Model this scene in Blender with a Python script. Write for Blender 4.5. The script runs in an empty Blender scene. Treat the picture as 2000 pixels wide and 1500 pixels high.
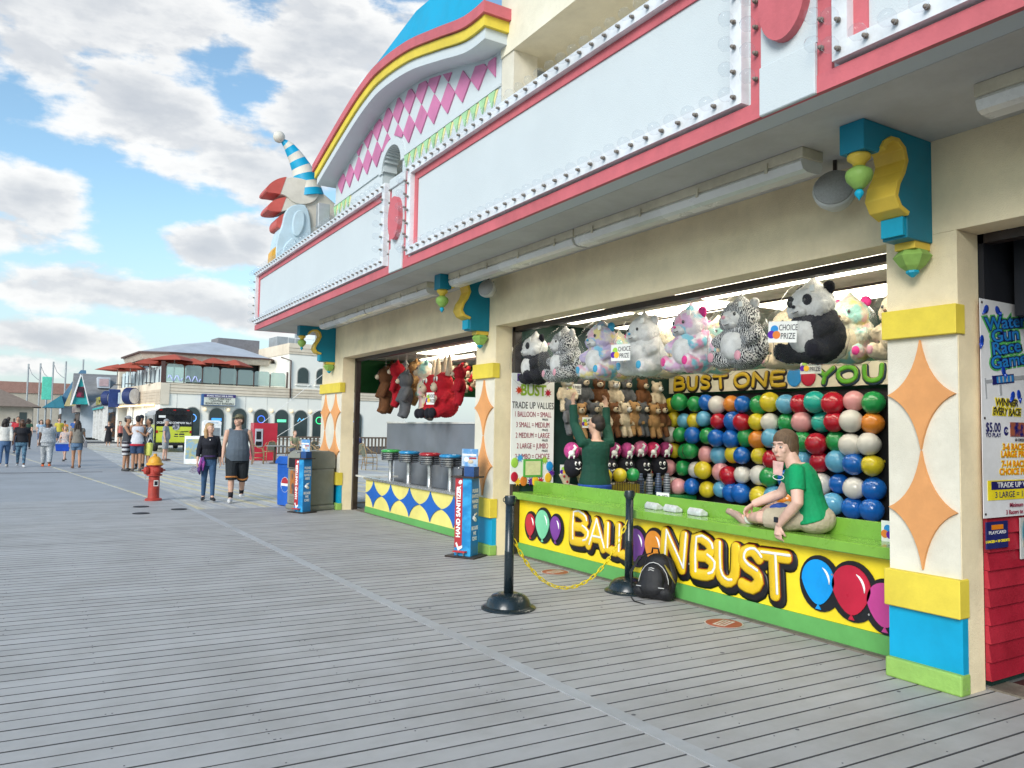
import bpy, bmesh, math, random
from mathutils import Vector, Matrix, Euler
random.seed(7)
R = math.radians
PI = math.pi
S = bpy.context.scene
COL = S.collection
# ---------------------------------------------------------------- camera
cam = bpy.data.cameras.new('camera'); camo = bpy.data.objects.new('camera', cam); COL.objects.link(camo)
cam.sensor_width = 36; cam.lens = 36 * 1509.5 / 2000; cam.clip_start = .05; cam.clip_end = 4000
camo.matrix_world = (Matrix.Translation((0, 0, 1.6)) @ Matrix.Rotation(-.5472, 4, 'Z') @ Matrix.Rotation(PI / 2 + .0581, 4, 'X')
                     @ Matrix.Rotation(.0168, 4, 'Z'))
S.camera = camo
# ---------------------------------------------------------------- light
SUN_EL, SUN_AZ = R(29), R(-122)          # azimuth measured from +Y towards +X
sd = Vector((math.sin(SUN_AZ) * math.cos(SUN_EL), math.cos(SUN_AZ) * math.cos(SUN_EL), math.sin(SUN_EL)))
sun = bpy.data.lights.new('sun', 'SUN'); sun.energy = 1.42; sun.angle = R(28); sun.color = (1, .965, .92)
suno = bpy.data.objects.new('sun', sun); COL.objects.link(suno)
suno.rotation_euler = sd.to_track_quat('Z', 'Y').to_euler()
W = bpy.data.worlds.new('World'); S.world = W; W.use_nodes = True
nt = W.node_tree; nt.nodes.clear()
def nn(t, tp, **k):
    n = t.nodes.new(tp)
    for a, b in k.items():
        setattr(n, a, b)
    return n
def mth(t, op, a, b=None, c=None, clamp=False):
    n = nn(t, 'ShaderNodeMath', operation=op, use_clamp=clamp)
    for i, x in enumerate((a, b, c)):
        if x is None: continue
        if isinstance(x, (int, float)): n.inputs[i].default_value = x
        else: t.links.new(x, n.inputs[i])
    return n.outputs[0]
def maprange(t, v, a, b, c=0, d=1, smooth=True):
    n = nn(t, 'ShaderNodeMapRange', interpolation_type='SMOOTHSTEP' if smooth else 'LINEAR')
    t.links.new(v, n.inputs[0])
    for i, x in enumerate((a, b, c, d)): n.inputs[i + 1].default_value = x
    return n.outputs[0]
def mixc(t, f, a, b, bt='MIX'):
    n = nn(t, 'ShaderNodeMix', data_type='RGBA', blend_type=bt)
    for i, x in ((0, f), (6, a), (7, b)):
        if isinstance(x, (int, float)): n.inputs[i].default_value = x
        elif isinstance(x, (tuple, list)): n.inputs[i].default_value = tuple(x) + ((1,) if len(x) == 3 else ())
        else: t.links.new(x, n.inputs[i])
    return n.outputs[2]
sky = nn(nt, 'ShaderNodeTexSky', sky_type='NISHITA', sun_disc=False, sun_elevation=SUN_EL, sun_rotation=SUN_AZ,
         air_density=1.0, dust_density=.6, ozone_density=1.6, altitude=0)
tc = nn(nt, 'ShaderNodeTexCoord'); sp = nn(nt, 'ShaderNodeSeparateXYZ'); nt.links.new(tc.outputs['Generated'], sp.inputs[0])
X_, Y_, Z_ = sp.outputs
az = mth(nt, 'ARCTAN2', X_, Y_)
hl = mth(nt, 'SQRT', mth(nt, 'ADD', mth(nt, 'MULTIPLY', X_, X_), mth(nt, 'MULTIPLY', Y_, Y_)))
el = mth(nt, 'DIVIDE', Z_, mth(nt, 'MAXIMUM', hl, .02))
cx = nn(nt, 'ShaderNodeCombineXYZ'); nt.links.new(az, cx.inputs[0]); nt.links.new(el, cx.inputs[1])
def cloud_noise(off, scale, detail, rough=.6):
    m = nn(nt, 'ShaderNodeMapping'); m.inputs['Location'].default_value = off; m.inputs['Scale'].default_value = (1, 1.9, 1)
    nt.links.new(cx.outputs[0], m.inputs[0])
    n = nn(nt, 'ShaderNodeTexNoise'); n.inputs['Scale'].default_value = scale; n.inputs['Detail'].default_value = detail
    n.inputs['Roughness'].default_value = rough; nt.links.new(m.outputs[0], n.inputs['Vector'])
    return n.outputs[0]
# cumulus banks: azimuth, tan(elevation), half width, half height, tilt
BANKS = [(.04, .50, .30, .115, 0), (.27, .50, .20, .12, 0), (.13, .56, .30, .06, 0), (-.02, .40, .12, .05, -.2), (.09, .365, .17, .075, -.3),
         (.20, .33, .14, .06, -.3), (.29, .40, .10, .09, 0), (-.02, .245, .075, .06, -.2), (-.06, .205, .10, .03, 0),
         (.165, .215, .07, .032, 0), (.215, .225, .05, .04, 0), (.06, .150, .20, .034, 0), (.2, .135, .12, .03, 0), (0, .092, .16, .026, 0), (-.07, .06, .12, .02, 0),
         (.62, .75, .35, .16, 0), (.95, .35, .3, .12, 0), (-.45, .30, .25, .10, 0), (-.9, .45, .35, .14, 0), (-.35, .62, .25, .1, 0), (1.6, .5, .35, .13, 0), (2.5, .35, .4, .12, 0), (-1.7, .3, .4, .12, 0), (-2.5, .5, .4, .15, 0), (.9, .12, .4, .04, 0), (-.5, .1, .3, .03, 0)]
dens = None
for a0, e0, rx, ry, tl in BANKS:
    v = nn(nt, 'ShaderNodeVectorMath', operation='SUBTRACT'); nt.links.new(cx.outputs[0], v.inputs[0]); v.inputs[1].default_value = (a0, e0, 0)
    m = nn(nt, 'ShaderNodeMapping', vector_type='TEXTURE'); m.inputs['Rotation'].default_value = (0, 0, tl); m.inputs['Scale'].default_value = (rx * 1.45, ry * 1.45, 1)
    nt.links.new(v.outputs[0], m.inputs[0])
    g = nn(nt, 'ShaderNodeTexGradient', gradient_type='SPHERICAL'); nt.links.new(m.outputs[0], g.inputs[0])
    dens = g.outputs['Fac'] if dens is None else mth(nt, 'MAXIMUM', dens, g.outputs['Fac'])
n1 = cloud_noise((0, 0, 0), 7.5, 9, .58); n2 = cloud_noise((.012, .03, 0), 7.5, 6, .55); n3 = cloud_noise((3, 1, 2), 3.2, 4)
d = mth(nt, 'ADD', mth(nt, 'MULTIPLY', dens, .9), mth(nt, 'MULTIPLY', mth(nt, 'SUBTRACT', n1, .5), 1.75))
cov = maprange(nt, d, .30, .56)
thick = maprange(nt, mth(nt, 'ADD', d, mth(nt, 'MULTIPLY', n3, .5)), .72, 1.35)
lit = maprange(nt, mth(nt, 'SUBTRACT', n2, n1), -.05, .10)
ccol = mixc(nt, thick, (3.65, 3.65, 3.6), (2.3, 2.42, 2.58))
ccol = mixc(nt, mth(nt, 'MULTIPLY', lit, .55), ccol, (1.9, 2.05, 2.28))
skyc = mixc(nt, 1.0, sky.outputs[0], (.78, .86, .80), 'MULTIPLY')
hz = maprange(nt, el, -.03, .30, .9, .0)
skyc = mixc(nt, hz, skyc, (2.1, 2.45, 2.65))
fin = mixc(nt, mth(nt, 'MULTIPLY', cov, maprange(nt, el, .0, .06, .25, .96)), skyc, ccol)
bg = nn(nt, 'ShaderNodeBackground'); bg.inputs[1].default_value = .13; nt.links.new(fin, bg.inputs[0])
wo = nn(nt, 'ShaderNodeOutputWorld'); nt.links.new(bg.outputs[0], wo.inputs[0])
vs = S.view_settings; vs.view_transform = 'Standard'; vs.look = 'None'; vs.exposure = 1.12; vs.gamma = 1; vs.use_curve_mapping = False
# ---------------------------------------------------------------- helpers
_mats = {}
def mat(name, c=(.5, .5, .5), rough=.6, var=.10, scale=6, bump=0, bscale=60, metal=0, emit=0, alpha=1, coat=0, c2=None, kind=None, trans=0, ecol=None, stretch=(1, 1, 1), ior=1.45, wear=0, wcol=(.30, .28, .25)):
    if name in _mats: return _mats[name]
    m = bpy.data.materials.new(name); m.use_nodes = True; t = m.node_tree; b = t.nodes['Principled BSDF']
    b.inputs['Roughness'].default_value = rough; b.inputs['Metallic'].default_value = metal
    b.inputs['Coat Weight'].default_value = coat; b.inputs['Transmission Weight'].default_value = trans; b.inputs['IOR'].default_value = ior
    tcn = nn(t, 'ShaderNodeTexCoord'); mp = nn(t, 'ShaderNodeMapping'); mp.inputs['Scale'].default_value = stretch; t.links.new(tcn.outputs['Object'], mp.inputs[0])
    src = None
    if c2 is not None:
        if kind == 'stripe':       # zebra-like fur
            w = nn(t, 'ShaderNodeTexWave', wave_type='BANDS', bands_direction='X'); w.inputs['Scale'].default_value = scale; w.inputs['Distortion'].default_value = 5; w.inputs['Detail'].default_value = 2; w.inputs['Detail Scale'].default_value = 2.2
            t.links.new(mp.outputs[0], w.inputs['Vector']); f = maprange(t, w.outputs['Fac'], .45, .6)
        elif kind == 'spots':
            w = nn(t, 'ShaderNodeTexVoronoi'); w.inputs['Scale'].default_value = scale; t.links.new(mp.outputs[0], w.inputs['Vector']); f = maprange(t, w.outputs['Distance'], .28, .38)
        elif kind == 'band':
            w = nn(t, 'ShaderNodeTexWave', wave_type='BANDS', bands_direction='Z', wave_profile='SIN'); w.inputs['Scale'].default_value = scale
            t.links.new(mp.outputs[0], w.inputs['Vector']); f = maprange(t, w.outputs['Fac'], .48, .52)
        else:
            w = nn(t, 'ShaderNodeTexNoise'); w.inputs['Scale'].default_value = scale; w.inputs['Detail'].default_value = 3; t.links.new(mp.outputs[0], w.inputs['Vector']); f = maprange(t, w.outputs['Fac'], .42, .58)
        src = mixc(t, f, c, c2)
    if kind == 'tiedye':
        cols = c2
    n = nn(t, 'ShaderNodeTexNoise'); n.inputs['Scale'].default_value = scale; n.inputs['Detail'].default_value = 6; n.inputs['Roughness'].default_value = .65
    t.links.new(mp.outputs[0], n.inputs['Vector'])
    lo = tuple(x * (1 - var) for x in c); hi = tuple(min(1, x * (1 + var)) for x in c)
    if src is None: src = mixc(t, maprange(t, n.outputs['Fac'], .3, .7), lo, hi)
    elif var: src = mixc(t, 1.0, src, mixc(t, n.outputs['Fac'], (1 - var,) * 3, (1 + var * .4,) * 3), 'MULTIPLY')
    if var >= .03:
        ng = nn(t, 'ShaderNodeTexNoise'); ng.inputs['Scale'].default_value = max(.7, scale * .35); ng.inputs['Detail'].default_value = 8; ng.inputs['Roughness'].default_value = .72; t.links.new(tcn.outputs['Object'], ng.inputs['Vector'])
        src = mixc(t, 1.0, src, mixc(t, maprange(t, ng.outputs['Fac'], .32, .62), (.86, .85, .83), (1.03, 1.03, 1.03)), 'MULTIPLY')
    if wear:
        nw = nn(t, 'ShaderNodeTexNoise'); nw.inputs['Scale'].default_value = 11; nw.inputs['Detail'].default_value = 9; nw.inputs['Roughness'].default_value = .75; t.links.new(tcn.outputs['Object'], nw.inputs['Vector'])
        src = mixc(t, mth(t, 'MULTIPLY', maprange(t, nw.outputs['Fac'], wear, wear + .035), .75), src, wcol)
    t.links.new(src, b.inputs['Base Color'])
    if rough > .05 and trans == 0:
        t.links.new(maprange(t, n.outputs['Fac'], .25, .75, max(.03, rough - .08), min(1, rough + .08)), b.inputs['Roughness'])
    if bump:
        n2 = nn(t, 'ShaderNodeTexNoise'); n2.inputs['Scale'].default_value = bscale; n2.inputs['Detail'].default_value = 4; t.links.new(mp.outputs[0], n2.inputs['Vector'])
        bp = nn(t, 'ShaderNodeBump'); bp.inputs['Strength'].default_value = bump; bp.inputs['Distance'].default_value = .01
        t.links.new(n2.outputs['Fac'], bp.inputs['Height']); t.links.new(bp.outputs[0], b.inputs['Normal'])
    if emit:
        b.inputs['Emission Color'].default_value = tuple(ecol or c) + (1,); b.inputs['Emission Strength'].default_value = emit
    if alpha < 1:
        b.inputs['Alpha'].default_value = alpha
    _mats[name] = m
    return m
def thinglass(name, tint=(.95, .97, .98), ior=1.45, rough=.03, haze=0, hc=(.8, .85, .85)):
    if name in _mats: return _mats[name]
    m = bpy.data.materials.new(name); m.use_nodes = True; t = m.node_tree; t.nodes.clear()
    o = nn(t, 'ShaderNodeOutputMaterial'); tr = nn(t, 'ShaderNodeBsdfTransparent'); tr.inputs[0].default_value = tint + (1,); gl = nn(t, 'ShaderNodeBsdfGlossy'); gl.inputs['Roughness'].default_value = rough
    f = nn(t, 'ShaderNodeFresnel'); f.inputs[0].default_value = ior; mx = nn(t, 'ShaderNodeMixShader'); ge = nn(t, 'ShaderNodeNewGeometry'); t.links.new(mth(t, 'MULTIPLY', f.outputs[0], mth(t, 'SUBTRACT', 1.0, ge.outputs['Backfacing'])), mx.inputs[0]); t.links.new(tr.outputs[0], mx.inputs[1]); t.links.new(gl.outputs[0], mx.inputs[2]); out = mx.outputs[0]
    if haze:
        df = nn(t, 'ShaderNodeBsdfDiffuse'); df.inputs[0].default_value = hc + (1,); m2 = nn(t, 'ShaderNodeMixShader'); m2.inputs[0].default_value = haze; t.links.new(out, m2.inputs[1]); t.links.new(df.outputs[0], m2.inputs[2]); out = m2.outputs[0]
    t.links.new(out, o.inputs[0]); _mats[name] = m; return m
def tiedye(name, base, cols, scale=5):
    if name in _mats: return _mats[name]
    m = mat(name, base, .9, .05, 40, .6, 180); t = m.node_tree; b = t.nodes['Principled BSDF']
    tcn = nn(t, 'ShaderNodeTexCoord'); src = base
    for i, c in enumerate(cols):
        n = nn(t, 'ShaderNodeTexNoise'); n.inputs['Scale'].default_value = scale; n.inputs['Detail'].default_value = 2
        mp = nn(t, 'ShaderNodeMapping'); mp.inputs['Location'].default_value = (i * 3.7, i * 1.3, i * 5.1); t.links.new(tcn.outputs['Object'], mp.inputs[0]); t.links.new(mp.outputs[0], n.inputs['Vector'])
        src = mixc(t, maprange(t, n.outputs['Fac'], .5, .62), src, c)
    t.links.new(src, b.inputs['Base Color'])
    return m
def wm(o):
    m = o.matrix_basis.copy()
    while o.parent:
        o = o.parent; m = o.matrix_basis @ m
    return m
def tagged(o, label=None, cat=None, group=None, kind=None):
    for k, v in (('label', label), ('category', cat), ('group', group), ('kind', kind)):
        if v: o[k] = v
    return o
def thing(name, label, cat, loc=(0, 0, 0), rz=0, group=None, kind=None):
    o = bpy.data.objects.new(name, None); COL.objects.link(o); o.location = loc; o.rotation_euler = (0, 0, rz); o.empty_display_size = .1
    return tagged(o, label, cat, group, kind)
def linkmesh(name, me, parent=None, m=None, loc=None, rot=None, scale=None):
    o = bpy.data.objects.new(name, me); COL.objects.link(o)
    if parent: o.parent = parent
    if loc is not None: o.location = loc
    if rot is not None: o.rotation_euler = rot
    if scale is not None: o.scale = scale
    if m:
        if not me.materials: me.materials.append(m)
        elif me.materials[0] != m: o.material_slots[0].link = 'OBJECT'; o.material_slots[0].material = m
    return o
def copytree(o, parent=None):
    c = o.copy(); COL.objects.link(c); c.parent = parent
    for ch in o.children: copytree(ch, c)
    return c
class MB:
    def __init__(s): s.v = []; s.f = []
    def add(s, vs, fs):
        k = len(s.v); s.v += [Vector(q) for q in vs]; s.f += [tuple(k + i for i in q) for q in fs]; return s
    def box(s, x0, y0, z0, x1, y1, z1, M=None):
        vs = [Vector((x, y, z)) for z in (z0, z1) for y in (y0, y1) for x in (x0, x1)]
        if M is not None: vs = [M @ q for q in vs]
        return s.add(vs, [(0, 2, 3, 1), (4, 5, 7, 6), (0, 1, 5, 4), (2, 6, 7, 3), (0, 4, 6, 2), (1, 3, 7, 5)])
    def rings(s, rs, cap=True, closed=False):
        n = len(rs[0]); vs = [q for r in rs for q in r]; fs = []
        L = len(rs)
        for i in range(L if closed else L - 1):
            j = (i + 1) % L
            for k in range(n):
                fs.append((i * n + k, i * n + (k + 1) % n, j * n + (k + 1) % n, j * n + k))
        if cap and not closed: fs += [tuple(range(n - 1, -1, -1)), tuple((L - 1) * n + k for k in range(n))]
        return s.add(vs, fs)
    def tube(s, pts, rad, n=10, cap=True, closed=False, flat=1, up=None):
        pts = [Vector(q) for q in pts]; L = len(pts)
        if isinstance(rad, (int, float)): rad = [rad] * L
        rs = []; pu = None
        for i, q in enumerate(pts):
            a = pts[i - 1] if (i or closed) else q; b = pts[(i + 1) % L] if (i < L - 1 or closed) else q
            d = (b - a).normalized()
            u = (Vector(up) if up else (pu if pu else (Vector((0, 0, 1)) if abs(d.z) < .9 else Vector((1, 0, 0)))))
            u = (u - d * u.dot(d)).normalized(); w = d.cross(u); pu = u
            rs.append([q + (u * math.cos(2 * PI * k / n) * rad[i] * flat + w * math.sin(2 * PI * k / n) * rad[i]) for k in range(n)])
        return s.rings(rs, cap, closed)
    def cyl(s, a, b, r0, r1=None, n=16): return s.tube([a, b], [r0, r0 if r1 is None else r1], n)
    def lathe(s, prof, c=(0, 0, 0), n=20, M=None, cap=True):
        c = Vector(c); rs = []
        for r, z in prof:
            ring = [Vector((r * math.cos(2 * PI * k / n), r * math.sin(2 * PI * k / n), z)) for k in range(n)]
            rs.append([(M @ q if M is not None else q) + c for q in ring])
        return s.rings(rs, cap)
    def ell(s, c, r, n=14, m=8, M=None):
        if isinstance(r, (int, float)): r = (r, r, r)
        c = Vector(c); rs = []
        for i in range(m + 1):
            t = PI * i / m; q = max(math.sin(t), .02)
            ring = [Vector((r[0] * q * math.cos(2 * PI * k / n), r[1] * q * math.sin(2 * PI * k / n), -r[2] * math.cos(t))) for k in range(n)]
            rs.append([(M @ q if M is not None else q) + c for q in ring])
        return s.rings(rs)
    def prism(s, poly, f, d):
        # poly: 2-D outline; f(a, b, depth) -> point
        n = len(poly); A = [f(a, b, 0) for a, b in poly]; B = [f(a, b, d) for a, b in poly]
        return s.add(A + B, [tuple(range(n))[::-1], tuple(range(n, 2 * n))] + [(i, (i + 1) % n, n + (i + 1) % n, n + i) for i in range(n)])
    def mesh(s, name, smooth=False):
        me = bpy.data.meshes.new(name); me.from_pydata([tuple(q) for q in s.v], [], s.f)
        bm = bmesh.new(); bm.from_mesh(me); bmesh.ops.recalc_face_normals(bm, faces=bm.faces); bm.to_mesh(me); bm.free()
        if smooth:
            me.polygons.foreach_set('use_smooth', [True] * len(me.polygons))
        return me
    def build(s, name, m=None, parent=None, smooth=False, world=False, bevel=0, auto=False, loc=None):
        if parent and world:
            I = wm(parent).inverted(); s.v = [I @ q for q in s.v]
        me = s.mesh(name, smooth)
        if auto and smooth: me.set_sharp_from_angle(angle=R(38))
        if bevel:
            bm = bmesh.new(); bm.from_mesh(me)
            es = [e for e in bm.edges if e.is_manifold and e.calc_face_angle(0) > .6]
            bmesh.ops.bevel(bm, geom=es, offset=bevel, segments=2 if bevel > .01 else 1, affect='EDGES', profile=.5, clamp_overlap=True)
            bm.to_mesh(me); bm.free()
        return linkmesh(name, me, parent, m, loc)
TMP = bpy.data.scenes.new('tmp')
def voxel(mb, size, smooth=4, name='body', dec=0):
    me = mb.mesh(name); o = bpy.data.objects.new('t', me); TMP.collection.objects.link(o)
    r = o.modifiers.new('r', 'REMESH'); r.mode = 'VOXEL'; r.voxel_size = size; r.use_smooth_shade = True
    if smooth:
        k = o.modifiers.new('s', 'SMOOTH'); k.iterations = smooth; k.factor = .5
    if dec:
        k = o.modifiers.new('d', 'DECIMATE'); k.ratio = dec
    vl = TMP.view_layers[0]; vl.update(); e = o.evaluated_get(vl.depsgraph)
    out = bpy.data.meshes.new_from_object(e, depsgraph=vl.depsgraph); out.name = name
    bpy.data.objects.remove(o); bpy.data.meshes.remove(me)
    out.materials.clear()
    out.polygons.foreach_set('use_smooth', [True] * len(out.polygons))
    return out
def textmesh(body, size=1, extrude=.002, offset=0, align='CENTER', shear=0, sx=1, space=1, res=3):
    cu = bpy.data.curves.new('lettering', 'FONT'); cu.body = body; cu.size = size; cu.extrude = extrude; cu.offset = offset; cu.align_x = align; cu.align_y = 'CENTER'
    cu.shear = shear; cu.space_character = space; cu.resolution_u = res
    o = bpy.data.objects.new('t', cu); TMP.collection.objects.link(o); vl = TMP.view_layers[0]; vl.update()
    me = bpy.data.meshes.new_from_object(o.evaluated_get(vl.depsgraph), depsgraph=vl.depsgraph); me.name = 'lettering'
    bpy.data.objects.remove(o); bpy.data.curves.remove(cu); me.materials.clear()
    if sx != 1: me.transform(Matrix.Scale(sx, 4, (1, 0, 0)))
    return me
def text(body, parent, m, M, name='lettering', **k):
    """M: matrix taking text space (x right, y up, z out of the face) to the parent's space"""
    me = textmesh(body, **k); me.transform(M); return linkmesh(name, me, parent, m)
def face_mx(o, right, up=(0, 0, 1)):
    r = Vector(right).normalized(); u = Vector(up).normalized(); n = r.cross(u)
    return Matrix(((r.x, u.x, n.x, o[0]), (r.y, u.y, n.y, o[1]), (r.z, u.z, n.z, o[2]), (0, 0, 0, 1)))
# ================================================================ setting: ground
XF = 4.945
DECK = mat('deck_grey_composite', (.40, .405, .42), .55, .07, 3, .25, 90, stretch=(.35, 2, 1))
DECKV = []
for i, k in enumerate((.96, 1.0, 1.04, .98)):
    DECKV.append(mat('deck_board_%d' % i, (.41 * k, .402 * k, .392 * k), .6, .04, 4, .2, 110, stretch=(.6, 3, 1)))
GAP = mat('deck_gap_dark', (.06, .06, .063), .9)
sub = MB().box(-14, -6, -.3, 5.6, 18.2, -.14).build('boardwalk', GAP); tagged(sub, kind='structure')
def clutter(): return random.random()
dirA = R(-2.4)
strip0, strip1 = Vector((2.47, 18, 0)), Vector((2.93, 1.0, 0))
def strip_x(y): return strip0.x + (strip1.x - strip0.x) * (18 - y) / 17
pitch = .1515
y = 1.0
base_w = .1435
k = 0
ed = MB()
while y < 18.1:
    for side in (0, 1):
        if side == 0: xa, xb = -6.0, strip_x(y) - .055
        else:
            xa, xb = strip_x(y) + .055, 5.42 if y > 2.6 else 5.3
            if y > 15.5: continue
        # board runs along dirA; split at joints so the pieces stay single boards
        x = xa + (0 if side else -random.uniform(0, 1.5))
        vs = []
        t = math.tan(dirA); yc = lambda q: y + (q - 2.9) * t
        mb = MB(); dz = random.uniform(-.0008, .0006); g = .0045
        M_ = None
        a, b = xa, xb
        P = [(a, yc(a) - base_w / 2), (b, yc(b) - base_w / 2), (b, yc(b) + base_w / 2), (a, yc(a) + base_w / 2)]
        ch = .0035
        vs = [(p[0], p[1], -.13) for p in P] + [(p[0], p[1], dz - ch) for p in P] + [(P[i][0], P[i][1] + (ch if i < 2 else -ch), dz) for i in range(4)]
        mb.add(vs, [(0, 1, 5, 4), (1, 2, 6, 5), (2, 3, 7, 6), (3, 0, 4, 7), (4, 5, 9, 8), (5, 6, 10, 9), (6, 7, 11, 10), (7, 4, 8, 11), (8, 9, 10, 11)])
        o = mb.build('deck_board', random.choice(DECKV), sub); o.data.materials.append(GAP)
        for p_ in o.data.polygons: p_.material_index = 0 if p_.normal.z > .95 else 1
    y += pitch
STRIP = mat('deck_trim_board', (.42, .43, .44), .5, .08, 3, .2, 80)
d = (strip1 - strip0).normalized(); nrm = Vector((d.y, -d.x, 0))
mb = MB(); P = [strip0 + nrm * .05, strip1 + nrm * .05, strip1 - nrm * .05, strip0 - nrm * .05]
mb.add([(p.x, p.y, -.05) for p in P] + [(p.x, p.y, .003) for p in P], [(4, 5, 6, 7), (0, 1, 5, 4), (1, 2, 6, 5), (2, 3, 7, 6), (3, 0, 4, 7)]); mb.build('trim_board', STRIP, sub)
# nail heads, gum and scuffs on the near boards
sc = MB()
for i in range(420):
    yy = 1.2 + 9 * random.random() ** 1.4; xx = random.choice((-.2, .4, 1.1, 1.75, 2.4, 3.4, 4.05, 4.7)) + random.gauss(0, .02)
    yr = 1.0 + round((yy - 1) / pitch) * pitch + random.choice((-.045, .045)) + (xx - 2.9) * math.tan(dirA)
    sc.lathe([(.005, 0), (.005, .0015)], (xx, yr, .0005), 6)
NAIL = mat('nail_heads', (.10, .10, .11), .6); o = sc.build('nail_head', NAIL, sub); o['kind'] = 'stuff'
for i in range(14):
    xx = random.uniform(.2, 4.9); yy = random.uniform(1.8, 6.5); r = random.uniform(.008, .02)
    MB().lathe([(r * 1.0, 0), (r * .8, .0012), (.001, .0014)], (xx, yy, .0008), 9).build('gum_spot', NAIL, sub)
LANE = mat('lane_concrete', (.345, .345, .35), .6, .06, 1.2, .15, 40)
lane = MB().box(-25, 18.1, -.3, 2.6, 420, -.006).build('road_lane', LANE); tagged(lane, kind='structure')
mb = MB().box(-25, 28.2, -.0055, 1.8, 28.32, .0005).build('lane_joint', GAP, lane)
YEL = mat('worn_yellow_edge', (.62, .55, .33), .6, .3, 4, c2=(.45, .45, .43))
GND = mat('far_sand_ground', (.42, .41, .38), .9, .1, .3)
gd = MB().box(-1500, -900, -.6, 1500, 2500, -.31).build('ground', GND); tagged(gd, kind='structure')
sea = MB().box(-1500, -900, -.30, -60, 2500, -.295).build('sea', mat('sea_water', (.05, .11, .14), .15, .2, .02, .5, .5)); tagged(sea, kind='structure')
WOODV = [mat('weathered_board_%d' % i, c, .7, .14, 1.6, .35, 70, stretch=(6, .5, 1)) for i, c in enumerate([(.47, .465, .45), (.53, .52, .49), (.42, .42, .42), (.50, .48, .43), (.47, .465, .45), (.50, .49, .47), (.62, .55, .36)])]
pd = MB().box(1.6, 13, -.4, 40, 75, -.075).build('patio_deck', GAP); tagged(pd, kind='structure')
ang = R(7); ca, sa = math.cos(ang), math.sin(ang)
for i in range(118):
    off = i * .152
    x0 = 2.3 + off; w = .143
    # boards run away from the camera, swinging slightly left; near end follows the old deck edge
    ynear = 14.0 if x0 < 5.2 else 15.9
    yfar = 66
    def pt(a, l): return (a - (l - 17) * math.tan(ang), l)
    z = -.012 + random.uniform(-.002, .002)
    A_, B_, C_, D_ = pt(x0, ynear), pt(x0 + w, ynear), pt(x0 + w, yfar), pt(x0, yfar)
    mb = MB().add([(p[0], p[1], -.07) for p in (A_, B_, C_, D_)] + [(p[0], p[1], z) for p in (A_, B_, C_, D_)], [(4, 5, 6, 7), (0, 1, 5, 4), (1, 2, 6, 5), (2, 3, 7, 6), (3, 0, 4, 7)])
    mb.build('patio_board', random.choice(WOODV), pd)
def pt(a, l): return (a - (l - 17) * math.tan(ang), l)
for a, w in ((2.22, .07),):
    P = [pt(a, 18.3), pt(a + w, 18.3), pt(a + w, 60), pt(a, 60)]
    MB().add([(p[0], p[1], -.05) for p in P] + [(p[0], p[1], .004) for p in P], [(4, 5, 6, 7), (0, 1, 5, 4), (1, 2, 6, 5), (2, 3, 7, 6), (3, 0, 4, 7)]).build('edge_line', YEL, pd)
# ================================================================ arcade building
CREAM = mat('cream_stucco', (.86, .73, .49), .85, .05, 2.5, .5, 130)
CREAML = mat('pale_cream_paint', (.72, .68, .57), .8, .04, 2.5, .35, 120)
WHITE = mat('white_stucco', (.56, .61, .625), .75, .025, .8, .3, 110)
PINK = mat('salmon_pink_paint', (.56, .13, .15), .6, .08, 3, .2, 60, wear=.70)
MAG = mat('magenta_pink_paint', (.55, .18, .34), .6, .06, 3)
YELP = mat('yellow_paint', (.74, .58, .06), .6, .06, 3, .15, 70, wear=.685)
YELM = mat('mustard_paint', (.72, .50, .06), .5, .08, 4)
CYAN = mat('cyan_paint', (.0, .34, .58), .5, .05, 2, wear=.70)
TEAL = mat('teal_paint', (.0, .20, .30), .5, .06, 3)
TEALL = mat('bright_teal_paint', (.0, .33, .50), .5, .06, 3)
LIME = mat('lime_green_paint', (.27, .46, .10), .6, .08, 5, .4, 40, wear=.645)
LGREEN = mat('light_green_paint', (.24, .52, .22), .6, .06, 3)
ORNG = mat('soft_orange_paint', (.72, .33, .12), .65, .05, 4, wear=.71)
SOFF = mat('soffit_grey_paint', (.55, .54, .51), .8, .05, 1, .2, 40)
DARK = mat('dark_bronze_frame', (.035, .025, .022), .4, .2, 8)
ab = thing('arcade_building', 'cream arcade building with white bulb-lined marquee and open game booths', 'building', (XF, 9, 0))
def part(mb, name, m, smooth=False, bevel=0, parent=ab, auto=False): return mb.build(name, m, parent, smooth, True, bevel, auto)
ZO, ZS, ZT = 2.92, 3.54, 4.78
part(MB().box(XF, -8, ZO, 5.19, 15.64, ZS + .1), 'header_wall', CREAM)
part(MB().box(5.19, 15.4, ZO, 10.5, 15.64, ZS + .1), 'end_header_wall', CREAM)
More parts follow.
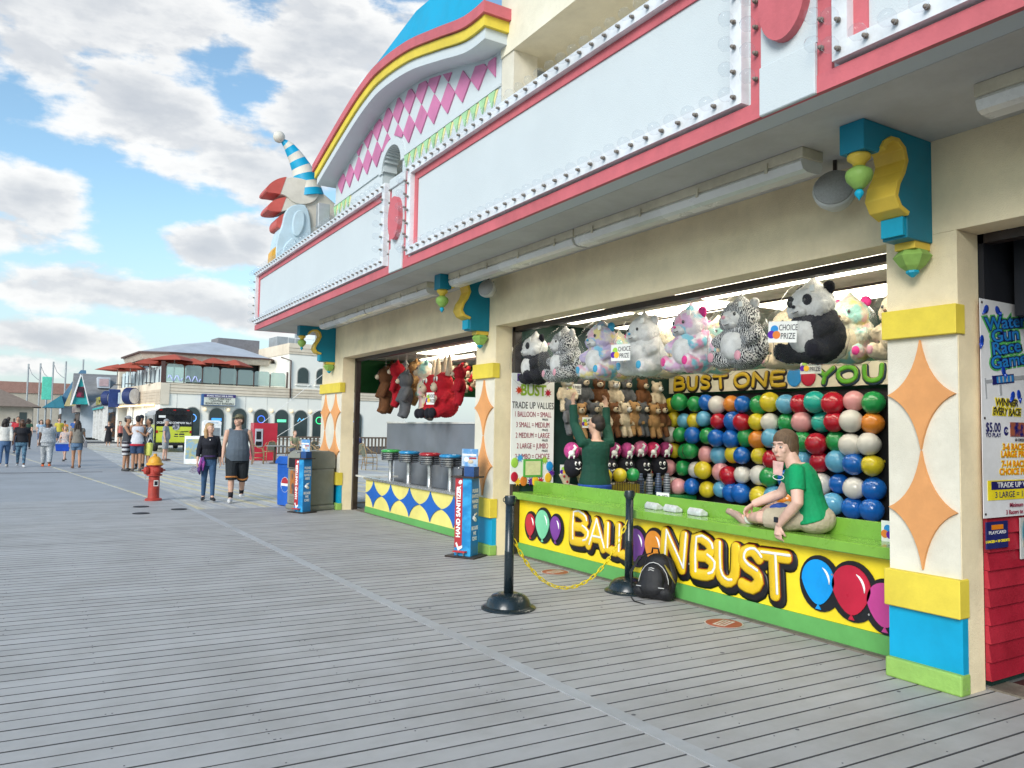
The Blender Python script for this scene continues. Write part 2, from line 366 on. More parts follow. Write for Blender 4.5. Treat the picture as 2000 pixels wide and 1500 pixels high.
def column(y0, y1, nd, lower=True):
    c = part(MB().box(XF, y0, 0, 5.19, y1, ZO - .002), 'column', CREAM)
    f = MB().box(XF - .006, y0 + .004, .71, XF + .01, y1 - .004, 2.25); part(f, 'column_face', CREAML, parent=c)
    part(MB().box(XF - .05, y0 - .012, 2.25, XF + .06, y1 + .012, 2.44), 'yellow_band', YELP, bevel=.004, parent=c)
    part(MB().box(XF - .055, y0 - .012, .47, XF + .06, y1 + .012, .71), 'yellow_band', YELP, bevel=.006, parent=c)
    part(MB().box(XF - .012, y0 - .004, .10, XF + .05, y1 + .002, .468), 'blue_plinth', CYAN, parent=c)
    part(MB().box(XF - .05, y0 - .012, 0, XF + .06, y1 + .012, .13), 'green_base', LIME, bevel=.012, parent=c)
    w = (y1 - y0) / nd
    for i in range(nd):
        yc = y0 + w * (i + .5); hw = w / 2 - .012
        for zc, hh in ((1.87, .36), (1.12, .385)):
            P = []
            for q in range(4):
                a, b = [((0, hh), (-hw, 0)), ((-hw, 0), (0, -hh)), ((0, -hh), (hw, 0)), ((hw, 0), (0, hh))][q]
                for s_ in range(8):
                    t = s_ / 8; mid = ((a[0] + b[0]) * .5 * .42, (a[1] + b[1]) * .5 * .42)
                    P.append((yc + (1 - t) ** 2 * a[0] + 2 * t * (1 - t) * mid[0] + t * t * b[0], zc + (1 - t) ** 2 * a[1] + 2 * t * (1 - t) * mid[1] + t * t * b[1]))
            part(MB().prism(P, lambda a, b, e: (XF - .007 - e, a, b), .022), 'orange_diamond', ORNG, parent=c)
    return c
column(2.69, 3.17, 1); column(8.53, 9.04, 1); column(14.4, 15.64, 2); column(-3.25, -2.78, 1)
# dark roller-shutter frames inside the openings
for y0, y1 in ((3.17, 8.53), (9.04, 14.4), (-2.78, 2.69)):
    y1 > 3 and part(MB().box(5.195, y1 - .07, 0, 5.29, y1, ZO), 'shutter_track', DARK)
    part(MB().box(5.195, y0, 0, 5.29, y0 + .03, ZO), 'shutter_track', DARK)
    part(MB().box(5.195, y0, ZO - .06, 5.29, y1, ZO - .001), 'shutter_housing', DARK)
    part(MB().box(5.22, y0, -.01, 5.46, y1, .012), 'sill', mat('worn_sill', (.17, .145, .115), .8, .25, 7, .4, 50))
# canopy
part(MB().box(3.90, -8, ZS, XF - .001, 16.2, ZS + .1), 'soffit', SOFF)
part(MB().box(4.946, 15.642, ZS, 5.6, 16.2, ZS + .1), 'soffit', SOFF)
part(MB().box(3.80, -8, ZS + .5, 8.5, 16.2, ZT - .12), 'canopy_roof', SOFF)
part(MB().box(3.737, -8, ZS + .004, 3.90, 16.29, ZT - .04), 'fascia', WHITE)
part(MB().box(3.901, 16.17, ZS + .004, 5.6, 16.29, ZT - .04), 'fascia_return', WHITE)
part(MB().box(3.70, -8, ZS, 3.7365, 16.33, ZS + .105), 'fascia_bottom_strip', PINK)
part(MB().box(3.737, 16.2905, ZS, 5.6, 16.33, ZS + .105), 'fascia_bottom_strip', PINK)
CHAN = mat('white_raceway_metal', (.72, .74, .76), .35, .06, 8, metal=.0, coat=.3)
bulb_me = MB().lathe([(.004, -.052), (.030, -.040), (.044, -.018), (.047, .004), (.040, .026), (.022, .044), (.016, .06)], n=10, M=Matrix.Rotation(PI / 2, 4, 'Y')).mesh('bulb', True)
sock_me = MB().lathe([(.009, .05), (.012, .056), (.012, .07), (.016, .072), (.016, .08)], n=8, M=Matrix.Rotation(PI / 2, 4, 'Y')).mesh('bulb_socket', True)
BULB = thinglass('clear_bulb_glass', (.96, .97, .98), 1.22, .05, .03); SOCK = mat('bulb_socket_metal', (.20, .17, .14), .6, .3, 30, metal=.2)
bulb_me.materials.append(BULB); sock_me.materials.append(SOCK)
def marquee(y0, y1, top=True, sides=(1, 1), dens=.168, inner_top=True):
    zb, zt = ZS + .125, ZT - .035
    w, x0, x1 = .095, 3.665, 3.7365
    fr = MB().box(x0, y0, zb, x1, y1, zb + w)
    if top: fr.box(x0, y0, zt - w, x1, y1, zt)
    if sides[0]: fr.box(x0, y0, zb + w + .0, x1, y0 + w, zt - w)
    if sides[1]: fr.box(x0, y1 - w, zb + w + .0, x1, y1, zt - w)
    F = part(fr, 'marquee_frame', CHAN)
    P = MB().box(3.722, y0 + w, zb + w, 3.7366, y1 - w, zb + w + .03).box(3.722, y0 + w, zt - w - .085, 3.7366, y1 - w, zt - w)
    P.box(3.722, y0 + w, zb + w + .03, 3.7366, y0 + w + .03, zt - w - .085).box(3.722, y1 - w - .085, zb + w + .03, 3.7366, y1 - w, zt - w - .085)
    part(P, 'pink_border', PINK, parent=F)
    pts = []
    n = int((y1 - y0) / dens)
    for i in range(n + 1):
        yy = y0 + .05 + (y1 - y0 - .1) * i / n
        pts.append((yy, zb + .05))
        if top: pts.append((yy, zt - .05))
    for s_, yy in ((sides[0], y0 + .05), (sides[1], y1 - .05)):
        if s_:
            for j in range(1, 6): pts.append((yy, zb + .05 + (zt - zb - .1) * j / 6))
    I = wm(F).inverted()
    for yy, zz in pts:
        q = I @ Vector((3.60 + .0, yy, zz))
        linkmesh('bulb', bulb_me, F, None, q - Vector((.02, 0, 0)), (random.uniform(-.1, .1), random.uniform(-.08, .08), 0)); linkmesh('bulb_socket', sock_me, F, None, q - Vector((.025, 0, 0)))
    return F
marquee(3.31, 8.53); marquee(9.25, 16.29); marquee(-2.6, 2.66, top=True)
def divider(yc):
    D = part(MB().box(3.712, yc - .29, ZS + .106, 3.7364, yc + .29, ZT - .04), 'divider_panel', PINK)
    part(MB().box(3.68, yc - .2, ZS - .004, 3.7118, yc + .2, ZS + .30), 'pilaster_block', WHITE, bevel=.006, parent=D)
    part(MB().box(3.70, yc - .2, ZS + .302, 3.7119, yc + .2, ZT - .16), 'pilaster', WHITE, parent=D)
    part(MB().box(3.68, yc - .24, ZT - .158, 3.7118, yc + .24, ZT - .03), 'pilaster_cap', WHITE, bevel=.006, parent=D)
    P = [(yc + .17 * math.cos(t * PI / 16), ZS + .66 + .27 * math.sin(t * PI / 16)) for t in range(32)]
    part(MB().prism(P, lambda a, b, e: (3.6995 - e, a, b), .06), 'pink_oval', PINK, parent=D)
    I = wm(D).inverted()
    for sgn in (-1, 1):
        for j in range(6):
            q = I @ Vector((3.62, yc + sgn * .235, ZS + .25 + j * .165)); linkmesh('bulb', bulb_me, D, None, q); linkmesh('bulb_socket', sock_me, D, None, q)
divider(2.985); divider(8.89)
I = wm(ab).inverted()
for j in range(6):
    q = I @ Vector((4.0 + .0, 16.42, ZS + .2 + j * .18)); linkmesh('bulb', bulb_me, ab, None, q)
# brackets
def bpart(mb, *a, **k):
    for v in mb.v: v.z = ZS - (ZS - v.z) * .79
    return part(mb, *a, **k)
def bracket(yc):
    B = bpart(MB().prism([(4.945, ZS - .002), (4.22, ZS - .002), (4.22, 3.30), (4.37, 3.30), (4.40, 3.36), (4.47, 3.42), (4.55, 3.43), (4.62, 3.37), (4.63, 3.28), (4.59, 3.18), (4.53, 3.08), (4.51, 2.98), (4.56, 2.90), (4.66, 2.86), (4.66, 2.68), (4.945, 2.68)],
                        lambda a, b, e: (a, yc - .085 + e, b), .17), 'bracket', TEAL, bevel=.004)
    pts = [(4.385, 3.335), (4.42, 3.40), (4.48, 3.445), (4.555, 3.45), (4.62, 3.40), (4.645, 3.30), (4.61, 3.19), (4.555, 3.09), (4.53, 2.99), (4.57, 2.915), (4.66, 2.875)]
    s_ = MB(); rs = []
    for i, (a, b) in enumerate(pts):
        p0 = Vector(pts[max(0, i - 1)]); p1 = Vector(pts[min(len(pts) - 1, i + 1)]); dd = (p1 - p0).normalized(); n_ = Vector((-dd.y, dd.x)); t = .012
        rs.append([(a - n_.x * .028, yc - .105, b - n_.y * .028), (a - n_.x * .028, yc + .105, b - n_.y * .028), (a + n_.x * t, yc + .105, b + n_.y * t), (a + n_.x * t, yc - .105, b + n_.y * t)])
    s_.rings(rs); bpart(s_, 'scroll_trim', YELM, smooth=False, parent=B, bevel=.004)
    bpart(MB().box(4.63, yc - .075, 2.70, 4.6595, yc + .075, 2.85), 'foot_block', TEALL, parent=B)
    bpart(MB().lathe([(.062, 3.3), (.07, 3.285), (.07, 3.26), (.04, 3.225), (.035, 3.20)], (4.295, yc, 0), 16), 'finial_collar', YELM, True, parent=B)
    bpart(MB().lathe([(.034, 3.20), (.075, 3.165), (.083, 3.13), (.075, 3.09), (.035, 3.03), (.02, 3.015)], (4.295, yc, 0), 16), 'finial_bulb', LIME, True, parent=B)
    bpart(MB().lathe([(.016, 3.015), (.028, 2.995), (.028, 2.975), (.006, 2.94), (.001, 2.925)], (4.295, yc, 0), 12), 'finial_tip', TEALL, True, parent=B)
    bpart(MB().box(4.77, yc - .07, 2.62, 4.94, yc + .07, 2.679), 'drop_collar', YELM, parent=B)
    bpart(MB().lathe([(.085, 2.619), (.118, 2.57), (.075, 2.49), (.04, 2.455)], (4.855, yc, 0), 6), 'drop', LIME, parent=B)
    bpart(MB().lathe([(.04, 2.454), (.042, 2.435), (.01, 2.40)], (4.855, yc, 0), 8), 'drop_tip', TEALL, parent=B)
for yy in (2.93, 8.79, 14.95, -3.0): bracket(yy)
# fluorescent fixtures under the soffit
FXB = mat('fixture_cream_metal', (.60, .55, .42), .5, .08, 6); FXL = mat('ribbed_diffuser', (.70, .69, .66), .25, .04, 1.5, coat=.4)
def fixture(y0, y1, label):
    f = thing('light_fixture', label, 'light fixture', (4.42, (y0 + y1) / 2, ZS), group='strip lights under the marquee')
    part(MB().box(4.31, y0, ZS - .075, 4.53, y1, ZS), 'housing', FXB, parent=f, bevel=.006)
    mb = MB(); pr = [(4.325, ZS - .0755), (4.305, ZS - .10), (4.33, ZS - .15), (4.37, ZS - .165), (4.47, ZS - .165), (4.51, ZS - .15), (4.535, ZS - .10), (4.515, ZS - .0755)]
    mb.prism(pr, lambda a, b, e: (a, y0 + .01 + e, b), y1 - y0 - .02); part(mb, 'diffuser', FXL, parent=f)
    for i in range(4): 
        yy = y0 + .3 + (y1 - y0 - .6) * i / 3
        part(MB().box(4.297, yy - .012, ZS - .11, 4.305, yy + .012, ZS - .04), 'clip', FXB, parent=f)
fixture(3.36, 5.98, 'long cream strip light under the marquee, near half over the balloon booth'); fixture(6.0, 8.66, 'long cream strip light over the balloon booth, ending at the middle bracket')
fixture(9.3, 11.6, 'strip light under the marquee just left of the middle bracket'); fixture(11.62, 13.95, 'farthest strip light under the marquee, ending near the far corner bracket'); fixture(-.4, 2.24, 'strip light at the right edge above the water gun booth')
SPK = mat('speaker_white_plastic', (.55, .55, .52), .45, .06, 10)
def speaker(loc, rz, tilt, label, s_=1):
    t = thing('loudspeaker', label, 'speaker', loc, rz, 'white loudspeakers under the marquee'); t.scale = (s_,) * 3
    Mx = Matrix.Rotation(tilt, 4, 'X')
    b = MB().lathe([(.05, -.09), (.1, -.085), (.135, 0), (.14, .05), (.13, .07)], n=24, M=Mx @ Matrix.Rotation(PI / 2, 4, 'X')); b.build('cabinet', SPK, t, True)
    MB().lathe([(.128, .0), (.12, .014), (.002, .022)], n=24, M=Mx @ Matrix.Translation((0, -.069, 0)) @ Matrix.Rotation(PI / 2, 4, 'X')).build('grille', mat('speaker_grille', (.40, .40, .39), .6, .1, 200, .4, 400), t, True)
    MB().box(-.012, -.02, .10, .012, .02, .24).box(-.1, -.012, .10, .1, .012, .112).build('mount', DARK, t)
speaker((4.74, 3.42, 3.31), R(-62), R(-14), 'white loudspeaker mounted beside the near teal bracket', 1.05); speaker((4.72, 8.36, 3.34), R(-62), R(-12), 'white loudspeaker mounted beside the middle teal bracket', .82)
# upper storey behind the marquee
CREAMU = mat('upper_cream_stucco', (.78, .73, .58), .85, .04, 2, .4, 90)
YC, HWL = 11.83, 3.32
def ogee(t):           # t in -1..1 along the eave: height over the eave ends
    K = [(-1.06, .075), (-.95, .07), (-.84, .11), (-.61, .33), (-.3, .60), (.04, .73), (.25, .67), (.46, .52), (.75, .26), (1.06, -.04)]
    t = max(-1.05, min(1.05, t))
    for i in range(len(K) - 1):
        if K[i][0] <= t <= K[i + 1][0]:
            p0, p1, p2, p3 = K[max(0, i - 1)], K[i], K[i + 1], K[min(len(K) - 1, i + 2)]; u = (t - p1[0]) / (p2[0] - p1[0]); w = p2[0] - p1[0]
            m1 = (p2[1] - p0[1]) / (p2[0] - p0[0]) * w; m2 = (p3[1] - p1[1]) / (p3[0] - p1[0]) * w
            return (2 * u ** 3 - 3 * u * u + 1) * p1[1] + (u ** 3 - 2 * u * u + u) * m1 + (-2 * u ** 3 + 3 * u * u) * p2[1] + (u ** 3 - u * u) * m2
    return 0
# gable wall with openings: arch in the middle and two side windows
ga = thing('gable_front', 'white gable with pink diamonds under a curved blue roof above the marquee', 'gable', (5.0, YC, ZT))
N = 40
def wall_grid():
    mb = MB(); xs0, xs1 = XF, XF + .25
    arch = lambda q: 6.02 + math.sqrt(max(0, .42 ** 2 - (q - (YC + .33)) ** 2)) * .9 if abs(q - (YC + .33)) < .42 else None
    ys = [YC - HWL + 2 * HWL * i / 120 for i in range(121)]
    for i in range(120):
        a, b = ys[i], ys[i + 1]; m_ = (a + b) / 2; z1 = 6.44 + ogee((m_ - YC) / 3.52) + .10
        spans = [(ZT - .3, z1)]
        A = arch(m_)
        if A: spans = [(A, z1)]
        elif 12.75 < m_ < 14.1: spans = [(ZT - .3, 5.0), (5.62, z1)]
        for s0, s1 in spans: mb.box(xs0, a, s0, xs1, b, s1)
    return mb
part(wall_grid(), 'gable_wall', WHITE, parent=ga)
P = MB(); cyA = YC + .33
for i in range(24):
    t0, t1 = PI * i / 24, PI * (i + 1) / 24
    f = lambda t, r: (cyA + r * math.cos(t), 6.02 + r * .9 * math.sin(t))
    q = [f(t0, .42), f(t1, .42), f(t1, .56), f(t0, .56)]
    P.prism(q, lambda a, b, e: (XF - .03 + e, a, b), .029)
part(P, 'arch_trim', WHITE, parent=ga)
part(MB().box(XF + .9, YC - HWL, ZT - .2, XF + 1.0, YC + HWL, 7.4), 'recess_wall', CREAMU, parent=ga)
part(MB().box(XF - .025, YC - HWL, 6.06, XF - .001, YC - .18, 6.10), 'trim_rail', WHITE, parent=ga); part(MB().box(XF - .025, YC + .85, 6.06, XF - .001, YC + HWL, 6.10), 'trim_rail', WHITE, parent=ga)
# harlequin diamonds (each a raised panel), clipped to the band under the curved eave
import itertools
def clip(poly, f):      # keep where f>=0 (convex, linear interpolation)
    out = []
    for i in range(len(poly)):
        a, b = poly[i], poly[(i + 1) % len(poly)]; fa, fb = f(a), f(b)
        if fa >= 0: out.append(a)
        if fa * fb < 0:
            t = fa / (fa - fb); out.append((a[0] + (b[0] - a[0]) * t, a[1] + (b[1] - a[1]) * t))
    return out
dw, dh = .235, .24
for r_ in range(3):
    for c_ in range(-15, 16):
        yc = YC + .1 + c_ * dw * 2; zc = 6.46 + r_ * dh * 2
        po = [(yc - dw * .98, zc), (yc, zc - dh * .97), (yc + dw * .98, zc), (yc, zc + dh * .97)]
        tilt = lambda p: 6.58 + ogee((p[0] - YC) / 3.45) - .16 - p[1]
        po = clip(po, tilt); po = clip(po, lambda p: p[0] - (YC - HWL + .14)) if po else po; po = clip(po, lambda p: YC + HWL - .14 - p[0]) if po else po
        if not po or len(po) < 3: continue
        if any((p[0] - cyA) ** 2 + ((p[1] - 6.02) / .9) ** 2 < .54 ** 2 for p in po):
            po2 = clip(po, lambda p: math.hypot(p[0] - cyA, (p[1] - 6.02) / .9) - .60)
            if len(po2) < 3: continue
            po = po2
        ar = abs(sum(po[i][0] * po[(i + 1) % len(po)][1] - po[(i + 1) % len(po)][0] * po[i][1] for i in range(len(po)))) / 2
        if ar < .012: continue
        part(MB().prism(po, lambda a, b, e: (XF - .001 - e, a, b), .022), 'harlequin_diamond', MAG, parent=ga)
PENG = mat('mint_green_paint', (.36, .62, .34), .6); PENY = mat('pennant_yellow_paint', (.74, .66, .32), .6)
for k in range(26):
    yc = YC - HWL + .22 + k * .255
    if YC - .2 < yc < YC + .9 or 12.7 < yc < 14.15: continue
    part(MB().prism([(yc - .095, 6.05), (yc + .095, 6.05), (yc, 5.85)], lambda a, b, e: (XF - .002 - e, a, b), .02), 'pennant', PENG, parent=ga)
    part(MB().prism([(yc - .155, 6.05), (yc - .03, 6.05), (yc - .05, 5.86)], lambda a, b, e: (XF - .001 - e, a, b), .006), 'pennant', PENY, parent=ga)
# curved eave: three stepped mouldings and the blue roof rising behind
def eave(x0, x1, z0, z1, m, name, hw=3.5, sof=False):
    mb = MB(); rs = []
    for i in range(N + 1):
        t = -1 + 2 * i / N; yy = YC + hw * t; h = 6.44 + ogee(t)
        rs.append([(x0, yy, h + z0), (x1, yy, h + z0), (x1, yy, h + z1), (x0, yy, h + z1)])
    mb.rings(rs); return part(mb, name, m, parent=ga)
eave(4.60, XF + .3, .03, .17, WHITE, 'eave_soffit', 3.48); eave(4.56, XF + .3, .171, .31, YELP, 'yellow_moulding', 3.53); eave(4.52, XF + .3, .311, .46, PINK, 'pink_moulding', 3.58)
mb = MB(); A = []; B = []; C0 = []
for i in range(N + 1):
    t = -1 + 2 * i / N; s2 = (t + 1) / 2; yy = YC - 3.45 + s2 * 4.9; A.append((4.62, yy, 6.84 + ogee((yy - YC) / 3.5))); C0.append((4.74, YC - 3.35 + s2 * 4.72, 7.85 + .25 * (1 - abs(t))))
    B.append((6.6, YC - 1.6 + s2 * 2.17, 9.8))
[mb.add([A[i], A[i + 1], C0[i + 1], C0[i]], [(0, 1, 2, 3)]).add([C0[i], C0[i + 1], B[i + 1], B[i]], [(0, 1, 2, 3)]) for i in range(N)]; rf = part(mb, 'roof', mat('sky_blue_roof', (.0, .34, .56), .45, .05, 2), smooth=True, parent=ga)
part(MB().tube([A[-1], C0[-1], B[-1]], .05, 6), 'roof_hip_trim', WHITE, parent=ga)
part(MB().add([A[-1], C0[-1], B[-1], (6.6, A[-1][1], 7.0)], [(0, 1, 2, 3)]), 'roof_side', mat('sky_blue_roof', (.0, .34, .56)), parent=ga)
part(MB().box(XF + .25, YC + HWL - .1, ZT - .2, 9.5, YC + HWL, 6.9), 'side_wall', WHITE, parent=ga)
part(MB().box(5.4, YC + 3.4, 6.95, 7.5, YC + 3.62, 7.25), 'parapet_block', WHITE, parent=ga)
# cream bay over the right-hand booth
bay = thing('upper_bay', 'plain cream upper storey jutting out over the balloon booth', 'building', (5.2, 5, 6.4))
part(MB().box(XF - .02, -8, 6.42, 9.5, 8.50, 9.8), 'overhang', CREAMU, parent=bay); part(MB().box(6.05, -8, ZT - .12, 9.5, 8.45, 6.419), 'rear_wall', CREAM, parent=bay)
part(MB().box(XF, 8.2, ZT - .2, 5.3, 8.5, 6.418), 'corner_pier', CREAML, parent=bay)
part(MB().box(6.0, 15.2, 3.64, 10.5, 15.6, 6.5), 'rear_block', CREAMU); part(MB().box(9.6, -8, 0, 10.4, 15.4, 8.5), 'rear_wall', CREAMU)
# ================================================================ booth interiors
BLACK = mat('black_board', (.012, .012, .016), .7, .2, 5); NAVY = mat('dark_green_black', (.015, .05, .04), .7, .2, 5); FLOORI = mat('booth_floor', (.16, .17, .17), .7, .15, 4)
CEIL = mat('ceiling_tile', (.62, .60, .55), .9, .05, 20, .3, 160); TBAR = mat('ceiling_grid_metal', (.55, .54, .50), .5)
PANEL = mat('lit_ceiling_panel', (1, .95, .82), .5, 0, emit=3.4, ecol=(1, .93, .76))
GRN = mat('counter_green', (.19, .40, .05), .28, .05, 3, coat=.35); YELB = mat('counter_yellow', (.86, .66, .02), .45, .04, 2, .08, 40, coat=.15)
SIDEG = mat('side_panel_green', (.02, .25, .07), .5, .1, 3)
part(MB().box(5.46, -2.78, -.02, 9.6, 15.4, .008), 'interior_floor', FLOORI)
cl = part(MB().box(5.29, -2.78, 3.0, 9.6, 15.39, 3.05), 'ceiling', CEIL)
g = MB()
for i in range(8): g.box(5.35 + i * .61 - .012, -2.7, 2.992, 5.35 + i * .61 + .012, 15.35, 2.9995)
for i in range(15): g.box(5.3, -2.2 + i * 1.22 - .012, 2.993, 9.55, -2.2 + i * 1.22 + .012, 2.9992)
part(g, 'grid_bar', TBAR, parent=cl)
for x, y in [(5.36, 4.6), (5.36, 3.4), (6.58, 4.6), (6.58, 7.0), (5.36, 7.0), (6.58, 3.4), (5.97, 5.8), (5.97, 10.9), (5.97, 12.1), (7.19, 10.9), (6.58, 13.3)]:
    part(MB().box(x + .02, y + .02, 2.984, x + .59, y + 1.19, 2.991), 'light_panel', PANEL, parent=cl)
bw = part(MB().box(7.99, 3.15, 0, 8.1, 8.50, 3.0), 'back_wall', mat('green_peg_wall', (.02, .10, .05), .7, .2, 8))
part(MB().box(7.93, 3.2, .45, 7.988, 8.45, 2.12), 'balloon_board', BLACK, parent=bw)
part(MB().box(5.30, 8.50, 0, 8.1, 8.60, 3.0), 'partition_wall', NAVY)
part(MB().box(5.30, 2.70, 0, 8.1, 3.14, 3.0), 'partition_wall', NAVY)
part(MB().box(8.6, 9.04, 0, 8.7, 12.4, 3.0), 'back_wall', mat('red_bead_wall', (.20, .02, .03), .7, .2, 14, c2=(.55, .42, .2), kind='spots'))
part(MB().box(5.46, 15.36, 2.3, 8.6, 15.39, 2.99), 'green_valance', mat('green_valance_paint', (.02, .16, .04), .6))
# ---- balloon counter
cb = thing('balloon_booth_counter', 'yellow and green game counter lettered with big cartoon balloon lettering', 'counter', (5.3, 5.85, 0))
yA, yB = 3.19, 8.46
part(MB().box(5.30, yA, .155, 5.34, yB, .71), 'front_panel', YELB, parent=cb)
part(MB().box(5.285, yA, .013, 5.34, yB, .154), 'green_base', mat('base_green', (.12, .38, .10), .5, .05, 3, wear=.67), parent=cb)
part(MB().box(5.19, yA, .715, 5.50, yB, .80), 'countertop', GRN, parent=cb, bevel=.006)
part(MB().box(5.501, yA, .7, 5.54, yB, .935), 'back_rail', GRN, parent=cb, bevel=.003)
part(MB().box(5.5405, yA, .01, 5.9, yB, .72), 'inner_shelf', SIDEG, parent=cb)
LBLK = mat('letter_black', (.01, .01, .013), .4, .1); LYEL = mat('letter_golden', (.78, .51, .015), .35, .05, 3, coat=.3); LRED = mat('letter_dark_red', (.28, .03, .01), .4); LWHT = mat('letter_white', (.85, .85, .83), .4)
def glyph(ch):
    G = {'B': [[(0, 0), (.04, 1), (.55, .97), (.72, .76), (.5, .55), (.06, .53)], [(.5, .55), (.8, .38), (.7, .08), (.35, 0), (0, 0)]],
         'A': [[(0, 0), (.38, 1)], [(.38, 1), (.78, 0)], [(.16, .34), (.64, .34)]], 'L': [[(.1, 1), (.06, .04), (.7, 0)]],
         'N': [[(.0, 0), (.08, 1)], [(.08, 1), (.72, 0)], [(.72, 0), (.82, 1)]], 'U': [[(.04, 1), (.06, .25), (.25, 0), (.5, 0), (.7, .25), (.74, 1)]],
         'S': [[(.76, .82), (.52, 1), (.2, .93), (.1, .7), (.3, .54), (.6, .44), (.74, .22), (.5, 0), (.1, .06)]], 'T': [[(0, .97), (.85, 1)], [(.43, .97), (.48, 0)]],
         'O': [[(.4, 1), (.08, .8), (.03, .4), (.2, .05), (.5, 0), (.76, .25), (.78, .7), (.6, .96), (.4, 1)]], 'E': [[(.7, .98), (.06, .96), (.04, .02), (.72, 0)], [(.05, .5), (.58, .52)]],
         'Y': [[(0, 1), (.38, .5)], [(.8, 1), (.38, .5), (.3, 0)]]}
    return G[ch]
def stroke(mb, pts, r, f, off, flat=.28, n=8):
    # round-ended flattened stroke; f(a, b, out) -> point
    P = [Vector(p) for p in pts]; Q = []; Rd = []
    d0 = (P[0] - P[1]).normalized(); d1 = (P[-1] - P[-2]).normalized()
    for k, s_ in ((1.0, .25), (.85, .6), (.5, .88)): Q.append(P[0] + d0 * r * k * .8); Rd.append(r * s_)
    # densify
    for i in range(len(P)):
        Q.append(P[i]); Rd.append(r)
        if i < len(P) - 1 and len(P) > 2 and (P[i + 1] - P[i]).length > r * 1.5: Q.append((P[i] + P[i + 1]) / 2); Rd.append(r)
    for k, s_ in ((.5, .88), (.85, .6), (1.0, .25)): Q.append(P[-1] + d1 * r * k * .8); Rd.append(r * s_)
    nrm = Vector(f(0, 0, 1)) - Vector(f(0, 0, 0))
    mb.tube([f(q.x, q.y, off) for q in Q], Rd, n, flat=flat, up=nrm)
def smoothpts(pts):
    P = [Vector(p) for p in pts]
    if len(P) < 4: return pts
    out = []
    for i in range(len(P) - 1):
        p0, p1, p2, p3 = P[max(0, i - 1)], P[i], P[i + 1], P[min(len(P) - 1, i + 2)]
        for t in (0, .5):
            out.append(.5 * ((2 * p1) + (p2 - p0) * t + (2 * p0 - 5 * p1 + 4 * p2 - p3) * t * t + (3 * p1 - p0 - 3 * p2 + p3) * t ** 3))
    out.append(P[-1]); return out
def letter(ch, x, y, w, h, f, parent, r, cols, lab=None, out=.5, hl=True):
    mk = lambda: [[(x + a * w, y + b * h) for a, b in smoothpts(s_)] for s_ in glyph(ch)]
    S_ = mk(); core = MB(); red = MB(); bk = MB(); hi = MB()
    for st in S_:
        stroke(bk, [(a + r * .25, b - r * .45) for a, b in st], r * 1.75, f, r * .10, .12)
        stroke(red, st, r * 1.14, f, r * .24, .18); stroke(core, st, r, f, r * .42, .25)
        if hl: stroke(hi, [(a + r * .60, b + r * .42) for a, b in st[: max(2, int(len(st) * .7))]], r * .24, f, r * .64, .35, 6)
    o = core.build('letter', cols[0], parent, True, True)
    bk.build('letter_outline', cols[1], o, True, True); red.build('letter_edge', cols[2], o, True, True)
    if hl: hi.build('letter_highlight', cols[3], o, True, True)
fc = lambda a, b, e: (5.298 - e, -a, b)      # a runs along -Y (to the right when facing the counter)
C1 = (LYEL, LBLK, LRED, LWHT)
for ch, yl, w, zb, h in [('B', 7.28, .36, .335, .31), ('A', 6.97, .34, .315, .29), ('L', 6.66, .24, .315, .27), ('L', 6.47, .24, .30, .29), ('N', 5.76, .36, .29, .33), ('B', 5.34, .30, .285, .32), ('U', 5.05, .30, .285, .31), ('S', 4.79, .29, .27, .32), ('T', 4.57, .34, .255, .33)]:
    letter(ch, -yl, zb, w, h, fc, cb, .055, C1)
BAL = {'Y': (.72, .58, .03), 'G': (.02, .30, .08), 'B': (.01, .13, .52), 'W': (.72, .70, .68), 'O': (.72, .24, .03), 'L': (.13, .42, .66), 'R': (.46, .01, .03), 'T': (.02, .42, .36), 'P': (.72, .33, .36)}
BALN = {'Y': 'yellow', 'G': 'green', 'B': 'royal blue', 'W': 'white', 'O': 'orange', 'L': 'light blue', 'R': 'red', 'T': 'teal', 'P': 'pale pink'}
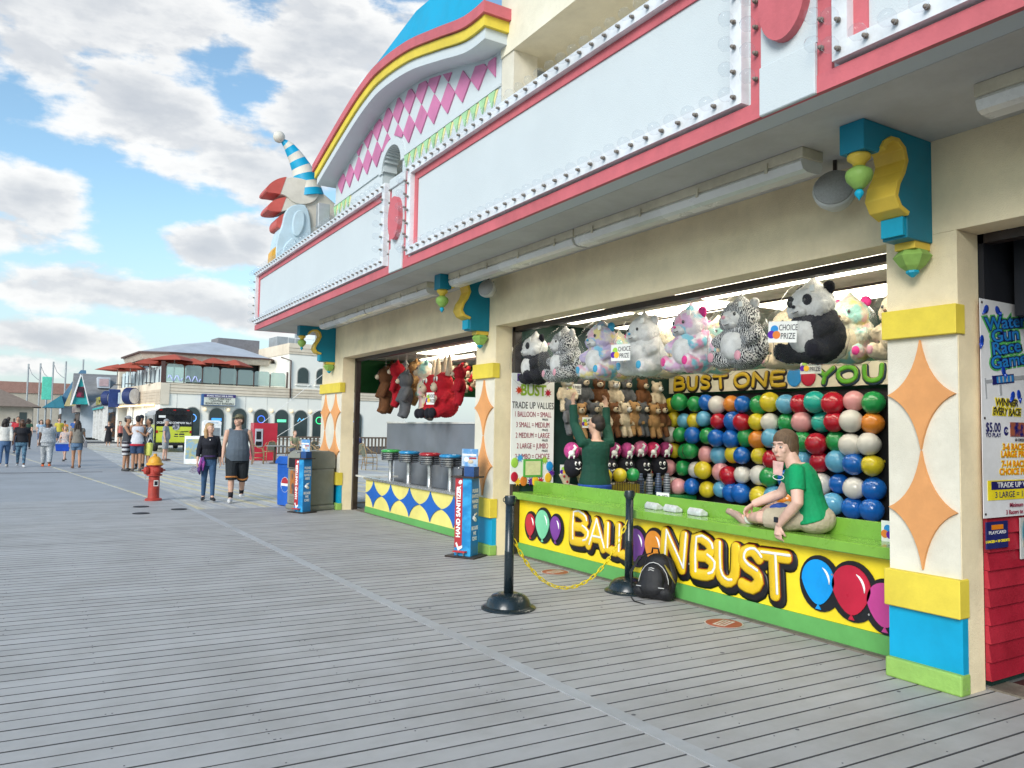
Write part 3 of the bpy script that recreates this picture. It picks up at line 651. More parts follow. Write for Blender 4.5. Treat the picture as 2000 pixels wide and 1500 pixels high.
def balloon_art(yc, zc, ry, rz, col, parent, f=None, lab=None, back=True, depth=.02):
    m = mat('art_balloon_' + col, {'red': (.50, .01, .04), 'mint': (.20, .62, .36), 'purple': (.20, .05, .30), 'blue': (.0, .30, .75), 'magenta': (.50, .05, .25), 'orange': (.72, .26, .03), 'skyblue': (.02, .25, .60), 'violet': (.10, .01, .33), 'lime': (.35, .62, .08), 'gold': (.85, .5, .03)}[col], .35, .03, coat=.3)
    X = 5.296
    egg = lambda k, dx=0, dz=0: [(yc + dx + k * ry * math.cos(t * PI / 14) * (1 if math.sin(t * PI / 14) > 0 else 1 - .28 * abs(math.sin(t * PI / 14))), zc + dz + k * rz * math.sin(t * PI / 14) * (1 if math.sin(t * PI / 14) > 0 else 1.12)) for t in range(28)]
    o = part(MB().prism(egg(1), lambda a, b, e: (X - .014 - e, a, b), .008), 'balloon_cutout', m, parent=parent)
    if back:
        part(MB().prism([(a - .01, b - .02) for a, b in egg(1.0)][0:0] + [(yc - .012 + (ry + .04) * math.cos(t * PI / 14), zc - .02 + (rz * 1.05 + .045) * math.sin(t * PI / 14)) for t in range(28)], lambda a, b, e: (X - .003 - e * 1, a, b), .009 + random.uniform(0, .0015)), 'black_outline', LBLK, parent=o)
    hl = MB(); hl.tube([(X - .023, yc - ry * .70 * math.cos(t * .25 - .1), zc + rz * .72 * math.sin(t * .25 - .1)) for t in range(6)], [.004, .008, .010, .010, .008, .003], 6); part(hl, 'highlight', LWHT, parent=o, smooth=True)
    part(MB().prism([(yc - .025, zc - rz * 1.12 - .035), (yc + .025, zc - rz * 1.12 - .035), (yc, zc - rz * 1.08)], lambda a, b, e: (X - .0145 - e, a, b), .007), 'knot', m, parent=o)
for a in [(8.17, .42, .11, .13, 'red'), (7.62, .44, .11, .135, 'purple'), (7.90, .455, .15, .165, 'mint'), (6.17, .44, .14, .16, 'purple'), (5.90, .455, .13, .155, 'orange'),
          (3.99, .45, .15, .165, 'blue'), (3.43, .38, .14, .15, 'magenta'), (3.70, .44, .165, .175, 'red')]:
    balloon_art(a[0], a[1], a[2], a[3], a[4], cb)
scr = MB()
for yy, zz in ((7.78, .55), (7.0, .47), (6.4, .3), (5.4, .36), (4.42, .3), (3.86, .52), (3.55, .28)): scr.lathe([(.009, 0), (.007, .004)], (5.272, yy, zz), 8, M=Matrix.Rotation(-PI / 2, 4, 'Y'))
part(scr, 'screws', mat('screw_steel', (.6, .6, .6), .3, metal=.8), parent=cb)
# ---- prize cards
CARD = mat('card_white', (.78, .78, .74), .5, .02); INK = mat('ink_black', (.02, .02, .03), .5); INKR = mat('ink_maroon', (.30, .02, .06), .5)
def prize_card(words, loc, right, label, w=.24, h=.17, cols=('lime', 'violet', 'gold'), tilt=0, name='prize_card', n2=True):
    t = thing(name, label, 'sign', loc, 0, 'prize cards'); up = Vector((0, 0, 1)); Rm = face_mx((0, 0, 0), right) @ Matrix.Rotation(tilt, 4, 'Z')
    MB().box(-w / 2, -h / 2, -.003, w / 2, h / 2, 0, Rm).build('card', CARD, t)
    for i, (cx_, cy_) in enumerate(((-.28, .13), (-.38, -.12), (-.2, -.14))):
        mc = {'lime': (.35, .62, .08), 'violet': (.10, .01, .33), 'gold': (.85, .5, .03), 'skyblue': (.02, .25, .60), 'orange': (.72, .2, .03)}[cols[i]]
        MB().lathe([(.19 * h * 1.0, 0), (.19 * h, .0015 + i * .0007)], (cx_ * w, cy_ * h, .0005), 16, ).build('balloon_print', mat('print_' + cols[i], mc, .5, .02), t).matrix_basis = Rm
    for i, wd in enumerate(words): text(wd, t, INK, Rm @ Matrix.Translation((.20 * w, (.19 - i * .40) * h, .002)), size=h * .40, extrude=.0008, sx=.62 if len(wd) > 5 else .72)
    return t
# ---- balloon wall
bme = MB().lathe([(.006, -.15), (.016, -.147), (.005, -.132), (.03, -.118), (.075, -.075), (.104, -.02), (.112, .02), (.104, .062), (.075, .095), (.035, .112), (.004, .117)], n=22).mesh('balloon', True)
ROWS = ['YGGBWOBGYLRTRPG', 'YLYLRBRYWGPTRWO', 'WGBGBBGOLTGRGWW', 'YGGPLYBYRGLRLBY', 'PGWYPRWWGBWWBWB', 'WPBYLBBYLOPPLBB']
RN = ['top row', 'second row', 'third row', 'fourth row', 'fifth row', 'bottom row']; ON = ['first', 'second', 'third', 'fourth', 'fifth', 'sixth', 'seventh', 'eighth', 'ninth', 'tenth', 'eleventh', 'twelfth', 'thirteenth', 'fourteenth', 'fifteenth']
zl = [2.005, 1.775, 1.55, 1.325, 1.09, .855]; zr = [1.955, 1.735, 1.505, 1.28, 1.015, .80]
for r_, row in enumerate(ROWS):
    for c_, ch in enumerate(row):
        t = c_ / 14; yy = 8.33 - 3.16 * t + random.uniform(-.03, .03); zz = zl[r_] + (zr[r_] - zl[r_]) * t + random.uniform(-.025, .02); k = random.uniform(.97, 1.16) + .06 * t
        m = mat('balloon_' + BALN[ch].replace(' ', '_'), BAL[ch], .22, .03, 3, coat=.5); m.node_tree.nodes['Principled BSDF'].inputs['Subsurface Weight'].default_value = .0
        o = linkmesh('balloon', bme, None, m, (7.80 + random.uniform(-.06, .04), yy, zz), (random.uniform(-.15, .15), -PI / 2 + random.uniform(-.35, .25), random.uniform(-.3, .3)), (k,) * 3)
        tagged(o, '%s balloon, %s from the left in the %s of the balloon wall' % (BALN[ch], ON[c_], RN[r_]), 'balloon', 'balloons on the dart wall')
# bust-one sign
sg = thing('booth_sign', 'long cream sign with gold and green cartoon letters above the balloon wall', 'sign', (7.85, 6.7, 2.15))
part(MB().box(7.84, 4.98, 2.155, 7.87, 8.45, 2.42), 'board', mat('sign_cream', (.62, .57, .44), .6, .05, 3), parent=sg)
fs = lambda a, b, e: (7.838 - e, -a, b)
C2 = (mat('sign_gold', (.55, .36, .02), .4), mat('sign_dark', (.02, .012, .012), .5), mat('sign_brown', (.14, .06, .01), .5), LWHT); C3 = (mat('sign_green', (.10, .36, .02), .4), mat('sign_dark_green', (.01, .03, .05), .5), mat('sign_lemon', (.60, .62, .08), .5), LWHT)
for ch, yl, w, cols in [('B', 8.32, .24, C2), ('U', 8.06, .24, C2), ('S', 7.81, .22, C2), ('T', 7.56, .27, C2), ('O', 7.19, .30, C2), ('N', 6.88, .27, C2), ('E', 6.58, .27, C2), ('Y', 5.91, .27, C3), ('O', 5.64, .30, C3), ('U', 5.31, .30, C3)]:
    letter(ch, -yl, 2.205, w, .165, fs, sg, .026, cols, hl=False)
for yc, c in ((6.24, 'skyblue'), (6.04, 'red')):
    m = mat('art_balloon_' + c, (.02, .25, .60) if c == 'skyblue' else (.5, .01, .04)); part(MB().ell((7.83, yc, 2.29), (.012, .11, .12)), 'balloon_cutout', m, parent=sg, smooth=True)
# trade-up board on the partition
tb = thing('trade_up_board', 'tall white trade up values board at the left of the balloon booth', 'sign', (5.47, 8.44, .9))
part(MB().box(5.14, 8.44, .90, 5.80, 8.455, 2.32), 'board', mat('board_white', (.80, .80, .78), .45, .02), parent=tb)
Mt = lambda x, z: face_mx((x, 8.437, z), (1, 0, 0))
I_ = wm(tb).inverted()
def wtext(body, x, z, m, **k): return text(body, tb, m, I_ @ Mt(x, z), extrude=.001, **k)
wtext('BUST', 5.47, 2.10, mat('art_lime_dark', (.28, .45, .03), .5), size=.2, sx=.85, offset=.006); wtext('BALLOON', 5.47, 2.26, mat('art_violet_ink', (.10, .02, .28), .5), size=.13, sx=.85, offset=.004)
wtext('TRADE UP VALUES', 5.47, 1.905, INK, size=.125, sx=.62)
for i, (a, b) in enumerate((('1 BALLOON', 'SMALL'), ('3 SMALL', 'MEDIUM'), ('2 MEDIUM', 'LARGE'), ('2 LARGE', 'JUMBO'), ('2 JUMBO', 'CHOICE'))):
    z = 1.79 - i * .136
    wtext(a + ' = ' + b, 5.47, z, INKR, size=.098, sx=.62); wtext('PRIZE', 5.66, z - .062, INK, size=.038)
part(MB().box(5.33, 8.428, .985, 5.62, 8.438, 1.215), 'green_frame', mat('frame_green', (.10, .40, .07), .5), parent=tb); part(MB().box(5.36, 8.4255, 1.01, 5.59, 8.4278, 1.19), 'certificate', mat('certificate_paper', (.66, .66, .36), .6, .05, 30), parent=tb)
random.seed(3)
for x, z, c in ((5.2, 1.17, (.35, .62, .08)), (5.2, .99, (.5, .01, .04)), (5.34, .935, (.72, .2, .03)), (5.52, .93, (.85, .5, .03)), (5.72, .97, (.85, .5, .03)), (5.74, 1.12, (.02, .3, .7))):
    part(MB().ell((x, 8.437, z), (.055, .006, .065)), 'balloon_print', mat('print_%.2f' % c[0], c, .5), parent=tb, smooth=True)
for x, z, c in ((5.25, 2.1, (.6, .06, .02)), (5.70, 2.08, (.45, .01, .04)), (5.28, 1.23, (.05, .35, .7)), (5.66, 1.2, (.35, .62, .08)), (5.45, .93, (.12, .02, .3)), (5.6, .93, (.5, .01, .03)), (5.25, .93, (.85, .5, .03)), (5.77, 1.03, (.12, .02, .3))):
    P = [(x + (.06 if k % 2 else .028) * math.cos(k * PI / 8), z + (.06 if k % 2 else .028) * math.sin(k * PI / 8)) for k in range(16)]
    part(MB().prism(P, lambda a, b, e: (a, 8.4385 - e, b), .003), 'starburst_print', mat('burst_%.2f_%.2f' % (c[0], c[2]), c, .5), parent=tb)
# ---- plush toys
EYE = mat('plush_eye', (.01, .01, .012), .1, 0, coat=1); 
FUR = lambda n, c: mat('plush_' + n, c, .95, .10, 14, .9, 170)
PW, PB = FUR('white', (.74, .73, .72)), FUR('black', (.012, .012, .02)); PTAN = FUR('tan', (.42, .24, .10)); PCREAM = FUR('cream', (.66, .55, .40)); PBRN = FUR('brown', (.16, .065, .025)); PGRY = FUR('grey', (.11, .115, .125)); PRED = FUR('red', (.45, .008, .02)); PHOT = FUR('hot_pink', (.75, .05, .28)); PBLU = FUR('sky_blue', (.06, .38, .62)); PPNK = FUR('soft_pink', (.72, .35, .42))
TD1 = tiedye('plush_tiedye_blue', (.70, .66, .66), [(.70, .40, .50), (.20, .50, .68), (.72, .62, .28), (.50, .42, .62)], 7); TD2 = tiedye('plush_tiedye_pink', (.72, .66, .68), [(.74, .30, .45), (.22, .55, .66), (.66, .42, .62)], 7); TD3 = tiedye('plush_tiedye_lemon', (.70, .66, .52), [(.72, .60, .22), (.72, .42, .40), (.30, .56, .52)], 6)
ZEB = mat('plush_zebra', (.015, .018, .03), .95, .05, 26, .9, 170, c2=(.62, .62, .62), kind='stripe', stretch=(1, 1, .35)); LEO = mat('plush_leopard', (.035, .014, .008), .95, .1, 36, .9, 170, c2=(.16, .06, .02), kind='spots')
BAG = thinglass('clear_plastic_bag', (.97, .98, .98), 1.09, .2, .02, (.85, .88, .9))
_pm = {}
def fuzz(me, a):
    rr = random.Random(5)
    for v in me.vertices: v.co += v.normal * rr.gauss(0, a * .7)
    return me
def pmesh(key, fn, vox=.014, sm=3):
    if key not in _pm: _pm[key] = fuzz(voxel(fn(), vox, sm, key), .0045)
    return _pm[key]
def sit_body(): return (MB().ell((0, .02, .205), (.235, .215, .22)).ell((0, 0, .33), (.19, .175, .17)).tube([(-.15, 0, .34), (-.21, -.08, .27), (-.17, -.17, .24)], [.065, .062, .055]).tube([(.15, 0, .34), (.21, -.08, .27), (.17, -.17, .24)], [.065, .062, .055])
    .tube([(-.10, -.04, .09), (-.15, -.14, .07), (-.165, -.19, .08)], [.09, .078, .07]).tube([(.10, -.04, .09), (.15, -.14, .07), (.165, -.19, .08)], [.09, .078, .07]).ell((-.168, -.205, .09), (.062, .05, .075)).ell((.168, -.205, .09), (.062, .05, .075)))
def head_m(): return MB().ell((0, -.03, .475), (.19, .17, .155)).ell((0, -.10, .43), (.14, .095, .095)).ell((-.10, -.07, .43), (.095, .10, .09)).ell((.10, -.07, .43), (.095, .10, .09))
bagm = None
def bag_mesh(pk):
    rs = []
    prof = [(.02, -.02), (.17, -.015), (.25, .06), (.275, .2), (.262, .34), (.225, .47), (.15, .585), (.07, .655), (.022, .69), (.03, .72)]
    for j, (r, z) in enumerate(prof):
        rs.append([Vector((r * (1 + .05 * math.sin(5 * a + j) + .03 * math.sin(9 * a + 2 * j)) * math.cos(a), -.06 + r * 1.12 * (1 + .05 * math.sin(5 * a + j)) * math.sin(a), z)) for a in [2 * PI * k / 26 for k in range(26)]])
    return MB().rings(rs).mesh('plastic_bag', True)
EARS = {'round': (.145, .0, .60, .055, .03, .055), 'small': (.11, .03, .60, .04, .025, .055)}
def plush(loc, rz, label, pal, s_=1, bag=True, ears='round', muzzle=True, group='jumbo prize plush hanging in bags', sign=None, name='plush_toy', tag=True):
    bodym, headm, earm, mz, pad, arm = pal
    t = thing(name, label, 'plush toy', loc, rz, group); t.scale = (s_,) * 3
    linkmesh('body', pmesh('body', sit_body), t, bodym); h = linkmesh('head', pmesh('head', head_m), t, headm)
    ex, ey, ez, a, b, c = EARS[ears]
    for sg_ in (-1, 1):
        e = linkmesh('ear', pmesh('ear', lambda: MB().ell((0, 0, 0), (.058, .03, .058)).ell((0, .01, -.02), (.04, .028, .05)), .01, 2), t, earm, (sg_ * ex, ey, ez - .01), (0, sg_ * .3, 0))
        MB().ell((sg_ * .075, -.186, .485), (.017, .012, .019), 10, 6).build('eye', EYE, h, True)
        MB().ell((sg_ * .168, -.243, .095), (.04, .016, .045), 12, 6).build('foot_pad', pad, t, True)
    linkmesh('muzzle', pmesh('muzzle', lambda: MB().ell((0, -.175, .415), (.062, .05, .045)).ell((-.035, -.165, .40), (.045, .045, .04)).ell((.035, -.165, .40), (.045, .045, .04)), .01, 2), t, mz)
    MB().ell((0, -.232, .435), (.02, .012, .014), 10, 6).build('nose', arm, t, True); MB().tube([(-.035, -.216, .395), (0, -.226, .385), (.035, -.216, .395)], .004, 5).build('mouth', EYE, t, True)
    if pal[3] is not None: MB().ell((0, -.125, .21), (.14, .09, .14), 16, 8).build('belly', mz, t, True)
    if bag:
        global bagm
        if bagm is None: bagm = bag_mesh(1)
        linkmesh('plastic_bag', bagm, t, BAG)
        # fur pulled up by the tied bag corner
        MB().lathe([(.12, .565), (.075, .625), (.03, .668), (.012, .695)], (0, -.02, 0), 14).build('bag_peak', headm, t, True)
        MB().cyl((0, -.02, .69), (0, -.02, .745), .004, n=6).build('hook', DARK, t)
    if tag:
        o = MB().box(.10, -.16, .55, .15, -.15, .60).build('hang_tag', CARD, t)
    return t
PAL = dict(panda=(PB, PW, PB, PW, PB, PB), zebra=(ZEB, ZEB, PW, PW, PPNK, PHOT), td1=(TD1, TD1, PBLU, PW, PBLU, PBLU), td2=(TD2, TD2, PHOT, PW, PHOT, PHOT), white=(PW, PW, PW, PW, PBLU, PBLU), td3=(TD3, TD3, PHOT, PCREAM, PHOT, PBRN), cream=(PCREAM, PCREAM, PCREAM, PCREAM, PPNK, PBRN))
def panda_patch(t):
    h = [c for c in t.children if c.name.startswith('head')][0]
    for sg_ in (-1, 1): MB().ell((sg_ * .082, -.170, .488), (.05, .024, .046), 12, 6, Matrix.Rotation(sg_ * .5, 4, 'Y')).build('eye_patch', PB, t, True)
F1 = -PI / 2
for i, (y, kind, lab) in enumerate([(4.06, 'panda', 'big black and white plush panda hanging nearest the right column'), (4.83, 'zebra', 'black and white striped plush hedgehog between the big panda and the pink hamster'), (5.46, 'td2', 'pink tie-dye plush hamster with hot pink feet hanging in a bag'), (6.15, 'white', 'plain white plush bear with blue paws and a choice prize card'), (6.87, 'td1', 'blue and rainbow tie-dye plush hamster left of the white bear'), (7.58, 'zebra', 'black and white striped plush hedgehog beside the leftmost panda'), (8.24, 'panda', 'leftmost plush panda hanging at the edge of the balloon booth')]):
    t = plush((5.42, y + .05, 2.185), F1 + random.uniform(-.2, .12), lab, PAL[kind], .97 if i else 1.02, ears='round')
    if kind == 'panda': panda_patch(t)
    if kind == 'zebra': MB().ell((0, -.15, .45), (.12, .06, .09), 14, 8).build('face_patch', PW, t, True); MB().tube([(0, -.17, .43), (0, -.245, .45)], [.05, .02], 10).build('snout', PW, t, True); MB().ell((0, -.25, .455), (.022, .018, .018), 8, 6).build('snout_tip', PPNK, t, True)
for (x, y, kind, lab) in [(6.2, 4.32, 'td3', 'rainbow tie-dye plush bear behind the big panda, by the right column'), (6.3, 5.05, 'cream', 'cream plush bear half hidden behind the big panda'), (6.2, 3.82, 'cream', 'cream plush bear at the right column in the second row'), (6.3, 6.0, 'td3', 'pastel plush bear in the second row behind the pink hamster'), (6.3, 6.85, 'cream', 'cream plush bear in the second row behind the white bear'), (6.3, 7.7, 'td3', 'yellow plush toy deep in the second row by the striped hedgehog')]:
    plush((x, y, 2.24), F1 + random.uniform(-.3, .2), lab, PAL[kind], .92, group='second row of hanging plush', tag=False)
rail = thing('hanging_rail', 'dark metal rail the bagged plush toys hang from', 'rail', (5.42, 5.85, 2.92)); MB().cyl((0, -2.65, 0), (0, 2.6, 0), .012, n=8).build('bar', DARK, rail); MB().cyl((.85, -2.65, .02), (.85, 2.6, .02), .012, n=8).build('bar', DARK, rail)
prize_card(('CHOICE', 'PRIZE'), (5.03, 4.12, 2.41), (.25, -1, 0), 'choice prize card hanging in front of the big panda', cols=('skyblue', 'violet', 'orange'), tilt=-.06)
prize_card(('CHOICE', 'PRIZE'), (5.04, 6.15, 2.40), (.25, -1, 0), 'choice prize card on the white plush bear')
prize_card(('CHOICE', 'PRIZE'), (6.0, 4.6, 2.22), (.2, -1, 0), 'choice prize card under the tie-dye bear above the booth sign', w=.2, h=.14)
prize_card(('MED', 'PRIZE'), (5.535 - .02, 6.03, .895), (0, -1, 0), 'med prize card on the green rail by the price displays', w=.19, h=.15, cols=('violet', 'orange', 'skyblue'))
prize_card(('MED', 'PRIZE'), (5.535 - .04, 3.47, .875), (0, -1, 0), 'med prize card on the counter rail beside the right column', w=.24, h=.16, cols=('skyblue', 'orange', 'violet'))
prize_card(('JUMBO', 'PRIZE'), (6.02, 8.30, 2.14), (1, -.1, 0), 'jumbo prize card among the teddy bears at top left', w=.22, h=.14)
prize_card(('LARGE', 'PRIZE'), (6.12, 8.12, 1.70), (1, -.1, 0), 'large prize card between the hands of the man in green', w=.17, h=.14)
prize_card(('MED', 'PRIZE'), (5.93, 8.30, 1.07), (1, -.1, 0), 'med prize card on the shelf left of the man in green', w=.22, h=.15)
prize_card(('SMALL', 'PRIZE'), (6.36, 7.95, .86), (1, -.2, 0), 'small prize card below the shiny balls', w=.16, h=.15, cols=('gold', 'lime', 'orange'))
for i, (y, lab) in enumerate(((5.80, 'middle of the three small silver score displays on the counter'), (5.46, 'rightmost small silver score display on the green counter'), (6.08, 'leftmost silver score display on the counter, below the med card'))):
    t = thing('score_display', lab, 'display', (5.44, y, .8), -.1, 'score displays on the counter')
    MB().prism([(-.05, 0), (.05, 0), (.05, .035), (-.02, .075), (-.05, .04)], lambda a, b, e: (a, -.10 + e, b), .20).build('case', mat('display_silver', (.55, .57, .58), .25, .1, 20, coat=.5), t, bevel=.012)
    MB().box(-.052, -.055, .045, -.02, .055, .055, Matrix.Rotation(-.7, 4, 'Y') @ Matrix.Translation((-.018, 0, -.02))).build('screen', mat('display_screen', (.03, .02, .015), .2), t)
# small hanging prizes on the partition: teddy rows, unicorn balls, black faces, playing-card toys
def teddy():
    return MB().ell((0, 0, .12), (.085, .075, .11)).ell((0, -.01, .28), (.085, .08, .08)).ell((-.07, 0, .35), (.03, .018, .03)).ell((.07, 0, .35), (.03, .018, .03)).tube([(-.07, 0, .20), (-.11, -.03, .12), (-.10, -.05, .06)], [.035, .033, .03]).tube([(.07, 0, .20), (.11, -.03, .12), (.10, -.05, .06)], [.035, .033, .03]).tube([(-.045, 0, .05), (-.055, -.04, -.03), (-.06, -.06, -.09)], [.045, .04, .036]).tube([(.045, 0, .05), (.055, -.04, -.03), (.06, -.06, -.09)], [.045, .04, .036])
tm = fuzz(voxel(teddy(), .011, 3, 'body'), .003)
k = 0
TC = [('light tan', PCREAM), ('grey', PGRY), ('brown', PBRN), ('tan', PTAN)]
for row, (z, n, y0) in enumerate(((1.93, 7, 8.36), (1.60, 10, 8.28))):
    for i in range(n):
        cn, m = TC[(i * (row + 1) + row + (i // 3)) % 4]; x = 5.95 + i * (1.75 / (n - .2)) + random.uniform(-.03, .03)
        t = thing('teddy_bear', '%s teddy bear, %s from the left in the %s row of bears' % (cn, ON[i], ('upper', 'lower')[row]), 'teddy bear', (x, y0, z + random.uniform(-.03, .03)), random.uniform(-.5, .2), 'teddy bears on the side wall'); t.scale = (1.05,) * 3
        linkmesh('body', tm, t, m); MB().ell((0, -.085, .265), (.042, .03, .034), 12, 7).build('muzzle', PCREAM if m is not PCREAM else PW, t, True); MB().ell((0, -.115, .275), (.014, .01, .011), 8, 5).build('nose', EYE, t, True)
        for sg_ in (-1, 1): MB().ell((sg_ * .032, -.08, .305), (.009, .007, .01), 8, 5).build('eye', EYE, t, True)
um = MB().ell((0, 0, 0), (.105, .095, .115), 18, 10).mesh('ball', True)
for i in range(8):
    x = 5.98 + i * .235; c = [(.50, .06, .26), (.60, .16, .30), (.62, .03, .12), (.30, .03, .14)][i % 4]; cn = ['magenta', 'pink', 'red', 'plum'][i % 4]
    t = thing('plush_ball', '%s round plush ball with a white pony, %s from the left' % (cn, ON[i]), 'plush ball', (x, 8.28, 1.335 + random.uniform(-.02, .02)), random.uniform(-.4, .1), 'round pony plush balls')
    linkmesh('ball', um, t, mat('ball_' + cn, c, .8, .25, 12, .3, 80)); MB().ell((-.02, -.082, -.03), (.045, .025, .04), 10, 6).tube([(.0, -.09, .0), (.03, -.095, .05), (-.0, -.1, .075)], [.022, .02, .012], 8).tube([(-.05, -.085, -.06), (-.055, -.07, -.10)], .012, 6).tube([(.01, -.09, -.06), (.012, -.07, -.10)], .012, 6).build('pony', LWHT, t, True)
    MB().ell((.05, -.075, .02), (.02, .02, .06), 8, 6).build('mane', PHOT, t, True)
fm = MB().ell((0, 0, 0), (.13, .11, .14), 18, 10).mesh('body', True)
for i in range(6):
    x = 6.0 + i * .30
    t = thing('face_plush', 'round black plush with white eyes and a smile, %s from the left' % ON[i], 'plush toy', (x, 8.28, 1.10 + random.uniform(-.02, .02)), random.uniform(-.3, .1), 'round black face plush')
    linkmesh('body', fm, t, PB)
    for sg_ in (-1, 1): MB().ell((sg_ * .032, -.10, .05), (.02, .012, .028), 10, 6).build('eye', LWHT, t, True); MB().ell((sg_ * .032, -.112, .045), (.009, .006, .014), 8, 5).build('pupil', EYE, t, True)
    MB().tube([(-.04, -.112, -.01), (0, -.118, -.028), (.04, -.112, -.01)], .007, 6).build('smile', LWHT, t, True)
PIZ = mat('card_toy_cream', (.60, .52, .36), .7, .08, 8); RDOT = mat('card_toy_red', (.45, .02, .03), .6)
for i in range(16):
    x = 5.92 + (i % 8) * .24 + (.1 if i > 7 else 0); z = .98 if i < 8 else .82
    t = thing('wedge_plush', 'cream wedge shaped plush with red dots, %s in the %s low row' % (ON[i % 8], 'upper' if i < 8 else 'lower'), 'plush toy', (x, 8.30 - (.06 if i > 7 else 0), z + random.uniform(-.02, .02)), random.uniform(-.2, .1), 'wedge plush prizes')
    Mr = Matrix.Rotation(random.uniform(-.6, .6), 4, 'Y')
    MB().prism([(-.09, .08), (.09, .08), (.02, -.12), (-.02, -.12)], lambda a, b, e: Mr @ Vector((a, e, b)), .05).build('wedge', PIZ, t, bevel=.012)
    for a, b in ((-.035, .04), (.035, .03), (0, -.04)): MB().ell(Mr @ Vector((a, -.002, b)), (.018, .006, .018), 10, 5).build('dot', RDOT, t, True)
for i, (x, y, c) in enumerate(((6.30, 7.98, 'Y'), (6.52, 7.95, 'Y'), (6.42, 8.12, 'B'), (6.74, 7.95, 'G'))):
    o = MB().ell((0, 0, 0), .095, 20, 12).build('play_ball', mat('ball_shiny_' + c, BAL[c], .12, .03, coat=1), None, True); o.location = (x, y, 1.02)
    tagged(o, ['leftmost shiny yellow ball above the small prize card', 'shiny yellow ball between the other yellow ball and the green one', 'shiny blue ball at the back of the bin', 'shiny green ball at the right of the bin'][i], 'ball', 'shiny balls in the prize bin')
bn = thing('prize_bin', 'dark wire bin holding shiny balls behind the counter', 'bin', (6.52, 8.0, 0)); b_ = MB()
for k in range(16): b_.cyl((-.3 + .04 * k, -.13, .45), (-.3 + .04 * k, -.13, .93), .004, n=5)
for z in (.5, .7, .93): b_.box(-.32, -.135, z, .32, -.125, z + .01)
b_.build('wire_front', DARK, bn); MB().box(-.32, -.12, .0, .32, .25, .45).build('stand', NAVY, bn); MB().box(-.3, -.1, .45, .3, .2, .9).build('liner', mat('bin_gold', (.35, .27, .03), .5), bn)
for i in range(4):
    o = MB().lathe([(.045, 0), (.05, .02), (.05, .22), (.03, .26), (.03, .30)], n=14).build('bottle_prize', mat('bottle_dark_%d' % (i % 2), ((.02, .03, .06), (.35, .38, .45))[i % 2], .3, .1, c2=((.10, .14, .25), (.05, .06, .09))[i % 2], kind='band', scale=9), None, True); o.location = (7.05 + i * .16, 8.15, .72)
    tagged(o, '%s striped cup prize, %s from the left beside the balloon wall' % (('navy', 'silver')[i % 2], ON[i]), 'cup', 'striped cups by the balloon wall')
sh = thing('prize_shelf', 'dark shelf under the striped cups by the balloon wall', 'shelf', (7.3, 8.2, 0)); MB().box(-.45, -.3, .66, .55, .25, .719).build('board', SIDEG, sh); MB().box(-.4, -.2, 0, .5, .2, .659).build('cabinet', NAVY, sh)
# ---- left booth: water race counter
lc = thing('race_game_counter', 'low yellow counter with five blue star diamonds in the left booth', 'counter', (5.25, 11.6, 0))
YEL2 = mat('pale_yellow_panel', (.80, .70, .20), .5, .04, 2, coat=.15); BLUD = mat('royal_blue_panel', (.01, .12, .48), .45, .05, 3)
part(MB().box(5.25, 9.06, .12, 5.30, 13.80, .62), 'front_panel', YEL2, parent=lc); part(MB().box(5.24, 9.06, .013, 5.30, 13.80, .119), 'green_base', mat('base_green', (.12, .42, .10)), parent=lc)
mb = MB(); mb.prism([(5.26, 13.805), (5.30, 13.805), (5.75, 14.36), (5.70, 14.38)], lambda a, b, e: (a, b, .12 + e), .52); part(mb, 'corner_panel', YEL2, parent=lc)
part(MB().box(5.24, 13.81, .64, 5.9, 14.38, .67), 'corner_top', mat('counter_white', (.7, .7, .66), .4), parent=lc)
part(MB().box(5.20, 9.06, .621, 5.32, 13.80, .66), 'steel_ledge', mat('brushed_steel', (.55, .55, .54), .3, .1, 30, metal=.7), parent=lc)
part(MB().box(5.321, 9.06, .3, 5.95, 13.80, .56), 'well', mat('well_dark', (.05, .055, .06), .5), parent=lc)
SH = 0.43
for i in range(6):
    yc = 13.39 - i * .80; zc = .37
    P = []
    for q in range(4):
        a, b = [((0, .235), (-.40, 0)), ((-.40, 0), (0, -.235)), ((0, -.235), (.40, 0)), ((.40, 0), (0, .235))][q]
        for s_ in range(8):
            t = s_ / 8; mid = ((a[0] + b[0]) * .5 * .42, (a[1] + b[1]) * .5 * .42)
            P.append((yc + (1 - t) ** 2 * a[0] + 2 * t * (1 - t) * mid[0] + t * t * b[0], zc + (1 - t) ** 2 * a[1] + 2 * t * (1 - t) * mid[1] + t * t * b[1]))
    part(MB().prism(P, lambda a, b, e: (5.249 - e, a, b), .014), 'blue_star', BLUD, parent=lc)
gp = thing('game_screen', 'long grey metal screen panel behind the stools of the left booth', 'panel', (5.95, 12.0, 1.1)); part(MB().box(5.95, 9.2, 1.13, 6.05, 14.55, 1.67), 'panel', mat('grey_metal_panel', (.17, .19, .22), .4, .08, 1.5, coat=.2), parent=gp)
part(MB().box(5.93, 9.2, 1.672, 6.25, 14.55, 1.70), 'top_ledge', mat('counter_white', (.7, .7, .66)), parent=gp); part(MB().box(6.06, 9.3, .0, 6.2, 14.4, 1.12), 'support', mat('grey_metal_panel', (.17, .19, .22)), parent=gp)
CHR = mat('chrome', (.55, .55, .55), .15, .1, 20, metal=1)
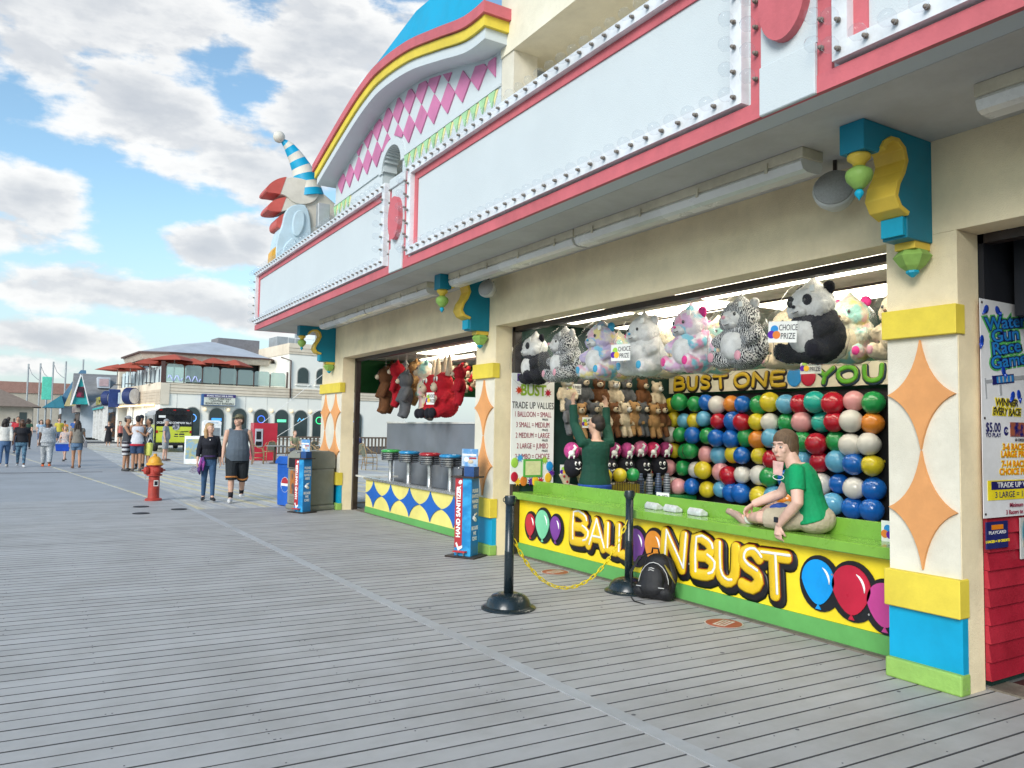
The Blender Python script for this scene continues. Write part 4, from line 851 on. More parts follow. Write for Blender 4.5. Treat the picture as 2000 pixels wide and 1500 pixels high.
for i, (y, c, cn) in enumerate(((13.35, (.05, .38, .08), 'green'), (12.53, (.02, .26, .55), 'blue'), (11.68, (.40, .02, .03), 'red'), (10.92, (.02, .22, .50), 'blue'), (10.17, (.40, .02, .03), 'red'), (9.5, (.02, .26, .55), 'blue'))):
    if i == 5: continue
    t = thing('stool', ['green topped chrome ringed stool at the far end of the row', 'blue topped stool, second from the far end', 'red topped stool in the middle of the row', 'blue topped stool, fourth from the far end', 'red topped stool nearest the sanitizer stand'][i], 'stool', (5.55, y, .56), 0, 'stools at the race game')
    MB().lathe([(.17, .575), (.185, .59), (.18, .615), (.12, .63), (.002, .633)], n=24).build('seat_cushion', mat('vinyl_' + cn, c, .25, .05, coat=.5), t, True)
    r_ = MB()
    for j in range(4): r_.lathe([(.178 - j * .004, .565 - j * .035), (.188 - j * .004, .56 - j * .035), (.188 - j * .004, .545 - j * .035), (.178 - j * .004, .54 - j * .035)], n=24)
    r_.build('chrome_rings', CHR, t, True, auto=True); MB().lathe([(.165, .43), (.165, .574)], n=20).build('seat_shell', mat('stool_shell', (.06, .06, .065), .4), t)
    MB().lathe([(.045, .435), (.05, .42), (.036, .3), (.045, .02), (.075, .0)], n=16).build('post', mat('stool_post', (.42, .43, .43), .3, .1, metal=.6), t, True)
# left booth plush
def bull():
    return MB().ell((0, 0, .17), (.22, .19, .19)).ell((0, -.02, .33), (.16, .15, .17)).ell((0, -.05, .50), (.17, .15, .17)).tube([(-.12, -.08, .1), (-.16, -.2, .05)], [.09, .08]).tube([(.12, -.08, .1), (.16, -.2, .05)], [.09, .08]).tube([(-.14, 0, .34), (-.19, -.1, .22)], [.06, .055]).tube([(.14, 0, .34), (.19, -.1, .22)], [.06, .055])
bm_ = fuzz(voxel(bull(), .016, 3, 'body'), .004)
for (x, y, lab) in ((5.95, 12.35, 'red plush bull with tan horns, the farther of the two bulls'), (5.85, 11.72, 'red plush bull with tan horns and a white card, the nearer bull')):
    t = thing('plush_bull', lab, 'plush toy', (x, y, 1.79), F1 - .25, 'red plush bulls in the left booth'); t.scale = (1.12,) * 3; linkmesh('body', bm_, t, PRED)
    MB().ell((0, -.19, .44), (.09, .06, .075), 14, 8).build('muzzle', PCREAM, t, True); MB().ell((0, -.13, .24), (.06, .06, .10), 12, 8).build('bib', PCREAM, t, True)
    for sg_ in (-1, 1):
        MB().tube([(sg_ * .11, 0, .62), (sg_ * .15, 0, .72), (sg_ * .15, 0, .84), (sg_ * .13, 0, .93)], [.055, .047, .034, .012], 10).build('horn', PCREAM, t, True); MB().ell((sg_ * .09, -.175, .56), (.03, .016, .04), 10, 6).build('eye_white', LWHT, t, True); MB().ell((sg_ * .088, -.19, .555), (.016, .01, .026), 8, 6).build('pupil', EYE, t, True)
        MB().ell((sg_ * .16, -.25, .05), (.085, .06, .08), 12, 8).build('hoof', PB, t, True); MB().ell((sg_ * .03, -.248, .46), (.01, .006, .012), 6, 4).build('nostril', EYE, t, True)
t = prize_card(('CHOICE', 'PRIZE'), (5.50, 11.62, 2.08), (.25, -1, 0), 'choice prize card hung on the nearer red bull', w=.2, h=.2)
def standing():
    return MB().ell((0, 0, .40), (.15, .13, .2)).ell((0, -.01, .68), (.15, .14, .14)).ell((-.11, 0, .81), (.05, .03, .05)).ell((.11, 0, .81), (.05, .03, .05)).tube([(-.12, 0, .52), (-.18, -.06, .40), (-.17, -.1, .30)], [.055, .052, .05]).tube([(.12, 0, .52), (.18, -.06, .40), (.17, -.1, .30)], [.055, .052, .05]).tube([(-.07, 0, .28), (-.09, -.02, .12), (-.1, -.06, .03)], [.085, .075, .07]).tube([(.07, 0, .28), (.09, -.02, .12), (.1, -.06, .03)], [.085, .075, .07])
sm_ = fuzz(voxel(standing(), .015, 3, 'body'), .004)
for (x, y, z, m, lab, s_) in ((5.75, 14.2, 1.84, PBRN, 'brown plush bear at the front of the far hanging row', 1.0), (5.75, 13.6, 1.95, PRED, 'red plush bear between the brown bears of the left booth', .95), (5.8, 11.15, 1.95, PRED, 'red plush bear hanging right of the nearer bull', .72), (5.75, 13.2, 1.75, PGRY, 'grey plush hanging low in front of the tie-dye bear', .95), (6.05, 13.0, 1.80, TD3, 'pastel yellow tie-dye plush bear hanging beside the red bulls', 1.1), (6.2, 15.0, 1.86, LEO, 'dark brown spotted plush hanging at the far end of the left booth', 1.15), (6.1, 14.5, 2.0, PCREAM, 'tan plush bear hanging next to the dark spotted plush', .95), (6.1, 14.05, 2.0, PW, 'white plush bear hanging third from the far end', .95), (6.1, 13.55, 2.0, PTAN, 'light brown plush bear hanging left of the tie-dye bear', .95), (6.35, 13.35, 1.72, PGRY, 'grey plush hanging low behind the light brown bear', 1.0), (6.3, 10.9, 1.72, PGRY, 'grey plush hanging low at the near end of the left booth', 1.0), (6.1, 10.8, 2.1, PW, 'white plush bear hanging beside the middle column', .95)):
    t = thing('hanging_plush', lab, 'plush toy', (x, y, z), F1 - .25 + random.uniform(-.2, .2), 'plush hanging in the left booth'); s_ *= 1.12; t.scale = (s_,) * 3; linkmesh('body', sm_, t, m)
    MB().ell((0, -.145, .65), (.06, .045, .045), 12, 7).build('muzzle', PCREAM if m is not PCREAM else PW, t, True); MB().ell((0, -.19, .665), (.018, .012, .014), 8, 5).build('nose', EYE, t, True)
    for sg_ in (-1, 1): MB().ell((sg_ * .055, -.135, .72), (.014, .01, .017), 8, 5).build('eye', EYE, t, True)
    MB().cyl((0, 0, .80), (0, 0, (2.98 - z) / s_), .003, n=5).build('string', CARD, t)
t = thing('hanging_speaker_box', 'large dark blue box hanging at the far end of the left booth', 'speaker', (6.3, 15.05, 2.2)); MB().box(-.25, -.1, 0, .25, .28, .62).build('cabinet', mat('navy_box', (.01, .02, .045), .6, .1, 5), t, bevel=.01); MB().lathe([(.15, 0), (.14, .01), (.0, .015)], n=20, M=Matrix.Translation((0, -.101, .3)) @ Matrix.Rotation(PI / 2, 4, 'X')).build('grille', mat('navy_grille', (.015, .025, .05), .8), t); MB().cyl((0, .1, .62), (0, .1, .78), .02, n=8).build('mount', DARK, t)
gar = thing('bead_garland', 'band of small red and cream prizes strung along the top of the left booth', 'garland', (6.75, 12.0, 2.3), kind='stuff')
for m, off in ((PRED, 0), (PCREAM, 1)):
    mb = MB()
    for i in range(230):
        mb.ell((random.uniform(-.05, .12), random.uniform(-2.6, 2.6), random.uniform(0, .55)), random.uniform(.03, .055), 7, 5)
    o = mb.build('prize_beads', m, gar, True); o['kind'] = 'stuff'
MB().box(-.12, -2.7, .58, .12, 2.7, .66).build('header_rail', LWHT, gar)
# ---- third booth (right edge): red lap siding with banner
RS = [mat('red_siding_%d' % i, c, .5, .12, 4, .3, 60) for i, c in enumerate([(.36, .012, .03), (.33, .012, .028), (.38, .016, .034)])]
sw = thing('red_siding_wall', 'red painted lap siding wall beside the near column', 'wall', (6.6, 2.69, 0))
part(MB().box(5.195, 2.655, 2.485, 8.0, 2.6885, 3.0), 'dark_upper_panel', mat('near_black', (.008, .009, .014), .7), parent=sw)
for i in range(21):
    z = .06 + i * .115
    part(MB().add([(5.195, 2.689, z), (8.0, 2.689, z), (8.0, 2.689, z + .112), (5.195, 2.689, z + .112), (5.195, 2.652, z), (8.0, 2.652, z), (8.0, 2.668, z + .112), (5.195, 2.668, z + .112)], [(0, 1, 2, 3), (4, 5, 6, 7), (0, 1, 5, 4), (2, 3, 7, 6), (0, 3, 7, 4), (1, 2, 6, 5)]), 'siding_board', RS[i % 3], parent=sw)
part(MB().box(5.46, -2.6, .0085, 9.5, 2.66, .013), 'dark_red_floor', mat('dark_red_floor_paint', (.07, .02, .02), .7, .3, 3)); part(MB().box(5.46, -2.7, 2.4, 9.5, 2.6, 2.98), 'dark_valance', mat('near_black', (.008, .009, .014), .7))
part(MB().box(9.45, -2.7, 0, 9.55, 2.69, 3.0), 'dark_wall', mat('near_black', (.008, .009, .014)))
bn2 = thing('race_game_banner', 'tall white water gun race game banner on the red wall', 'banner', (5.62, 2.64, 1.1)); YB = 2.645
part(MB().box(5.12, YB, 1.085, 6.02, YB + .004, 2.49), 'sheet', mat('banner_vinyl', (.74, .74, .76), .35, .03, 3, coat=.2), parent=bn2)
I_ = wm(bn2).inverted(); Bt = lambda x, z, rot=0: I_ @ face_mx((x, YB - .001, z), (1, 0, 0)) @ Matrix.Rotation(rot, 4, 'Z')
BGRN = mat('banner_green', (.08, .42, .10), .4); BBLU = mat('banner_blue', (.02, .20, .52), .35); BNAV = mat('banner_navy', (.015, .015, .12), .4); BYEL = mat('banner_yellow', (.80, .65, .02), .4); BORG = mat('banner_orange', (.75, .22, .01), .4); BGRY = mat('banner_steel', (.35, .36, .38), .4)
def btext(body, x, z, m, layers=None, rot=0, **k):
    if layers:
        for (mm, off, dz) in layers: text(body, bn2, mm, Bt(x, z, rot) @ Matrix.Translation((0, 0, dz)), extrude=.0004, offset=off, **k)
    text(body, bn2, m, Bt(x, z, rot) @ Matrix.Translation((0, 0, .004)), extrude=.0006, offset=.012 * k.get('size', .1), **k)
for i, (w_, z, x, q) in enumerate((('Water', 2.356, 5.43, 1.62), ('Gun', 2.272, 5.42, 1.75), ('Race', 2.19, 5.43, 1.62), ('Game', 2.105, 5.46, 1.62))):
    btext(w_, x, z, BBLU, [(BGRN, .017, .0008 + .0002 * i), (BNAV, .008, .0024)], rot=.14, size=.118, sx=q)
for x, z, rot in ((5.19, 2.425, .9), (5.33, 2.43, -.9), (5.13, 2.22, .3), (5.39, 2.035, -.5), (5.58, 1.885, -.3), (5.50, 1.875, .7)):
    Mr = Matrix.Translation((x, YB - .003, z)) @ Matrix.Rotation(rot, 4, 'Y'); db = MB().ell((0, 0, 0), (.026, .004, .034), 12, 8).tube([(0, 0, -.025), (0, 0, -.06)], [.015, .003], 8); db.v = [Mr @ q for q in db.v]
    part(db, 'water_drop', mat('drop_blue', (.01, .05, .38), .2, coat=.6), parent=bn2, smooth=True)
Gz = Matrix.Translation((5.25, 0, 1.965)) @ Matrix.Rotation(-.10, 4, 'Y')
part(MB().box(0, YB - .004, -.028, .27, YB - .0005, .03, Gz), 'water_gun_barrel', BNAV, parent=bn2); part(MB().box(.05, YB - .006, -.02, .26, YB - .0045, .022, Gz), 'water_gun_sleeve', BBLU, parent=bn2)
for nm, q in (('water_gun_nozzle', (.271, -.012, .55, .014)), ('water_gun_rod', (-.08, -.012, -.001, .008)), ('water_gun_lever', (-.095, -.11, -.0805, .02)), ('water_gun_handle', (.08, -.10, .105, -.0285))): part(MB().box(q[0], YB - .004, q[1], q[2], YB - .0006, q[3], Gz), nm, BGRY, parent=bn2)
for i in range(4): part(MB().box(.07 + i * .048, YB - .0072, -.018, .085 + i * .048, YB - .0062, .02, Gz @ Matrix.Shear('XZ', 4, (.3, 0)) if False else Gz), 'stripe', BGRY, parent=bn2)
btext('WINNER', 5.42, 1.825, INK, [(BYEL, .008, .001)], size=.062, sx=1.15, shear=.15); btext('EVERY RACE', 5.42, 1.765, INK, [(BYEL, .008, .0013)], size=.062, sx=1.02, shear=.15)
btext('$5.00', 5.245, 1.66, BNAV, size=.085, sx=.95); btext('TO PLAY', 5.245, 1.612, BNAV, size=.036, sx=1.3); part(MB().ell((5.41, YB - .001, 1.64), (.03, .004, .03), 16, 8), 'badge', BNAV, parent=bn2, smooth=True); text('OR', bn2, LWHT, Bt(5.41, 1.64) @ Matrix.Translation((0, 0, .006)), size=.03, extrude=.0005)
part(MB().box(5.46, YB - .004, 1.605, 5.72, YB - .0005, 1.70), 'play_card', mat('play_card_print', (.02, .02, .14), .3, .1, 18, c2=(.35, .10, .05), coat=.3), parent=bn2); btext('10 CREDITS', 5.59, 1.583, INK, size=.026, sx=1.2)
for w_, z in (('3-6 RACERS', 1.536), ('LARGE PRIZE', 1.488), ('7-14 RACERS', 1.424), ('CHOICE PRIZE', 1.374)):
    btext(w_, 5.53, z, BORG, [(BYEL, .004, .001)], size=.058, sx=1.15)
part(MB().box(5.17, YB - .003, 1.195, 5.95, YB - .0005, 1.322), 'yellow_panel', BYEL, parent=bn2); part(MB().box(5.21, YB - .004, 1.262, 5.90, YB - .0031, 1.315), 'navy_bar', BNAV, parent=bn2)
text('TRADE UP VALUES', bn2, LWHT, Bt(5.55, 1.289) @ Matrix.Translation((0, 0, .0045)), size=.05, sx=1.3, extrude=.0005); text('3 LARGE = 1 CHOICE', bn2, BNAV, Bt(5.56, 1.227) @ Matrix.Translation((0, 0, .004)), size=.055, sx=1.2, extrude=.0005)
btext('Minimum of', 5.54, 1.157, INKR, size=.04, sx=1.15); btext('3 Racers to Start', 5.54, 1.112, INKR, size=.04, sx=1.15)
for x, z in ((5.14, 2.465), (5.14, 1.11), (5.15, 1.72)): part(MB().cyl((x, YB, z), (x, YB - .004, z), .008, n=10), 'grommet', DARK, parent=bn2)
po = thing('play_card_poster', 'small blue play card poster on the red siding', 'poster', (5.27, 2.645, .98)); part(MB().box(5.14, 2.640, .89, 5.40, 2.648, 1.06), 'sheet', mat('poster_blue', (.015, .02, .12), .4, .1, 6), parent=po)
Ip = wm(po).inverted(); text('PLAYCARD', po, LWHT, Ip @ face_mx((5.27, 2.6395, .99), (1, 0, 0)), size=.03, sx=1.4, extrude=.0005); part(MB().box(5.20, 2.6385, 1.01, 5.34, 2.6398, 1.04), 'orange_print', BORG, parent=po); text('1 RACER = 10 CREDITS', po, BYEL, Ip @ face_mx((5.27, 2.6395, .935), (1, 0, 0)), size=.022, sx=1.3, extrude=.0005, offset=.001)
po = thing('beach_poster', 'pale poster with a blue picture on the red siding, at the frame edge', 'poster', (5.65, 2.645, .95)); part(MB().box(5.56, 2.640, .80, 5.85, 2.648, 1.07), 'sheet', mat('poster_pale', (.45, .47, .46), .4, .1, 6), parent=po); part(MB().box(5.58, 2.637, .88, 5.83, 2.6395, 1.05), 'picture', mat('poster_picture', (.10, .30, .38), .4, .4, 12, c2=(.45, .42, .36)), parent=po)
# ================================================================ clown sculpture on the marquee corner
cs = thing('clown_sculpture', 'clown head sculpture with striped blue party hat on the marquee corner', 'sculpture', (4.4, 15.9, ZT - .12))
CLC = mat('sculpture_cream', (.66, .62, .54), .6, .05, 3); CLR = mat('sculpture_red', (.55, .10, .08), .5, .08, 4); CLB = mat('sculpture_pale_blue', (.50, .64, .72), .5, .04, 3)
fy = lambda y0: (lambda a, b, e: (a, y0 + e, b))
part(MB().prism([(4.35, 4.6), (4.35, 6.3), (4.7, 6.5), (5.3, 6.1), (5.45, 5.7), (5.45, 4.6)], fy(15.55), .6), 'head', CLC, parent=cs, bevel=.03)
def chaikin(P, n=2):
    for _ in range(n): P = [q for i in range(len(P)) for q in ((P[i][0] * .75 + P[(i + 1) % len(P)][0] * .25, P[i][1] * .75 + P[(i + 1) % len(P)][1] * .25), (P[i][0] * .25 + P[(i + 1) % len(P)][0] * .75, P[i][1] * .25 + P[(i + 1) % len(P)][1] * .75))]
    return P
for i, (pl, dy) in enumerate((([(4.62, 6.18), (4.75, 6.42), (4.55, 6.60), (4.25, 6.64), (3.95, 6.58), (3.72, 6.42), (3.62, 6.22), (3.85, 6.24), (4.05, 6.22), (4.15, 6.12), (4.35, 6.08)], 0), ([(4.5, 6.1), (4.3, 6.2), (4.05, 6.2), (3.85, 6.12), (3.72, 6.0), (3.68, 5.86), (3.95, 5.88), (4.1, 5.95), (4.4, 5.85)], .03), ([(4.5, 5.95), (4.2, 5.92), (4.0, 5.86), (3.88, 5.72), (3.9, 5.55), (4.1, 5.58), (4.2, 5.7), (4.5, 5.6)], .06))):
    pl = chaikin(pl); h = part(MB().prism(pl, fy(15.50 + dy), .55), 'hair_tuft', CLC, parent=cs, bevel=.012)
    e = [p for p in pl if p[0] < 4.12]
    tip = sorted(e, key=lambda p: p[0])
    mb = MB(); P = [(x - .018, z) for x, z in pl]; c0 = (4.25, sum(z for x, z in pl) / len(pl))
    Q = [(c0[0] + (x - c0[0]) * 1.025, c0[1] + (z - c0[1]) * 1.03) for x, z in pl]; lim = min(x for x, z in pl) + .30
    Q = clip(Q, lambda p: lim - p[0] + (p[1] - c0[1]) * .3)
    if len(Q) > 2: part(MB().prism(Q, fy(15.495 + dy), .57), 'red_tip', CLR, parent=h)
for i, (pl, dy) in enumerate((([(4.55, 6.1), (4.2, 6.08), (4.02, 5.9), (3.98, 5.6), (3.9, 5.4), (3.86, 5.1), (3.9, 4.66), (4.6, 4.66)], 0), ([(4.35, 5.98), (4.2, 5.9), (4.16, 5.6), (4.2, 5.42), (4.3, 5.40), (4.4, 5.6), (4.42, 5.85)], -.05), ([(4.1, 5.3), (4.0, 5.15), (3.98, 4.9), (4.1, 4.7), (4.5, 4.7), (4.5, 5.2), (4.3, 5.22), (4.2, 5.4)], -.03))):
    part(MB().prism(chaikin(pl), fy(15.48 + dy), .5), 'beard_curl', CLB, parent=cs, bevel=.02)
part(MB().prism([(3.78, 4.66), (3.8, 5.05), (3.9, 5.2), (3.92, 4.66)], fy(15.5), .3), 'collar', mat('sculpture_orange', (.75, .4, .05), .5), parent=cs)
cc = [Vector((4.58, 15.75, 6.34)), Vector((4.52, 15.75, 6.6)), Vector((4.42, 15.75, 6.88)), Vector((4.28, 15.75, 7.12)), Vector((4.12, 15.75, 7.33)), Vector((3.99, 15.75, 7.42))]
def hatpt(t):
    f = t * (len(cc) - 1); i = min(int(f), len(cc) - 2); return cc[i].lerp(cc[i + 1], f - i)
for i in range(9):
    t0, t1 = i / 9, (i + 1) / 9 + .001
    part(MB().tube([hatpt(t0), hatpt((t0 + t1) / 2), hatpt(t1)], [.27 * max(0, 1 - t) ** .9 + .045 for t in (t0, (t0 + t1) / 2, t1)], 24), 'hat_stripe', (CYAN, CLC)[i % 2], parent=cs, smooth=True, auto=True)
part(MB().ell((3.92, 15.75, 7.48), .12, 18, 12), 'pompom', CLC, parent=cs, smooth=True)
MBX = mat('grey_metal_box', (.38, .40, .41), .4, .06, 8, metal=.3); fl = thing('flood_light', 'small grey floodlight box on the marquee in front of the clown head', 'floodlight', (4.74, 15.3, ZT - .12)); MB().box(-.12, -.08, .95, .12, .08, 1.45).build('lamp_box', MBX, fl, bevel=.01); MB().lathe([(.03, 0), (.03, .75), (.06, .80), (.06, .9), (.04, .949)], n=12).build('stem', MBX, fl, True)
# ================================================================ stanchions, chain, backpack
SBLK = mat('stanchion_green_black', (.012, .022, .028), .28, .15, 6, .05, 60, coat=.3)
def stanchion(loc, label):
    t = thing('stanchion', label, 'stanchion', loc, 0, 'black chain stanchions')
    MB().lathe([(.245, 0), (.245, .012), (.228, .022), (.205, .03), (.185, .08), (.15, .115), (.09, .135), (.05, .14)], n=32).build('base', SBLK, t, True, auto=True)
    MB().lathe([(.044, .138), (.042, .50), (.0425, .505), (.040, .51), (.039, .93)], n=20).build('post', SBLK, t, True)
    MB().lathe([(.046, .925), (.046, .935), (.050, .94), (.050, .985), (.046, 1.0), (.001, 1.004)], n=16).build('cap', SBLK, t, True, auto=True)
    for a in (0, 2): 
        pts = [(math.cos(a * PI / 2) * .05 + math.cos(k * PI / 6) * .022 * math.cos(a * PI / 2), math.sin(a * PI / 2) * .05, .965 + math.sin(k * PI / 6) * .022) for k in range(12)]
        MB().tube(pts, .004, 6, closed=True).build('eye_ring', SBLK, t, True)
    return t
stanchion((3.65, 5.99, 0), 'black plastic stanchion standing alone on the deck, chain to its right'); stanchion((5.10, 6.06, 0), 'black plastic stanchion against the yellow counter behind the backpack')
ch = thing('yellow_chain', 'sagging yellow plastic chain strung between the two stanchions', 'chain', (4.35, 6.0, .2)); lk = []
A, B = Vector((3.69, 5.98, .80)), Vector((5.06, 6.05, .95))
n = 46; pts = []
for i in range(n + 1):
    t = i / n; x_ = (t - .47) * 2; k_ = math.cosh(1.6 * x_) - 1
    z = .115 + k_ * (.32 if x_ > 0 else .36); p = A.lerp(B, t); p.z = min(z, .8 if x_ < 0 else .95); pts.append(p)
CHY = mat('chain_yellow_plastic', (.75, .58, .01), .35, .05, coat=.2)
lm = MB().tube([(.026 * math.cos(k * PI / 7) * (1 if True else 1) + (.012 if math.cos(k * PI / 7) > 0 else -.012), .0125 * math.sin(k * PI / 7), 0) for k in range(14)], .0043, 6, closed=True).mesh('link', True)
Ic = wm(ch).inverted(); L = 0; cur = pts[0].copy(); step = .058; seg = 0; acc = []
tot = sum((pts[i + 1] - pts[i]).length for i in range(n)); N_ = int(tot / step); 
def along(s_):
    for i in range(n):
        l = (pts[i + 1] - pts[i]).length
        if s_ <= l: return pts[i].lerp(pts[i + 1], s_ / l), (pts[i + 1] - pts[i]).normalized()
        s_ -= l
    return pts[-1], (pts[-1] - pts[-2]).normalized()
for i in range(N_):
    p, d_ = along((i + .5) * tot / N_); q = d_.to_track_quat('X', 'Z').to_matrix().to_4x4() @ Matrix.Rotation(R(45 if i % 2 else -45), 4, 'X')
    o = linkmesh('link', lm, ch, CHY); o.matrix_basis = Ic @ Matrix.Translation(p) @ q @ Matrix.Scale(1.12, 4)
bp = thing('backpack', 'black backpack with white zip trim leaning against the yellow counter', 'backpack', (5.07, 5.66, 0), R(-62)); bp.scale = (.92,) * 3
NYL = mat('black_nylon', (.012, .012, .015), .55, .2, 20, .4, 220); TRIM = mat('white_piping', (.55, .55, .55), .5); GOLDN = mat('gold_nylon', (.32, .26, .04), .6, .1, 20, .3, 200)
lean = Matrix.Rotation(R(-13), 4, 'X')
body = MB().ell((0, .0, .12), (.20, .14, .12)).ell((0, .03, .24), (.18, .12, .18)).ell((0, .05, .36), (.15, .10, .12)).ell((-.12, -.02, .08), (.10, .12, .08)).ell((.13, -.02, .08), (.10, .12, .08)); body.v = [lean @ v for v in body.v]
linkmesh('body', voxel(body, .014, 5, 'body'), bp, NYL)
pk = MB().ell((.0, -.10, .20), (.135, .07, .15)).ell((0, -.105, .12), (.14, .075, .09)); pk.v = [lean @ v for v in pk.v]; linkmesh('front_pocket', voxel(pk, .012, 4, 'front_pocket'), bp, NYL)
for w_, h_, y_ in ((.115, .31, -.155), (.10, .29, -.165), (.165, .37, -.10)):
    MB().tube([lean @ Vector((w_ * math.cos(t * PI / 10), y_ + .05 * abs(math.cos(t * PI / 10)), .13 + (h_ - .13) * math.sin(t * PI / 10))) for t in range(11)], .0045, 6).build('piping', TRIM, bp, True)
MB().tube([lean @ Vector((-.15 + .03 * k, -.172 + .006 * abs(k - 5), .118)) for k in range(11)], .005, 6).build('zip', TRIM, bp, True)
for sx in (-1, 1): MB().tube([(sx * .06, .10, .46), (sx * .17, .02, .42), (sx * .24, -.04, .26), (sx * .22, -.05, .10)], [.012, .03, .034, .02], 8, flat=.35).build('strap', NYL, bp, True)
MB().tube([(.14, -.07, .38), (.20, -.07, .30), (.25, -.06, .20)], [.01, .04, .01], 8, flat=.2).build('gold_panel', GOLDN, bp, True)
MB().tube([(-.04, .05, .47), (-.03, .04, .52), (.03, .04, .52), (.04, .05, .47)], .010, 8).build('grab_handle', NYL, bp, True); MB().tube([(-.20, -.12, .02), (-.12, -.24, .012), (.02, -.30, .010)], [.007, .007, .004], 6).build('loose_strap', NYL, bp, True)
# floor stickers
STK = mat('sticker_red', (.42, .07, .05), .4, .1, 12); STKW = mat('sticker_white', (.62, .55, .50), .4, .15, 20)
for loc, lab in (((4.97, 4.68, .0), 'red and white oval floor sticker in front of the counter'), ((5.02, 7.24, .0), 'red and white oval floor sticker under the yellow chain')):
    t = thing('floor_sticker', lab, 'sticker', loc, .3, 'oval distancing stickers'); E_ = lambda k, z: MB().lathe([(.16 * k, 0), (.16 * k, .0012)], (0, 0, z), 28)
    e = E_(1, .0035); e.build('rim', STKW, t); E_(.93, .005).build('disc', STK, t); MB().box(-.10, -.055, .0064, .10, .055, .0074).build('panel', STKW, t); [MB().box(-.08, y_, .0075, .08, y_ + .012, .0081).build('print_line', STK, t) for y_ in (-.035, -.006, .023)]
# ================================================================ fire hydrant and deck plates
hy = thing('fire_hydrant', 'red fire hydrant with orange yellow bonnet on the deck', 'hydrant', (2.08, 17.6, 0), R(10)); HR = mat('hydrant_red', (.40, .045, .03), .5, .18, 8, .3, 60); HY = mat('hydrant_yellow', (.68, .33, .03), .5, .15, 8, .3, 60)
MB().lathe([(.165, 0), (.165, .03), (.15, .045), (.115, .05), (.11, .10), (.105, .50), (.115, .505), (.15, .51), (.15, .54), (.12, .545)], n=24).build('barrel', HR, hy, True, auto=True)
MB().lathe([(.118, .545), (.118, .70), (.15, .715), (.15, .73)], n=24).build('upper_barrel', HR, hy, True, auto=True)
MB().lathe([(.165, .731), (.17, .745), (.16, .765), (.135, .78), (.125, .83), (.10, .88), (.06, .91), (.035, .915), (.035, .96), (.02, .965)], n=24).build('bonnet', HY, hy, True, auto=True)
for d_, r_, l_ in (((-1, 0, 0), .07, .19), ((1, 0, 0), .05, .15), ((0, -1, 0), .06, .17)):
    d_ = Vector(d_); c = Vector((0, 0, .62)); MB().tube([c, c + d_ * l_ * .7, c + d_ * l_ * .72, c + d_ * l_, c + d_ * (l_ + .03)], [r_ * .85, r_ * .85, r_ * 1.15, r_ * 1.15, r_ * .35], 16).build('nozzle', HR, hy, True, auto=True)
    MB().tube([c + d_ * (l_ + .02), c + d_ * (l_ + .06)], .02, 5).build('nozzle_nut', HR, hy)
MB().tube([(-.16, -.02, .58), (-.19, -.03, .48), (-.17, -.06, .42), (-.10, -.10, .44)], .007, 6).build('chain', mat('dull_steel', (.3, .3, .3), .4, metal=.6), hy, True)
MB().box(-.04, -.112, .30, .05, -.106, .42).build('label_plate', CARD, hy); MB().box(-.025, -.1145, .32, .035, -.1125, .40).build('label_print', INK, hy)
for i, (x, y) in enumerate(((1.72, 16.33), (2.29, 15.6), (1.6, 15.13))):
    o = MB().lathe([(.14, 0), (.14, .006), (.12, .009), (.0, .010)], n=28).build('deck_plate', mat('plate_black', (.015, .015, .018), .6, .2, 20, .3, 100), None); o.location = (x, y, .003)
    tagged(o, ['round black cover plate on the deck just below the hydrant', 'round black cover plate on the deck right of the others', 'nearest round black cover plate on the deck'][i], 'cover plate', 'black cover plates in the deck')
